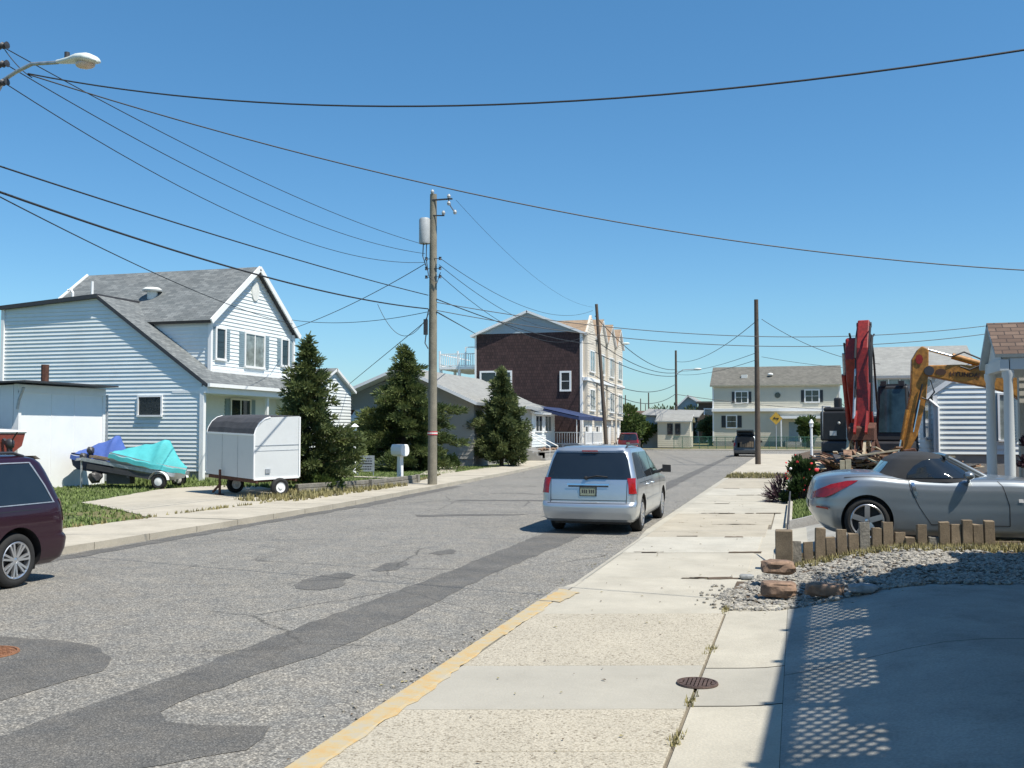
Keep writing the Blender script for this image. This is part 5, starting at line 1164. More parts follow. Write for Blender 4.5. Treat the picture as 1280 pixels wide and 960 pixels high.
# ---- two covered jet skis on a tilted trailer
def jetskis():
    u = Vector((math.cos(R(13)), math.sin(R(13)), 0)); c = at(205, 610, 28.4); c.z = .10
    T = thing('boat_trailer', 'galvanised two ski trailer standing nose up on the grass by the garage', 'trailer', c, R(13))
    m = MB(); sl = .17
    def Z(x): return .50-sl*x*1.0
    for y in (-.0, 1.25): m.bar((.35, y, Z(.35)), (-2.8, y, Z(-2.8)), .07, .11)
    for x in (.2, -.8, -1.8, -2.7): m.bar((x, 0, Z(x)-.03), (x, 1.25, Z(x)-.03), .06, .07)
    m.bar((-2.8, 0, Z(-2.8)), (-3.3, .6, Z(-3.2)-.1), .07, .09); m.bar((-2.8, 1.25, Z(-2.8)), (-3.3, .6, Z(-3.2)-.1), .07, .09)
    m.build('frame', 'galvanised', T)
    b = MB()
    for y in (.15, .45, .85, 1.1): b.bar((.1, y, Z(.1)+.12), (-2.6, y, Z(-2.6)+.12), .09, .07)
    b.build('bunk', 'old_wood', T)
    ax = MB(); ax.bar((-.1, -.2, .27), (-.1, 1.5, .27), .06, .06); ax.bar((-1.2, -.05, .42), (-1.2, 1.3, .42), .1, .1); ax.bar((-2.6, -.03, .74), (-.3, -.03, .36), .06, .16); ax.bar((-2.5, 1.0, .58), (-.3, 1.0, .30), .06, .16); ax.box(-2.0, -1.2, .1, .5, .15, .5); ax.blob((-2.6, .6, .35), .22, 2, 3, .2); ax.build('axle', 'dark_metal', T)
    for y in (-.18, 1.5):
        wh = MB(); r = .25; wh.lathe([(.14, -.07), (.2, -.08), (r, -.05), (r, .05), (.2, .08), (.14, .07)], axis='y', n=24); o = wh.build('wheel', 'tyre', T, smooth=35, loc=(-.1, y, r)); q = MB(); q.lathe([(0, -.075), (.06, -.07), (.14, -.055)], axis='y', n=20); q.build('rim', 'white_trim', o, smooth=35)
        f = MB(); rg = [[(-.1+.31*math.cos(t), y+dy, .27+.31*math.sin(t)) for dy in (-.11, .11)] for t in [i*math.pi/12+.1 for i in range(12)]]; f.grid(rg); f.build('mudguard', 'white_trim', T)
    j = MB(); j.tube([(-2.95, .3, 0), (-2.95, .3, 1.15)], .035); j.bar((-2.95, .3, .9), (-2.8, .0, .95), .04, .04); j.box(-3.05, -2.85, .2, .4, 0, .03); j.build('jack', 'galvanised', T)
    wn = MB(); wn.bar((-2.75, .5, .85), (-2.75, .5, 1.3), .08, .08); wn.blob((-2.75, .5, 1.25), .13, 2, 2, .15); wn.blob((-2.9, .3, 1.05), .12, 2, 2, .25); wn.build('winch', 'dark_metal', T)
    def ski(name, label, mat_, hull, loc, rz, pitch, L):
        S = thing(name, label, 'jet ski', loc, rz, 'covered jet skis on the trailer')
        S.rotation_euler = (0, pitch, rz); S.scale = (1.1, 1.1, 1.28)
        # hull
        h = MB(); n = 14; rg = []
        for i in range(n+1):
            t = i/n; x = -L/2+L*t; w_ = .52*(1-max(0, (t-.45)/.55)**2.2)+.02; kl = .0+.22*max(0, (t-.6)/.4)**2
            rg.append([(x, -w_, .46), (x, -w_*.96, .34), (x, -w_*.6, .12+kl), (x, 0, kl), (x, w_*.6, .12+kl), (x, w_*.96, .34), (x, w_, .46)])
        h.grid(rg); h.face(list(reversed(rg[0]))); h.face(rg[-1]); h.build('hull', hull, S, smooth=30, weld=True)
        st_ = MB(); st_.grid([[(x, sg*y-.0, z) for (x, y, z) in row] for sg, row in ((-1, []),)] or [[(0, 0, 0)]*2]*2) if False else None
        for sg in (-1, 1):
            q = MB(); q.grid([[(r_[0 if sg < 0 else 6][0], r_[0 if sg < 0 else 6][1]*1.012, z) for z in (.36, .42)] for r_ in rg]); q.build('hull_stripe', 'white_trim', S)
        # cover
        top = smooth_tab([(-L/2, .50), (-L*.36, .62), (-L*.18, .78), (0.0, .92), (L*.10, 1.04), (L*.17, 1.06), (L*.26, .86), (L*.38, .64), (L/2, .50)])
        c_ = MB(); n = 26; cr = []; rnd = random.Random(int(L*10))
        for i in range(n+1):
            t = i/n; x = -L/2+L*t; w_ = (.535*(1-max(0, (t-.45)/.55)**2.2)+.03); zt = top(x); row = []
            hw = .40 if abs(x-L*.13) < L*.05 else .20
            for k in range(13):
                a = -1+2*k/12; aa = abs(a)
                y = math.copysign(lerp(0, w_, min(1, aa)), a); 
                z = zt-(zt-.40)*(aa**(2.6 if hw > .3 else 1.5)); row.append((x, y, z+.012*math.sin(x*13+a*5)+rnd.uniform(-.006, .006)))
            cr.append(row)
        c_.grid(cr); c_.face(list(reversed(cr[0]))); c_.face(cr[-1]); c_.build('cover', mat_, S, smooth=70)
        sk_ = MB(); sk_.grid([[(r_[k][0], r_[k][1]*1.015, z) for z in (r_[k][2]-.10, r_[k][2]+.01)] for k in (0,) for r_ in cr]); sk_.grid([[(r_[12][0], r_[12][1]*1.015, z) for z in (r_[12][2]-.10, r_[12][2]+.01)] for r_ in cr]); sk_.build('cover_hem', mat_, S)
        return S
    p1 = at(192, 590, 30.1); ski('jet_ski', 'jet ski under a bright teal cover, hull showing, bow low toward the right', 'canvas_teal', 'pale_grey_siding', (at(186, 590, 28.7).x, 28.7, .46), R(9), R(13), 2.25)
    p2 = at(130, 590, 28.9); ski('jet_ski', 'jet ski under a blue cover at the raised left end of the trailer', 'canvas_blue', 'navy_canvas', (p2.x, 28.9, .54), R(12), R(9), 1.75)
jetskis()
# ---- boat at left edge
def boat():
    p = at(2, 565, 24.5)
    T = thing('motor_boat', 'boat with brown red hull and white rim at the left edge behind the maroon minivan', 'boat', (p.x, 24.5, 1.2), R(175))
    L = 4.2; rg = []; n = 14
    for i in range(n+1):
        t = i/n; x = -.0+L*t; w_ = .85*(1-max(0, (t-.4)/.6)**2.5)+.02; kl = .4*max(0, (t-.5)/.5)**2
        rg.append([(x, -w_, .78+.2*t), (x, -w_*.85, .35+kl*.6), (x, -w_*.3, .05+kl), (x, 0, kl), (x, w_*.3, .05+kl), (x, w_*.85, .35+kl*.6), (x, w_, .78+.2*t)])
    h = MB(); h.grid(rg); h.face(list(reversed(rg[0]))); h.build('hull', 'boat_red', T, smooth=30, weld=True)
    r = MB(); r.tube([q[0] for q in rg], .05, 6); r.tube([q[6] for q in rg], .05, 6); r.tube([rg[0][0], rg[0][6]], .05, 6); r.build('gunwale', 'white_trim', T)
    d = MB(); d.grid([[(q[0][0], q[0][1]*.97, q[0][2]-.02), (q[0][0], q[6][1]*.97, q[0][2]-.02)] for q in rg]); d.build('cockpit', 'tarp_dark', T)
    o = MB(); o.blob((-.32, 0, .42), .19, 2, 4, .1, (.8, .6, .9)); o.bar((-.3, 0, .4), (-.36, 0, -.25), .10, .13); o.bar((-.38, 0, .5), (-.72, .1, .78), .03, .03); o.bar((-.05, 0, .55), (-.3, 0, .35), .1, .1); o.lathe([(.02, -.40), (.12, -.38), (.02, -.34)], (0, 0, -.2), 'x', 10); o.build('outboard_motor', 'dark_metal', T, smooth=40)
    f = MB(); f.bar((.2, .3, .03), (4.8, .3, .03), .08, .08); f.bar((.2, -.3, .03), (4.8, -.3, .03), .08, .08); f.bar((1.2, -.9, -.82), (1.2, .9, -.82), .08, .08); [f.bar((1.2+dx, sy*.4, -.82), (1.2+dx*2, sy*.3, .05), .07, .07) for sy in (-1, 1) for dx in (-.4, .4)]
    f.build('cradle', 'galvanised', T)
    for sg in (-1, 1):
        wh = MB(); wh.lathe([(.14, -.07), (.2, -.08), (.28, -.05), (.28, .05), (.2, .08), (.14, .07)], axis='y', n=20); wh.build('wheel', 'tyre', T, smooth=35, loc=(1.2, sg*.9, -.82))
boat()
# ================================================================== EXCAVATORS
def poly_plate(mb, pts, w, side, m=0):
    """pts: list of 3D points in a vertical plane; thick plate of width w along side"""
    sd = Vector(side).normalized()*w/2; mb.hexa([Vector(p)-sd for p in pts], [Vector(p)+sd for p in pts], m); return mb
def tracks(T, L=3.6, gauge=1.2):
    for sg in (-1, 1):
        m = MB(); n = 18; ring = []
        for i in range(n): a = math.pi/2+math.pi*i/(n-1); ring.append((-L/2+.42*math.cos(a), .42+.42*math.sin(a)))
        for i in range(n): a = -math.pi/2+math.pi*i/(n-1); ring.append((L/2+.42*math.cos(a), .42+.42*math.sin(a)))
        y = sg*gauge; m.hexa([(x, y-.28, z) for x, z in ring], [(x, y+.28, z) for x, z in ring])
        for i in range(26):
            x = -L/2+L*i/25; m.box(x-.03, x+.03, y-.29, y+.29, .84, .88)
        m.build('track', 'black_plastic', T)
        r = MB(); 
        for i in range(6): r.lathe([(0, -.30), (.17, -.30), (.17, .30), (0, .30)], (-L/2+L*i/5, y, .36), 'y', 14)
        r.build('roller', 'rust', T)
def red_excavator():
    T = thing('red_excavator', 'dirty red excavator with its boom raised straight up above the wreckage', 'excavator', (2.15, 32.4, .35), R(-101))
    tracks(T)
    m = MB(); m.hexa([(-1.9, -1.25, 1.0), (1.2, -1.25, 1.0), (1.2, 1.25, 1.0), (-1.9, 1.25, 1.0)], [(-1.9, -1.25, 1.35), (1.2, -1.25, 1.35), (1.2, 1.25, 1.35), (-1.9, 1.25, 1.35)]); m.box(-1.9, .4, -1.2, -.2, 1.35, 2.05); m.box(-2.3, -1.6, -1.2, 1.2, 1.0, 2.15); m.build('body', 'dark_metal', T, bevel=.06)
    # engine deck on the left of the photo
    e = MB(); e.box(-1.4, 1.1, -1.28, -.45, 1.36, 2.25); e.box(-.4, .0, -1.05, -.85, 2.25, 2.7); e.box(-1.2, 1.0, -1.2, -.6, 2.25, 2.38); e.build('engine_cover', 'black_plastic', T, bevel=.05)
    g = MB(); g.tube([(1.12, -1.2, 1.4), (1.12, -1.2, 2.4), (-.2, -1.2, 2.42), (-.2, -1.2, 1.4)], .025, 6); g.tube([(1.15, -.5, 1.4), (1.15, -.5, 2.4)], .02, 6); g.build('handrail', 'galvanised', T)
    dc = MB(); dc.box(1.105, 1.11, -1.0, -.8, 1.52, 1.66); dc.blob((1.11, -.72, 1.9), .05, 1, 1, .02); dc.build('decal', 'vent_white', T)
    c = MB(); c.hexa([(-.4, .32, 1.36), (1.15, .32, 1.36), (1.15, 1.25, 1.36), (-.4, 1.25, 1.36)], [(-.35, .36, 3.0), (.85, .36, 3.0), (.85, 1.2, 3.0), (-.35, 1.2, 3.0)]); cb = c.build('cab', 'black_plastic', T, bevel=.05)
    q = MB(); q.face([(1.135, .40, 1.62), (1.135, 1.17, 1.62), (.90, 1.12, 2.90), (.90, .44, 2.90)]); q.prism([(-.2, 1.262, 1.8), (.95, 1.262, 1.8), (.75, 1.225, 2.85), (-.2, 1.225, 2.85)], (0, .006, 0)); q.prism([(-.2, .31, 1.8), (.95, .31, 1.8), (.75, .345, 2.85), (-.2, .345, 2.85)], (0, -.006, 0)); q.build('window', 'cab_glass', cb)
    l = MB(); [l.box(.8, .95, y, y+.16, 3.02, 3.14) for y in (.45, .95)]; l.box(-.2, .7, .4, 1.15, 3.0, 3.06); l.build('work_lamp', 'dark_metal', cb)
    # boom, stick: plane runs toward the camera
    S = (0, 1, 0); y = -.08
    m = MB(); poly_plate(m, [(.6, y, 1.35), (1.3, y, 1.3), (2.45, y, 2.9), (2.72, y, 3.7), (2.6, y, 4.3), (2.35, y, 4.35), (1.85, y, 3.9), (1.4, y, 3.0)], .42, S); m.build('boom', 'red_machine', T, bevel=.04)
    m = MB(); poly_plate(m, [(2.45, y+.30, 4.78), (2.62, y+.30, 4.82), (3.0, y+.30, 4.0), (3.3, y+.30, 1.7), (3.08, y+.30, 1.6), (2.7, y+.30, 2.8), (2.35, y+.30, 4.1)], .32, S); m.build('stick', 'red_machine', T, bevel=.03)
    m = MB(); m.tube([(2.5, y+.1, 4.05), (2.5, y+.5, 4.05)], .12, 12); m.tube([(2.52, y+.1, 4.68), (2.52, y+.5, 4.68)], .08, 12); m.build('pivot', 'dark_metal', T)
    m = MB(); m.tube([(1.35, y-.30, 1.7), (2.1, y-.32, 3.3)], .085, 12); m.build('cylinder', 'red_machine', T, smooth=40); m = MB(); m.tube([(1.35, y+.30, 1.7), (2.1, y+.30, 3.3)], .085, 12); m.build('cylinder', 'red_machine', T, smooth=40); m = MB(); m.tube([(1.7, y-.05, 3.7), (2.25, y+.0, 4.3)], .07, 10); m.build('cylinder', 'red_machine', T, smooth=40)
    m = MB(); m.tube([(2.05, y-.32, 3.2), (2.35, y-.3, 3.9)], .045, 10); m.tube([(2.05, y+.30, 3.2), (2.4, y+.3, 3.9)], .045, 10); m.tube([(3.0, y+.12, 3.4), (3.35, y+.10, 2.0)], .04, 10); m.build('piston_rod', 'galvanised', T, smooth=40)
    m = MB(); m.prism([(1.75, y-.235, 3.3), (2.2, y-.235, 3.2), (2.5, y-.235, 4.1), (2.3, y-.235, 4.2)], (0, .02, 0)); m.build('boom_panel', 'galvanised', T)
    for dy, pts in ((.52, [(2.6, 4.6), (2.95, 4.6), (3.2, 4.2), (3.25, 3.6), (3.2, 3.0)]), (.56, [(2.5, 4.4), (2.9, 4.3), (3.15, 3.8), (3.2, 3.0), (3.25, 2.2)]), (.12, [(2.3, 4.2), (2.6, 4.5), (2.9, 4.2), (3.1, 3.7)]), (-.1, [(1.3, 2.2), (1.9, 3.6), (2.3, 4.3), (2.55, 4.45)]), (.12, [(2.5, 4.6), (2.85, 4.2), (3.0, 3.4), (3.25, 2.6)]), (.48, [(1.3, 2.3), (2.0, 3.8), (2.4, 4.2), (2.6, 4.4)]), (-.28, [(1.1, 2.0), (1.9, 3.5), (2.35, 4.2)])):
        m = MB(); m.tube([(x, y+dy, z) for x, z in pts], .03, 6); m.build('hose', 'cable', T, smooth=True)
    m = MB(); poly_plate(m, [(3.0, y+.3, 1.9), (3.45, y+.3, 1.75), (3.5, y+.3, 1.4), (2.95, y+.3, 1.4)], .7, S); m.build('bucket', 'rust', T, bevel=.02)
    for k in range(4):
        yy = y-.05+k*.22
        for sx, aa in ((1, 0), (-1, .1)):
            m = MB(); pts = [(3.2+sx*.15, yy, 1.42), (3.2+sx*.5, yy+aa, 1.0), (3.2+sx*.42, yy+aa, .5), (3.2+sx*.12, yy+aa, .2)]
            for q0, q1 in zip(pts, pts[1:]): m.bar(q0, q1, .07, .13)
            m.build('tine', 'rust' if k % 2 else 'debris_pale', T)
    m = MB(); m.bar((3.2, y+.15, 2.2), (3.65, y+.15, 1.6), .06, .10); m.bar((3.2, y+.45, 2.2), (3.65, y+.45, 1.6), .06, .10); m.build('linkage', 'red_machine', T)
mat('cab_glass', (.025, .05, .065), .08, .5, 2, spec=.6)
red_excavator()
def yellow_excavator():
    Y = 29.5
    base = at(1420, 560, Y+.3)
    T = thing('yellow_excavator', 'worn yellow excavator arm reaching left with lettering on its boom', 'excavator', (base.x, Y+.3, .35), math.pi)
    tracks(T)
    m = MB(); m.box(-2.2, 1.6, -1.25, 1.25, 1.0, 1.4); m.box(-2.4, -.4, -1.2, 1.2, 1.4, 2.2); m.build('body', 'yellow_machine', T, bevel=.06)
    c = MB(); c.box(-.2, 1.4, .4, 1.25, 1.4, 3.0); cb = c.build('cab', 'black_plastic', T, bevel=.05); q = MB(); q.box(1.395, 1.41, .5, 1.15, 1.7, 2.85); q.build('window', 'cab_glass', cb)
    def L(px, py, dy=0):
        p = at(px, py, Y+dy); return (-(p.x-base.x), -(p.y-(Y+.3)), p.z-.35)
    S = (0, 1, 0)
    m = MB(); poly_plate(m, [L(1160, 457), L(1200, 456), L(1262, 462), L(1300, 476), L(1345, 505), L(1380, 550), L(1340, 560), L(1300, 520), L(1262, 492), L(1230, 484), L(1180, 475), L(1158, 470)], .36, S); m.build('boom', 'yellow_machine', T, bevel=.03)
    m = MB(); poly_plate(m, [L(1152, 433), L(1160, 437), L(1160, 462), L(1157, 500), L(1146, 545), L(1136, 563), L(1127, 566), L(1126, 545), L(1132, 520), L(1138, 490), L(1139, 450), L(1146, 438)], .34, S); m.build('stick', 'yellow_machine', T, bevel=.03)
    m = MB(); m.tube([L(1190, 445, -.05), L(1226, 455, -.05)], .085, 12); m.build('cylinder', 'yellow_machine', T, smooth=40); m = MB(); m.tube([L(1134, 512, -.25), L(1127, 550, -.25)], .05, 10); m.build('cylinder', 'yellow_machine', T, smooth=40)
    m = MB(); m.tube([L(1155, 436, -.05), L(1192, 446, -.05)], .035, 10); m.tube([L(1127, 548, -.25), L(1121, 580, -.25)], .03, 10); m.tube([L(1150, 500, -.25), L(1142, 540, -.25)], .022, 8); m.build('piston_rod', 'chrome', T, smooth=40)
    m = MB(); a = L(1160, 464); m.tube([(a[0], a[1]-.25, a[2]), (a[0], a[1]+.25, a[2])], .13, 14); m.build('pivot', 'dark_metal', T)
    for pts in ([(1190, 446), (1205, 440), (1222, 447), (1240, 455)], [(1230, 455), (1212, 462), (1200, 458)], [(1163, 475), (1168, 490), (1160, 500), (1152, 497)], [(1153, 480), (1146, 510), (1142, 535)]):
        m = MB(); m.tube([L(x, y_, -.23) for x, y_ in pts], .025, 6); m.build('hose', 'cable', T, smooth=True)
    m = MB(); poly_plate(m, [L(1128, 562), L(1142, 560), L(1150, 575), L(1146, 598), L(1125, 605), L(1116, 590)], .8, S); m.build('bucket', 'rust', T, bevel=.02)
    m = MB(); a = L(1149, 449, -.19); ring = [(a[0]+.10*math.cos(i*.785), a[1], a[2]+.14*math.sin(i*.785)) for i in range(8)]; m.hexa(ring, [(x, y_+.006, z) for x, y_, z in ring]); m.build('paint_mark', 'red_machine', T)
    # lettering on the boom side facing the street
    cu = bpy.data.curves.new('lettering', 'FONT'); cu.body = 'HYUNDAI'; cu.size = .165; cu.extrude = .004; cu.align_x = 'CENTER'; cu.align_y = 'CENTER'; cu.space_character = 1.05; cu.offset = .006
    tmp = bpy.data.objects.new('t', cu); col.objects.link(tmp); dg = bpy.context.evaluated_depsgraph_get(); me = bpy.data.meshes.new_from_object(tmp.evaluated_get(dg)); bpy.data.objects.remove(tmp)
    me.materials.clear(); me.materials.append(MT['lettering'])
    p = at(1206, 468.5, Y-.19); o = bpy.data.objects.new('lettering', me); col.objects.link(o); o.parent = T
    o.location = (-(p.x-base.x), -(p.y-(Y+.3)), p.z-.35); o.rotation_euler = (math.pi/2, R(4), math.pi)
    q = MB(); a = L(1176, 465, -.185); ring = [(a[0]+.14*math.cos(i*.5236), a[1], a[2]+.09*math.sin(i*.5236)) for i in range(12)]; q.hexa(ring, [(x, y_+.006, z) for x, y_, z in ring]); q.build('emblem', 'lettering', T)
yellow_excavator()
# wreckage heap
def debris():
    rnd = random.Random(17); m = MB()
    def h(x): return max(.1, 1.2-.5*abs(x-2.0)/2.2)
    for i in range(620):
        x = rnd.uniform(.2, 4.6); y = rnd.uniform(27.5, 30.3); z = .35+h(x)*rnd.random()**.7; l = rnd.uniform(.2, 1.1); a = rnd.uniform(0, 6.28); e = rnd.uniform(-.5, .5)
        d = Vector((math.cos(a)*math.cos(e), math.sin(a)*math.cos(e), math.sin(e)))*l/2; c = Vector((x, y, z)); m.bar(c-d, c+d, rnd.uniform(.04, .22), rnd.uniform(.02, .06), 0 if rnd.random() < .62 else 1 if rnd.random() < .5 else 2 if rnd.random() < .5 else 3)
    for i in range(60): m.blob((rnd.uniform(.3, 4.4), rnd.uniform(28, 30), .3+rnd.random()*.5), rnd.uniform(.1, .3), 1, i, .35, m=2 if i % 3 else 0)
    st(m.build('wreckage', ['debris_wood', 'dark_metal', 'rust', 'debris_pale']), 'stuff')
    m = MB()
    for i in range(260):
        x = rnd.uniform(3.6, 8); y = rnd.uniform(21.5, 25.2); m.blob((x, y, .4+rnd.random()*.25), rnd.uniform(.06, .2), 1, i, .3, m=rnd.choice((0, 0, 1)))
    st(m.build('rubble', ['rock', 'grey_rock']), 'stuff')
    for (x, y, z, x2, y2, z2, lab) in ((.95, 27.6, 1.28, 2.55, 27.6, 1.52, 'long pale board lying on top of the wreckage under the red boom'), (2.7, 27.7, 1.45, 3.9, 27.7, 1.35, 'pale board resting on the wreckage left of the yellow bucket'), (.3, 27.6, 1.25, 1.0, 27.6, 1.3, 'dark roof plank sticking out of the wreckage toward the street')):
        q = MB(); q.bar((x, y, z), (x2, y2, z2), .12, .04); tag(q.build('plank', 'debris_pale' if 'pale' in lab else 'dark_metal'), lab, 'plank', 'planks on the wreckage')
    B = thing('wooden_box', 'pale wooden box on a post at the foot of the wreckage behind the convertible', 'box', (1.15, 26.2, .3)); q = MB(); q.box(-.12, -.01, -.1, .1, .55, .98); q.box(.01, .14, -.1, .1, .55, 1.0); q.build('box', 'debris_pale', B); q = MB(); q.bar((0, 0, 0), (0, 0, .55), .06, .06); q.build('post', 'old_wood', B)
debris()
# ================================================================== TREES
def leafquad(mb, c, d, s, rnd, w=.34):
    d = d.normalized(); r = Vector((rnd.uniform(-1, 1), rnd.uniform(-1, 1), rnd.uniform(-1, 1))); x = d.cross(r)
    if x.length < 1e-3: return
    x = x.normalized()*s*w*.5; mb.face([c-x, c+x, c+x*.5+d*s, c-x*.5+d*s])
def clump(mb, c, r, n, rnd, s=.12, outd=None, sq=(1, 1, .7), w=.34):
    for _ in range(n):
        v = Vector((rnd.gauss(0, 1), rnd.gauss(0, 1), rnd.gauss(0, 1))).normalized(); q = rnd.random()**.45
        p = c+Vector((v.x*r*sq[0], v.y*r*sq[1], v.z*r*sq[2]))*q
        d = v*.8+Vector((0, 0, rnd.uniform(-.1, .7)))+(outd*.8 if outd else Vector((0, 0, 0))); leafquad(mb, p, d, s*rnd.uniform(.7, 1.3), rnd, w)
def conifer(name, label, loc, h, prof, m, seed, nb=120, nl=110, s=.13, droop=-.1, cr=.30, tr=.11, lean=(0, 0), z0=.25, sq=(1, 1, .6), cat='tree', grp=None):
    """prof(t): branch reach at height fraction t"""
    T = thing(name, label, cat, loc, 0, grp); rnd = random.Random(seed); F = MB(); K = MB()
    def axis(t): return Vector((lean[0]*t*t, lean[1]*t*t, h*t))
    K.tube([axis(t/8)+Vector((rnd.uniform(-.03, .03), rnd.uniform(-.03, .03), 0)) for t in range(9)], [tr*(1-t/8.6) for t in range(9)], 8)
    for i in range(nb):
        t = z0/h+(1-z0/h)*((i+rnd.random())/nb); Lr = prof(t)*rnd.choice((.55, .8, .95, 1.05, 1.25))*rnd.uniform(.85, 1.1); a = i*2.399+rnd.uniform(-.4, .4); b0 = axis(t); d = Vector((math.cos(a), math.sin(a), 0))
        tip = b0+d*Lr+Vector((0, 0, droop*Lr+rnd.uniform(-.1, .15))); mid = b0+d*Lr*.5+Vector((0, 0, .06*Lr)); K.tube([b0, mid, tip], [.03, .018, .006], 5, caps=False)
        k = max(1, int(Lr/(cr*.75)))
        for j in range(k+1):
            q = .35+.65*(j/max(1, k)); p = b0.lerp(mid, q*2) if q < .5 else mid.lerp(tip, q*2-1)
            rr = cr*rnd.uniform(.6, 1.15)*(1-.25*q)*(.55+.45*min(1, (1-t)*4)); p = p+Vector((rnd.uniform(-.1, .1), rnd.uniform(-.1, .1), rnd.uniform(-.08, .08))); clump(F, p, rr, int(nl*(rr/cr)**1.5), rnd, s, d, sq)
    clump(F, axis(1.0), cr*.4, int(nl*.4), rnd, s, Vector((0, 0, 1)), (.5, .5, 1.2))
    F.build('crown', m, T); K.build('trunk', 'bark', T, smooth=40); return T
conifer('conifer', 'pointed dark green conifer directly behind the white box trailer', (-15.35, 29.3, .1), 4.85, smooth_tab([(0, 1.3), (.12, 1.75), (.33, 1.35), (.48, .95), (.62, .68), (.76, .50), (.88, .27), (1, .06)]), 'needle_a', 3, 115, 78, .14, .12, .27)
conifer('conifer', 'wide ragged conifer with layered pads behind the mailbox and wooden pole', (-18.35, 45, .1), 5.85, smooth_tab([(0, 1.9), (.15, 2.3), (.35, 2.5), (.5, 2.0), (.62, 1.2), (.72, .75), (.9, .6), (1, .15)]), 'needle_b', 8, 92, 150, .16, .0, .46, .17, sq=(1.1, 1.1, .45))
conifer('conifer', 'narrow conifer at the ranch house\'s right corner by the white steps', (-15.15, 50.8, .1), 5.1, smooth_tab([(0, 1.0), (.1, 1.4), (.3, 1.45), (.5, 1.05), (.62, .8), (.75, .5), (.88, .28), (1, .08)]), 'needle_c', 12, 115, 110, .16, .25, .34, .13, sq=(.9, .9, .9))
conifer('conifer_shoot', 'smaller leaning shoot on the right flank of the narrow conifer', (-14.6, 50.9, .1), 3.75, smooth_tab([(0, .5), (.5, .55), (.8, .3), (1, .06)]), 'needle_c', 13, 45, 80, .15, .3, .28, .08, sq=(.9, .9, .9))
def bush(name, label, loc, r, h, m, seed, n=26, nl=110, s=.13, cat='bush', w=.5, grp=None):
    T = thing(name, label, cat, loc, 0, grp); rnd = random.Random(seed); F = MB(); K = MB()
    for i in range(n):
        a = rnd.uniform(0, 6.28); q = rnd.random()**.6; e = rnd.uniform(.15, 1); p = Vector((math.cos(a)*r*q*(1.1-.5*e), math.sin(a)*r*q*(1.1-.5*e), h*e*(.55+.45*(1-q*q)))); K.tube([(0, 0, 0), p*.5+Vector((0, 0, .05)), p], [.025, .015, .006], 5, caps=False); clump(F, p, r*.33*rnd.uniform(.7, 1.2), nl, rnd, s, p.normalized(), (1, 1, .8), w)
    F.build('foliage', m, T); K.build('stem', 'bark', T); return T
bush('shrub', 'broad olive green shrub beside the white lamp post', (-20.3, 43.6, .1), 1.5, 1.75, 'leaf_mid', 3, 34, 110, .12)
bush('shrub', 'low dark shrub under the wide ragged conifer', (-17.9, 43.0, .1), 1.0, .95, 'needle_b', 4, 24, 100, .12)
bush('shrub', 'low clipped shrub right of the mailbox below the wide conifer', (-17.0, 44.6, .1), 1.0, .95, 'leaf_dark', 5, 20, 100, .12)
bush('shrub', 'juniper spreading at the foot of the pointed conifer beside the yard sign', (-14.6, 28.9, .1), .7, .6, 'leaf_mid', 6, 22, 100, .12)
bush('shrub', 'dark little shrub at the grey ranch house wall', (-17.6, 49.2, .1), .7, .6, 'leaf_dark', 7, 14, 80, .11)
bush('shrub', 'green bush poking in at the left edge in front of the garage', (-25.6, 24.6, .1), 1.15, 3.3, 'leaf_mid', 8, 34, 120, .12)
def broadleaf(label, loc, h, r, m, seed, n=60, nl=60, s=.4, name='tree', grp=None):
    T = thing(name, label, 'tree', loc, 0, grp); rnd = random.Random(seed); F = MB(); K = MB(); K.tube([(0, 0, 0), (.1, 0, h*.35), (0, .1, h*.75)], [.22, .16, .07], 8)
    for i in range(n):
        v = Vector((rnd.gauss(0, 1), rnd.gauss(0, 1), rnd.gauss(0, 1))).normalized()*rnd.random()**.4; p = Vector((v.x*r, v.y*r, h*.62+v.z*h*.38)); 
        if i % 5 == 0: K.tube([(0, 0, h*.3), p*.6+Vector((0, 0, h*.12)), p], [.08, .05, .02], 5, caps=False)
        clump(F, p, r*.3, nl, rnd, s, v, (1, 1, .8), .6)
    F.build('crown', m, T); K.build('trunk', 'bark', T); return T
G2 = 'trees beyond the cross street'
for (px, Y, h, r, lab, sd) in ((787, 102, 4.4, 1.7, 'leafy green tree at the cream block\'s right corner', 1), (800, 106, 3.0, 1.6, 'low bushy tree left of the dark red vehicle', 2), (838, 160, 5.6, 4.5, 'distant pale green tree behind the grey shed roof', 3), (866, 150, 5.2, 2.2, 'small distant tree beside the blue grey house', 4), (888, 125, 3.4, 1.3, 'dark shrub like tree left of the cream house', 5), (1010, 112, 3.6, 1.1, 'small bright green tree by the cream house porch', 6), (1100, 150, 7, 4, 'distant tree behind the pale grey house', 7)):
    p = at(px, 540, Y); broadleaf(lab, (p.x, Y, .1), h, r, 'leaf_far' if Y > 120 else 'leaf_mid', sd, 36, 50, .35, grp=G2)
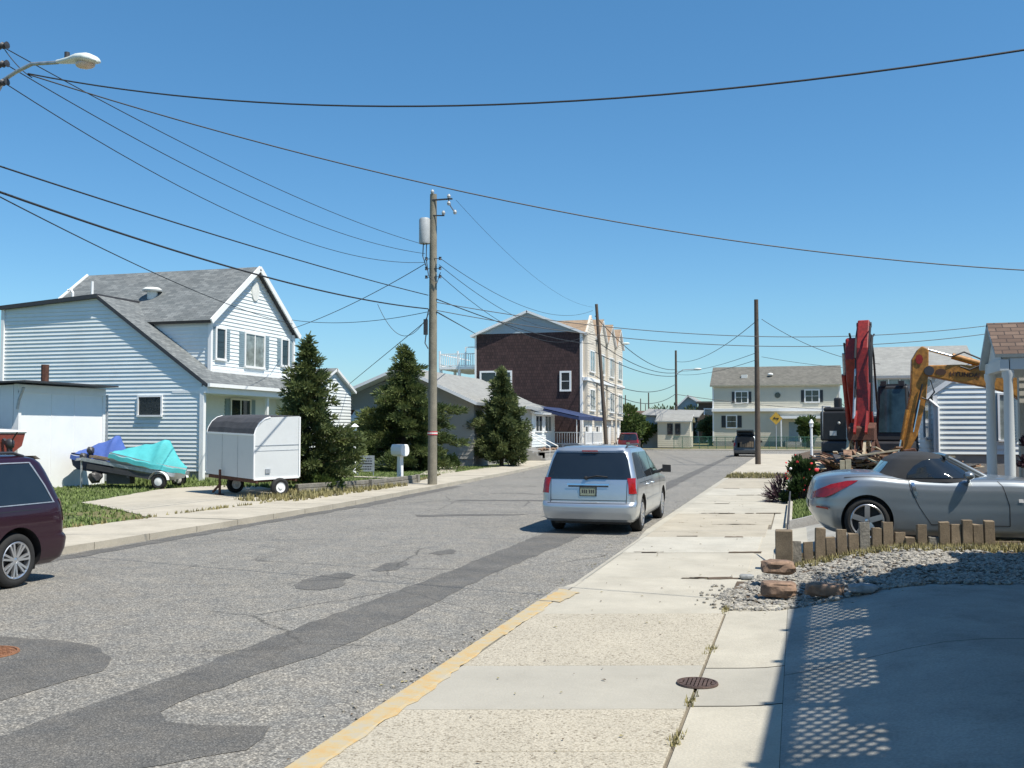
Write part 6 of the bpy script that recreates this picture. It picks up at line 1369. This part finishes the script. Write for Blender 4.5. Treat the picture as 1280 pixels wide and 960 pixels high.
# flower bush by the pavement
T = bush('flower_bush', 'dark leafy bush with red and white flowers between the pavement and the wreckage', (.12, 27.3, .15), .52, 1.15, 'leaf_dark', 21, 34, 110, .10)
rnd = random.Random(9); fl = MB(); f2 = MB()
for i in range(26):
    a = rnd.uniform(-2.8, .4); z = rnd.uniform(.25, 1.25); rr = .34+.12*rnd.random(); (fl if i % 3 else f2).blob((math.cos(a)*rr, math.sin(a)*rr, z), rnd.uniform(.018, .036), 1, i, .3)
fl.blob((.36, -.28, .85), .06, 1, 3, .3); fl.build('flower', 'red_flower', T); f2.build('flower', 'white_flower', T)
T = bush('spiky_plant', 'reddish brown dry spiky plant at the pavement edge before the flower bush', (-.35, 27.6, .12), .42, .55, 'brown_leaf', 22, 14, 30, .22, 'plant', .12)
T = bush('purple_plant', 'dark purple leaved potted plant at the right edge beside the columns', (3.95, 19.0, 1.35), .28, .75, 'brown_leaf', 23, 16, 80, .09, 'plant', .5); q = MB(); q.lathe([(0, -.88), (.14, -.88), (.2, .05), (.17, .05), (0, .0)], n=16); q.build('pot', 'block', T)
# ================================================================== STREET FURNITURE
def pole(label, x, y, h, r=.15, m='pole_wood', lean=0, grp='wooden utility poles along the street'):
    T = thing('utility_pole', label, 'utility pole', (x, y, 0), 0, grp); q = MB(); q.tube([(lean*t/6, 0, h*t/6) for t in range(7)], [r*(1-.28*t/6) for t in range(7)], 14); q.build('shaft', m, T, smooth=40); return T
PM = (-12.35, 32.9)
T = pole('tall grey wooden utility pole with transformer and red tag behind the mailbox', *PM, 10.43, .17)
q = MB(); q.lathe([(0, 8.65), (.19, 8.65), (.2, 8.7), (.2, 9.5), (.17, 9.56), (0, 9.58)], (-.28, -.12, 0), n=18); q.build('transformer', 'transformer', T, smooth=35)
q = MB(); q.bar((0, -.1, 10.2), (.75, -.1, 10.2), .05, .05); q.tube([(.6, -.1, 10.2), (.68, -.1, 9.95), (.85, -.1, 9.7)], .02, 6); q.bar((-.05, -.1, 9.65), (.45, -.1, 9.62), .04, .04); q.build('bracket', 'dark_metal', T)
q = MB()
for (x, z) in ((.62, 10.3), (.62, 10.05), (.42, 9.72), (-.0, 10.5), (.85, 9.72)): q.lathe([(0, -.07), (.05, -.07), (.07, 0), (.04, .07), (0, .08)], (x, -.1, z), n=10)
q.build('insulator', 'transformer', T)
q = MB()
for z in (8.1, 7.75, 7.45): q.lathe([(0, -.05), (.055, -.05), (.04, 0), (.055, .05), (0, .05)], (-.2, -.15, z), n=10); q.lathe([(0, -.05), (.055, -.05), (.04, 0), (.055, .05), (0, .05)], (.3, -.1, z), n=10); q.bar((-.2, -.1, z), (.3, -.1, z), .02, .02)
q.tube([(-.32, -.14, 8.65), (-.34, -.14, 8.2), (-.26, -.16, 8.0), (-.2, -.16, 7.8)], .018, 6); q.tube([(-.2, -.14, 8.65), (-.2, -.16, 8.1), (-.1, -.2, 7.5), (.2, -.16, 7.2), (.32, -.12, 7.6)], .018, 6)
q.build('rack', 'dark_metal', T)
q = MB(); q.box(-.28, -.16, -.2, -.08, 5.4, 5.95); q.tube([(-.2, -.15, 5.4), (-.22, -.2, 5.1), (-.1, -.2, 4.9)], .02, 6); q.tube([(-.1, -.16, 6.3), (-.16, -.2, 5.95)], .02, 6); q.build('junction_box', 'dark_metal', T)
q = MB(); q.lathe([(.176, 1.86), (.176, 1.99)], n=14); q.build('tag', 'tag_red', T); q = MB(); q.lathe([(.178, 1.90), (.178, 1.95)], n=14); q.build('tag', 'vent_white', T)
TL = pole('wooden utility pole mostly outside the left edge carrying the near street lamp', -12.62, 13.0, 10.6, .15)
q = MB(); base = Vector((-12.62, 13, 0))
arm = [at(-9, 125, 13.05)-base, at(5, 100, 13.0)-base, at(20, 90, 12.9)-base, at(40, 80, 12.8)-base, at(72, 78, 12.6)-base]; q.tube(arm, .03, 8); q.build('lamp_arm', 'galvanised', TL, smooth=True)
e = arm[-1]; q = MB(); d = (at(122, 76, 12.35)-base-e); L_ = d.length; d.normalize(); rg = []
for t, rw, rh, dz in ((0, .04, .04, 0), (.1, .055, .05, .0), (.35, .09, .07, .01), (.6, .15, .10, .02), (.8, .16, .10, .02), (.93, .11, .07, .01), (1, .03, .03, 0)):
    c = e+d*L_*t+Vector((0, 0, dz)); sx = d.cross(Vector((0, 0, 1))).normalized(); rg.append([c+sx*rw*math.cos(a)+Vector((0, 0, rh*math.sin(a)*(1 if math.sin(a) > 0 else .45))) for a in [i*math.pi/8 for i in range(16)]])
q.grid(rg, 0, True); q.face(rg[0]); q.face(rg[-1]); hd = q.build('lamp_head', 'lamp_body', TL, smooth=60, weld=True)
q = MB(); c = e+d*L_*.70-Vector((0, 0, .05)); q.blob(c, .13, 2, 1, .01, (1.25, .95, .5)); q.build('lens', 'lamp_lens', hd, smooth=True)
q = MB(); c = e+d*L_*.24+Vector((0, 0, .10)); q.lathe([(0, -.05), (.04, -.05), (.04, .05), (0, .05)], c, n=12); q.build('photocell', 'dark_metal', hd)
q = MB()
for py in (57, 80, 103): c = at(4, py, 12.95)-base; q.lathe([(0, -.09), (.06, -.08), (.035, -.03), (.06, 0), (.035, .03), (.06, .08), (0, .09)], c, 'x', 10); q.bar(c, (0, 0, c.z), .03, .03)
q.build('insulator', 'dark_metal', TL, smooth=30)
pole('thin leaning utility pole standing before the cream front of the apartment block', -13.2, 71, 11.2, .15, 'dark_pole_wood', -.75)
P4 = pole('utility pole with a small street lamp beside the cream shed', -12.9, 111.5, 10.9, .16, 'dark_pole_wood')
q = MB(); q.tube([(0, -.1, 8.2), (.8, -.2, 8.7), (2.0, -.2, 8.75)], .05, 6); q.build('lamp_arm', 'galvanised', P4); q = MB(); q.blob((2.4, -.2, 8.75), .32, 2, 1, .02, (1.5, .7, .45)); q.build('lamp_head', 'lamp_body', P4, smooth=True)
pole('dark bare utility pole standing on the right pavement near the grey hatchback', -2.1, 57.1, 9.35, .16, 'dark_pole_wood')
pole('distant thin pole above the red roofed bungalow', at(811, 540, 160).x, 160, 8.0, .13, 'dark_pole_wood'); 
for px, y, lb in ((801, 190, 'middle'), (807, 230, 'rightmost'), (782, 170, 'leftmost')): pole(lb+' of three very distant thin poles on the skyline right of the apartment block', at(px, 540, y).x, y, 8.0, .12, 'dark_pole_wood')
# street lamp on the apartment block's corner
LP = thing('street_lamp', 'small street lamp high up by the apartment block corner', 'street lamp', (at(770, 540, 88).x, 88, 0)); q = MB(); q.tube([(0, 0, 0), (0, 0, 9.2)], [.1, .07], 8); q.tube([(0, 0, 9.1), (.3, 0, 9.6), (.9, 0, 9.75)], .04, 6); q.build('mast', 'tan_siding', LP); q = MB(); q.blob((.9, 0, 9.75), .25, 2, 1, .02, (1.6, .7, .45)); q.build('lamp_head', 'lamp_body', LP, smooth=True)
# ---- cables
def cable(label, a, b, via, r=.014, cat='cable', n=28, grp='overhead cables'):
    a = Vector(a); b = Vector(b); sg = 0
    if via:
        lo, hi = 0., 1.; inc = proj(b)[0] > proj(a)[0]
        for _ in range(40):
            t = (lo+hi)/2; x = proj(a.lerp(b, t))[0]
            if (x < via[0]) == inc: lo = t
            else: hi = t
        p = a.lerp(b, t); d = (p-Vector((0, 0, HC))); need = ray(*via); dep = d.dot(_fw); q = Vector((0, 0, HC))+need*dep; sg = (p.z-q.z)/(4*t*(1-t))
    pts = []
    for i in range(n+1):
        t = i/n; p = a.lerp(b, t); p.z -= sg*4*t*(1-t); pts.append(p)
    mb = MB(); mb.tube(pts, r, 5); return tag(mb.build('overhead_cable', 'cable', smooth=True), label, cat, grp)
m_ = lambda px, py: at(px, py, 32.85)
l_ = lambda px, py: at(px, py, 13.0)
cable('uppermost thick cable sagging right across the whole sky', l_(35, 92), (2.75, 10.4, 5.75), (640, 131), .012)
cable('second thick cable crossing the sky just above the wooden pole top', l_(35, 93), at(1345, 341, 20), (800, 283), .011)
cable('short jumper between the lamp arm and the left pole insulators', l_(6, 62), l_(40, 97), (22, 82), .008)
cable('highest of the three thin wires running from left edge insulators to the pole', l_(6, 60), m_(531, 306), (300, 214), .009)
cable('middle of the three thin wires running from left edge insulators to the pole', l_(10, 82), m_(531, 317), (300, 240), .009)
cable('lowest of the three thin wires running from left edge insulators to the pole', l_(6, 104), m_(531, 328), (300, 270), .009)
cable('thick cable from the left edge to the pole, just above the thickest one', at(-12, 204, 13), m_(535, 369), (250, 288), .016)
cable('thickest black cable from the left edge dipping to the pole above the white roof', at(-12, 236, 13), m_(535, 386), (250, 323), .022)
cable('thin wire falling from the left edge over the white house roof', at(-12, 240, 13), at(366, 405, 40), (190, 340), .012)
cable('service wire climbing from the white house gable to the pole', at(362, 412, 41), m_(531, 330), (450, 375), .014)
cable('slack service wire from the white house gable to the pole', at(365, 400, 41), m_(534, 390), (440, 403), .012)
cable('steep service wire from the pole down to the ranch roof', m_(534, 400), at(422, 492, 48), None, .014)
cable('looped slack wire hanging left of the wooden pole', m_(472, 380), m_(536, 392), (505, 420), .01)
cable('steep thin wire from the pole down right of it to the ranch roof', m_(546, 398), at(560, 462, 52), None, .01) if False else None
cable('black service cable from the pole to the dark shingled block corner', m_(546, 390), at(594, 417, 75.5), None, .025)
p3 = lambda px, py: at(px, py, 71)
for k, (y0, y1, lab) in enumerate(((322, 388, 'upper of three primary wires going from the pole to the leaning pole'), (331, 402, 'middle of three primary wires going from the pole to the leaning pole'), (343, 414, 'lower of three primary wires going from the pole to the leaning pole'))):
    cable(lab, m_(549, y0), p3(741, y1), (640, (y0+y1)/2+22+k*5), .011)
cable('thin top wire from the pole bracket toward the leaning pole top', m_(570, 250), p3(742, 384), (640, 322), .006)
cable('bundle of telephone cable from the pole to the leaning pole', m_(546, 374), p3(742, 430), (640, 408), .02)
cable('long wire from the pole across the street at mid height, upper', m_(546, 378), at(1236, 407, 45), (860, 417), .014)
cable('long wire from the pole across the street at mid height, lower', m_(546, 388), at(1236, 417, 45), (960, 433), .014)
p4 = lambda px, py: at(px, py, 111)
rp = lambda px, py: at(px, py, 57)
for y0, y1, v, lab in ((395, 462, 444, 'upper wire between the leaning pole and the far lamp pole'), (425, 466, 456, 'second wire between the leaning pole and the far lamp pole'), (440, 470, 463, 'third wire between the leaning pole and the far lamp pole'), (470, 480, 489, 'sagging wire between the leaning pole and the far lamp pole'), (478, 492, 503, 'lowest sagging wire between the leaning pole and the far lamp pole')):
    cable(lab, p3(744, y0), p4(845, y1), (795, v), .03)
cable('wire rising from the far lamp pole to the bare pole top', p4(846, 452), rp(948, 399), (905, 432), .02)
cable('wire rising from the far lamp pole to the middle of the bare pole', p4(846, 464), rp(948, 440), (900, 456), .016)
cable('lower wire rising from the far lamp pole to the bare pole', p4(846, 468), rp(948, 449), (900, 463), .016)
cable('wire falling from the bare pole top to the right behind the red boom', rp(952, 399), at(1100, 455, 60), (1010, 431), .016)
cable('faint wire from the bare pole to the right above the cream roof', rp(952, 446), at(1095, 462, 62), (1010, 455), .012)
cable('wire from the far lamp pole over the cream house wall', p4(846, 493), at(1040, 512, 116), (930, 504), .03)
# ---- mailbox, lamp post, yard sign, timber edge
T = thing('mailbox', 'white plastic mailbox on a white post in front of the shrubs', 'mailbox', (-13.9, 33.7, .1), R(62)); q = MB()
prof = [(-.19, 0), (-.215, .12), (-.20, .26), (-.15, .36), (.15, .36), (.20, .26), (.215, .12), (.19, 0), (.1, -.07), (-.1, -.07)]
a_ = R(-12); q.hexa([(x, -.25, z+1.05) for x, z in prof], [(x, .30, z+1.05) for x, z in prof]); o = q.build('box', 'white_trim', T, bevel=.02); q = MB(); q.hexa([(x*.92, -.275, z*.9+1.06) for x, z in prof], [(x*.92, -.252, z*.9+1.06) for x, z in prof]); q.build('door', 'white_trim', o); q = MB(); q.hexa([(-.09, -.09, 0), (.09, -.09, 0), (.09, .09, 0), (-.09, .09, 0)], [(-.08, -.08, .99), (.08, -.08, .99), (.08, .08, .99), (-.08, .08, .99)]); q.build('post', 'white_trim', T, bevel=.01)
T = thing('lamp_post', 'short white lamp post beside the conifer and yard sign', 'lamp post', (gr(443, 592, .1).x, gr(443, 592, .1).y, .1)); hh = at(443, 530, T.location.y).z-.1
q = MB(); q.lathe([(0, 0), (.09, 0), (.07, .1), (.055, .15), (.055, hh-.35), (.09, hh-.33), (0, hh-.33)], n=14); q.build('post', 'white_trim', T, smooth=35); q = MB(); q.lathe([(0, hh-.33), (.08, hh-.33), (.1, hh-.14), (.19, hh-.12), (.05, hh), (0, hh+.02)], n=14); q.build('lamp_head', 'white_trim', T, smooth=35)
p = gr(457, 595, .1); T = thing('yard_sign', 'small grey yard sign with dark lettering stripes standing on the lawn left of the mailbox', 'sign', (p.x, p.y, .1), R(15)); T.scale = (1.15, 1, 1.05); q = MB(); q.box(-.32, .32, -.02, .02, .18, .82); q.build('panel', 'galvanised', T); q = MB()
rnd = random.Random(3)
for z in (.70, .60, .38, .28):
    x = -.26
    while x < .22: l = rnd.uniform(.03, .09); q.box(x, x+l, -.026, -.021, z-.022, z+.022); x += l+.02
q.box(-.25, .24, -.026, -.021, .47, .52); q.build('lettering', 'dark_metal', T); q = MB(); q.box(-.30, -.27, -.015, .015, 0, .2); q.box(.27, .30, -.015, .015, 0, .2); q.build('stake', 'galvanised', T)
T = thing('timber_edging', 'weathered landscape timber border low beside the left pavement', 'garden border', (0, 0, 0)); q = MB()
pts = [gr(372, 617, .1), gr(420, 614, .1), gr(462, 611, .1), gr(520, 604, .1)]
for i, (a, b) in enumerate(zip(pts, pts[1:])):
    q.bar(a+Vector((0, 0, .08)), b+Vector((0, 0, .08)), .15, .14); q.bar(a+Vector((-.03, 0, .22+.0*i)), b+Vector((-.03, 0, .23)), .15, .13)
q.build('rail', 'grey_wood', T, bevel=.015); q = MB()
for a in pts[1:]: q.box(a.x-.02, a.x+.13, a.y-.1, a.y+.08, .05, .42)
q.build('stake', 'grey_wood', T, bevel=.01)
# far small things
p = at(970, 523, 100); T = thing('warning_sign', 'yellow diamond warning sign facing down the street in front of the cream house', 'sign', (p.x, 100, .1)); q = MB(); z = p.z-.1; q.hexa([(0, -.03, z-.62), (.62, -.03, z), (0, -.03, z+.62), (-.62, -.03, z)], [(0, 0, z-.62), (.62, 0, z), (0, 0, z+.62), (-.62, 0, z)]); q.build('panel', 'sign_yellow', T); q = MB(); q.bar((-.25, -.05, z), (.25, -.05, z), .02, .08); q.bar((-.25, -.05, z), (-.1, -.05, z+.13), .02, .07); q.bar((.25, -.05, z), (.1, -.05, z-.13), .02, .07); q.build('arrow', 'black_plastic', T); q = MB(); q.tube([(0, .03, 0), (0, .03, z)], .04, 8); q.build('post', 'galvanised', T)
p = at(1014, 524, 62); T = thing('lamp_post', 'tall white lamp post before the cream house, left of the red excavator', 'lamp post', (p.x, 62, .1)); z = p.z-.1; q = MB(); q.lathe([(0, 0), (.1, 0), (.08, .2), (.07, z-.5), (.12, z-.45), (0, z-.45)], n=12); q.build('post', 'white_trim', T); q = MB(); q.lathe([(0, z-.45), (.1, z-.45), (.11, z-.25), (.15, z-.23), (.03, z), (0, z)], n=12); q.build('lamp_head', 'white_trim', T)
p = at(847, 557, 108); T = thing('fire_hydrant', 'yellow hydrant at the foot of the far lamp pole', 'hydrant', (p.x+.3, 108, .1)); q = MB(); q.lathe([(0, 0), (.22, 0), (.22, .08), (.15, .1), (.14, .62), (.19, .66), (.17, .8), (.07, .9), (0, .92)], n=14); q.build('barrel', 'hydrant_yellow', T, smooth=35); q = MB(); q.lathe([(0, -.3), (.08, -.3), (.08, .3), (0, .3)], (0, 0, .52), 'x', 10); q.build('outlet', 'hydrant_yellow', T)
# manholes
def manhole(label, x, y, z, r, m):
    T = thing('manhole_cover', label, 'manhole cover', (x, y, z)); q = MB(); q.lathe([(0, .006), (r*.88, .006), (r*.9, .002)], n=36)
    for i in range(-4, 5):
        for j in range(-4, 5):
            if math.hypot(i, j) < 4.3: q.box(i*r*.19-.018, i*r*.19+.018, j*r*.19-.012, j*r*.19+.012, .004, .012)
    q.build('lid', m, T); q = MB(); q.lathe([(r*.91, .002), (r*.92, .012), (r, .012), (r*1.02, 0)], n=36); q.build('frame', m, T)
manhole('small dark round utility cover set in the smooth pavement slab', -.75, 7.72, .125, .155, 'iron')
manhole('rusty round manhole cover in the dark road patch at left', -7.15, 7.5, .006, .27, 'rusty_iron')
# ---- picket edging, stones, stake, in front of the convertible
F = thing('picket_fence', 'low ragged fence of weathered wooden stakes in front of the silver convertible', 'fence', (0, 0, 0))
a0 = Vector((-.19, 14.3, 0)); a1 = Vector((2.95, 15.1, 0)); rnd = random.Random(7)
q = MB(); q.hexa([(a0.x-.115, a0.y-.1, .1), (a0.x+.115, a0.y-.1, .1), (a0.x+.115, a0.y+.1, .1), (a0.x-.115, a0.y+.1, .1)], [(a0.x-.115, a0.y-.1, .66), (a0.x+.115, a0.y-.1, .66), (a0.x+.115, a0.y+.1, .665), (a0.x-.115, a0.y+.1, .665)]); q.build('end_post', 'old_wood', F, bevel=.012)
tops = [676, 677, 660, 671, 661.5, 667, 653, 660, 652.5, 665, 671, 656, 671, 652.5, 656, 649, 655, 651]
n = len(tops)
for i, tp_ in enumerate(tops):
    px = 996+i*14.2
    lo, hi = 0., 1.
    for _ in range(30):
        t = (lo+hi)/2
        if proj(a0.lerp(a1, t)+Vector((0, 0, .4)))[0] < px: lo = t
        else: hi = t
    p = a0.lerp(a1, t); z = zr(p.x)-.12; zt_ = at(px, tp_, p.y).z; w_ = .069*rnd.uniform(.92, 1.05); b = Vector((rnd.uniform(-.015, .015), rnd.uniform(-.02, .02), 0)); q = MB(); u = (a1-a0).normalized()*w_; v = Vector((-u.y, u.x, 0))*rnd.uniform(.35, .6)
    lo_ = [p-u-v, p+u-v, p+u+v, p-u+v]; q.hexa([k+Vector((0, 0, z)) for k in lo_], [k+b+Vector((0, 0, zt_+rnd.uniform(-.012, .012))) for k in lo_]); q.build('picket', 'old_wood' if i % 6 else 'grey_wood', F, bevel=.006)
q = MB(); q.bar(a0+Vector((0, .1, zr(a0.x)+.14)), a0.lerp(a1, .45)+Vector((0, .08, zr(1.3)+.06)), .04, .06); q.bar(a0.lerp(a1, .45)+Vector((0, .08, zr(1.3)+.06)), a1+Vector((0, .08, zr(3)+.06)), .04, .06); q.build('rail', 'old_wood', F)
def stone(label, x, y, z, sx, sy, sz, seed, m, rz=0):
    bm = bmesh.new(); bmesh.ops.create_icosphere(bm, subdivisions=3, radius=1); rnd = random.Random(seed)
    from mathutils import noise
    for v in bm.verts:
        c = v.co.copy(); c = Vector([math.copysign(abs(k)**.55, k) for k in c]); k = 1+.22*noise.noise(c*1.6+Vector((seed*7, 0, 0)))+.08*noise.noise(c*5+Vector((seed, 3, 0))); v.co = Vector((c.x*sx*k, c.y*sy*k, c.z*sz*k))
    me = bpy.data.meshes.new('stone'); bm.to_mesh(me); bm.free(); me.materials.append(MT[m]); o = bpy.data.objects.new('stone', me); col.objects.link(o); o.location = (x, y, z); o.rotation_euler = (0, 0, rz)
    me.polygons.foreach_set('use_smooth', [True]*len(me.polygons)); me.set_sharp_from_angle(angle=R(28)); return tag(o, label, 'stone', 'stones edging the gravel')
p = gr(972, 720, .25); stone('upper brown edging block resting on another by the end post', p.x, p.y-.12, .375, .19, .12, .085, 1, 'rock', .15)
p = gr(974, 737, .2); stone('lower brown edging block underneath the top one', p.x, p.y-.18, .235, .20, .13, .085, 2, 'rock', .05)
p = gr(1030, 742, .25); stone('reddish rock half in shade right of the stacked blocks', p.x, p.y-.1, .31, .20, .12, .07, 3, 'rock', -.2)
p = gr(1078, 744, .28); stone('flat grey rock in shade, right end of the edging row', p.x, p.y-.1, .37, .14, .10, .045, 4, 'grey_rock', .1)
p = gr(934, 722, .14); stone('small flat dark stone at the back of the gravel tip', p.x, p.y, .15, .09, .06, .03, 5, 'grey_rock', .1)
T = thing('garden_stake', 'thin dark leaning stake just behind the fence end post', 'stake', (-.14, 14.6, .12)); q = MB(); q.tube([(0, 0, 0), (.0, .35, .55), (.03, 1.2, .98)], [.022, .018, .012], 8); q.build('rod', 'dark_metal', T)
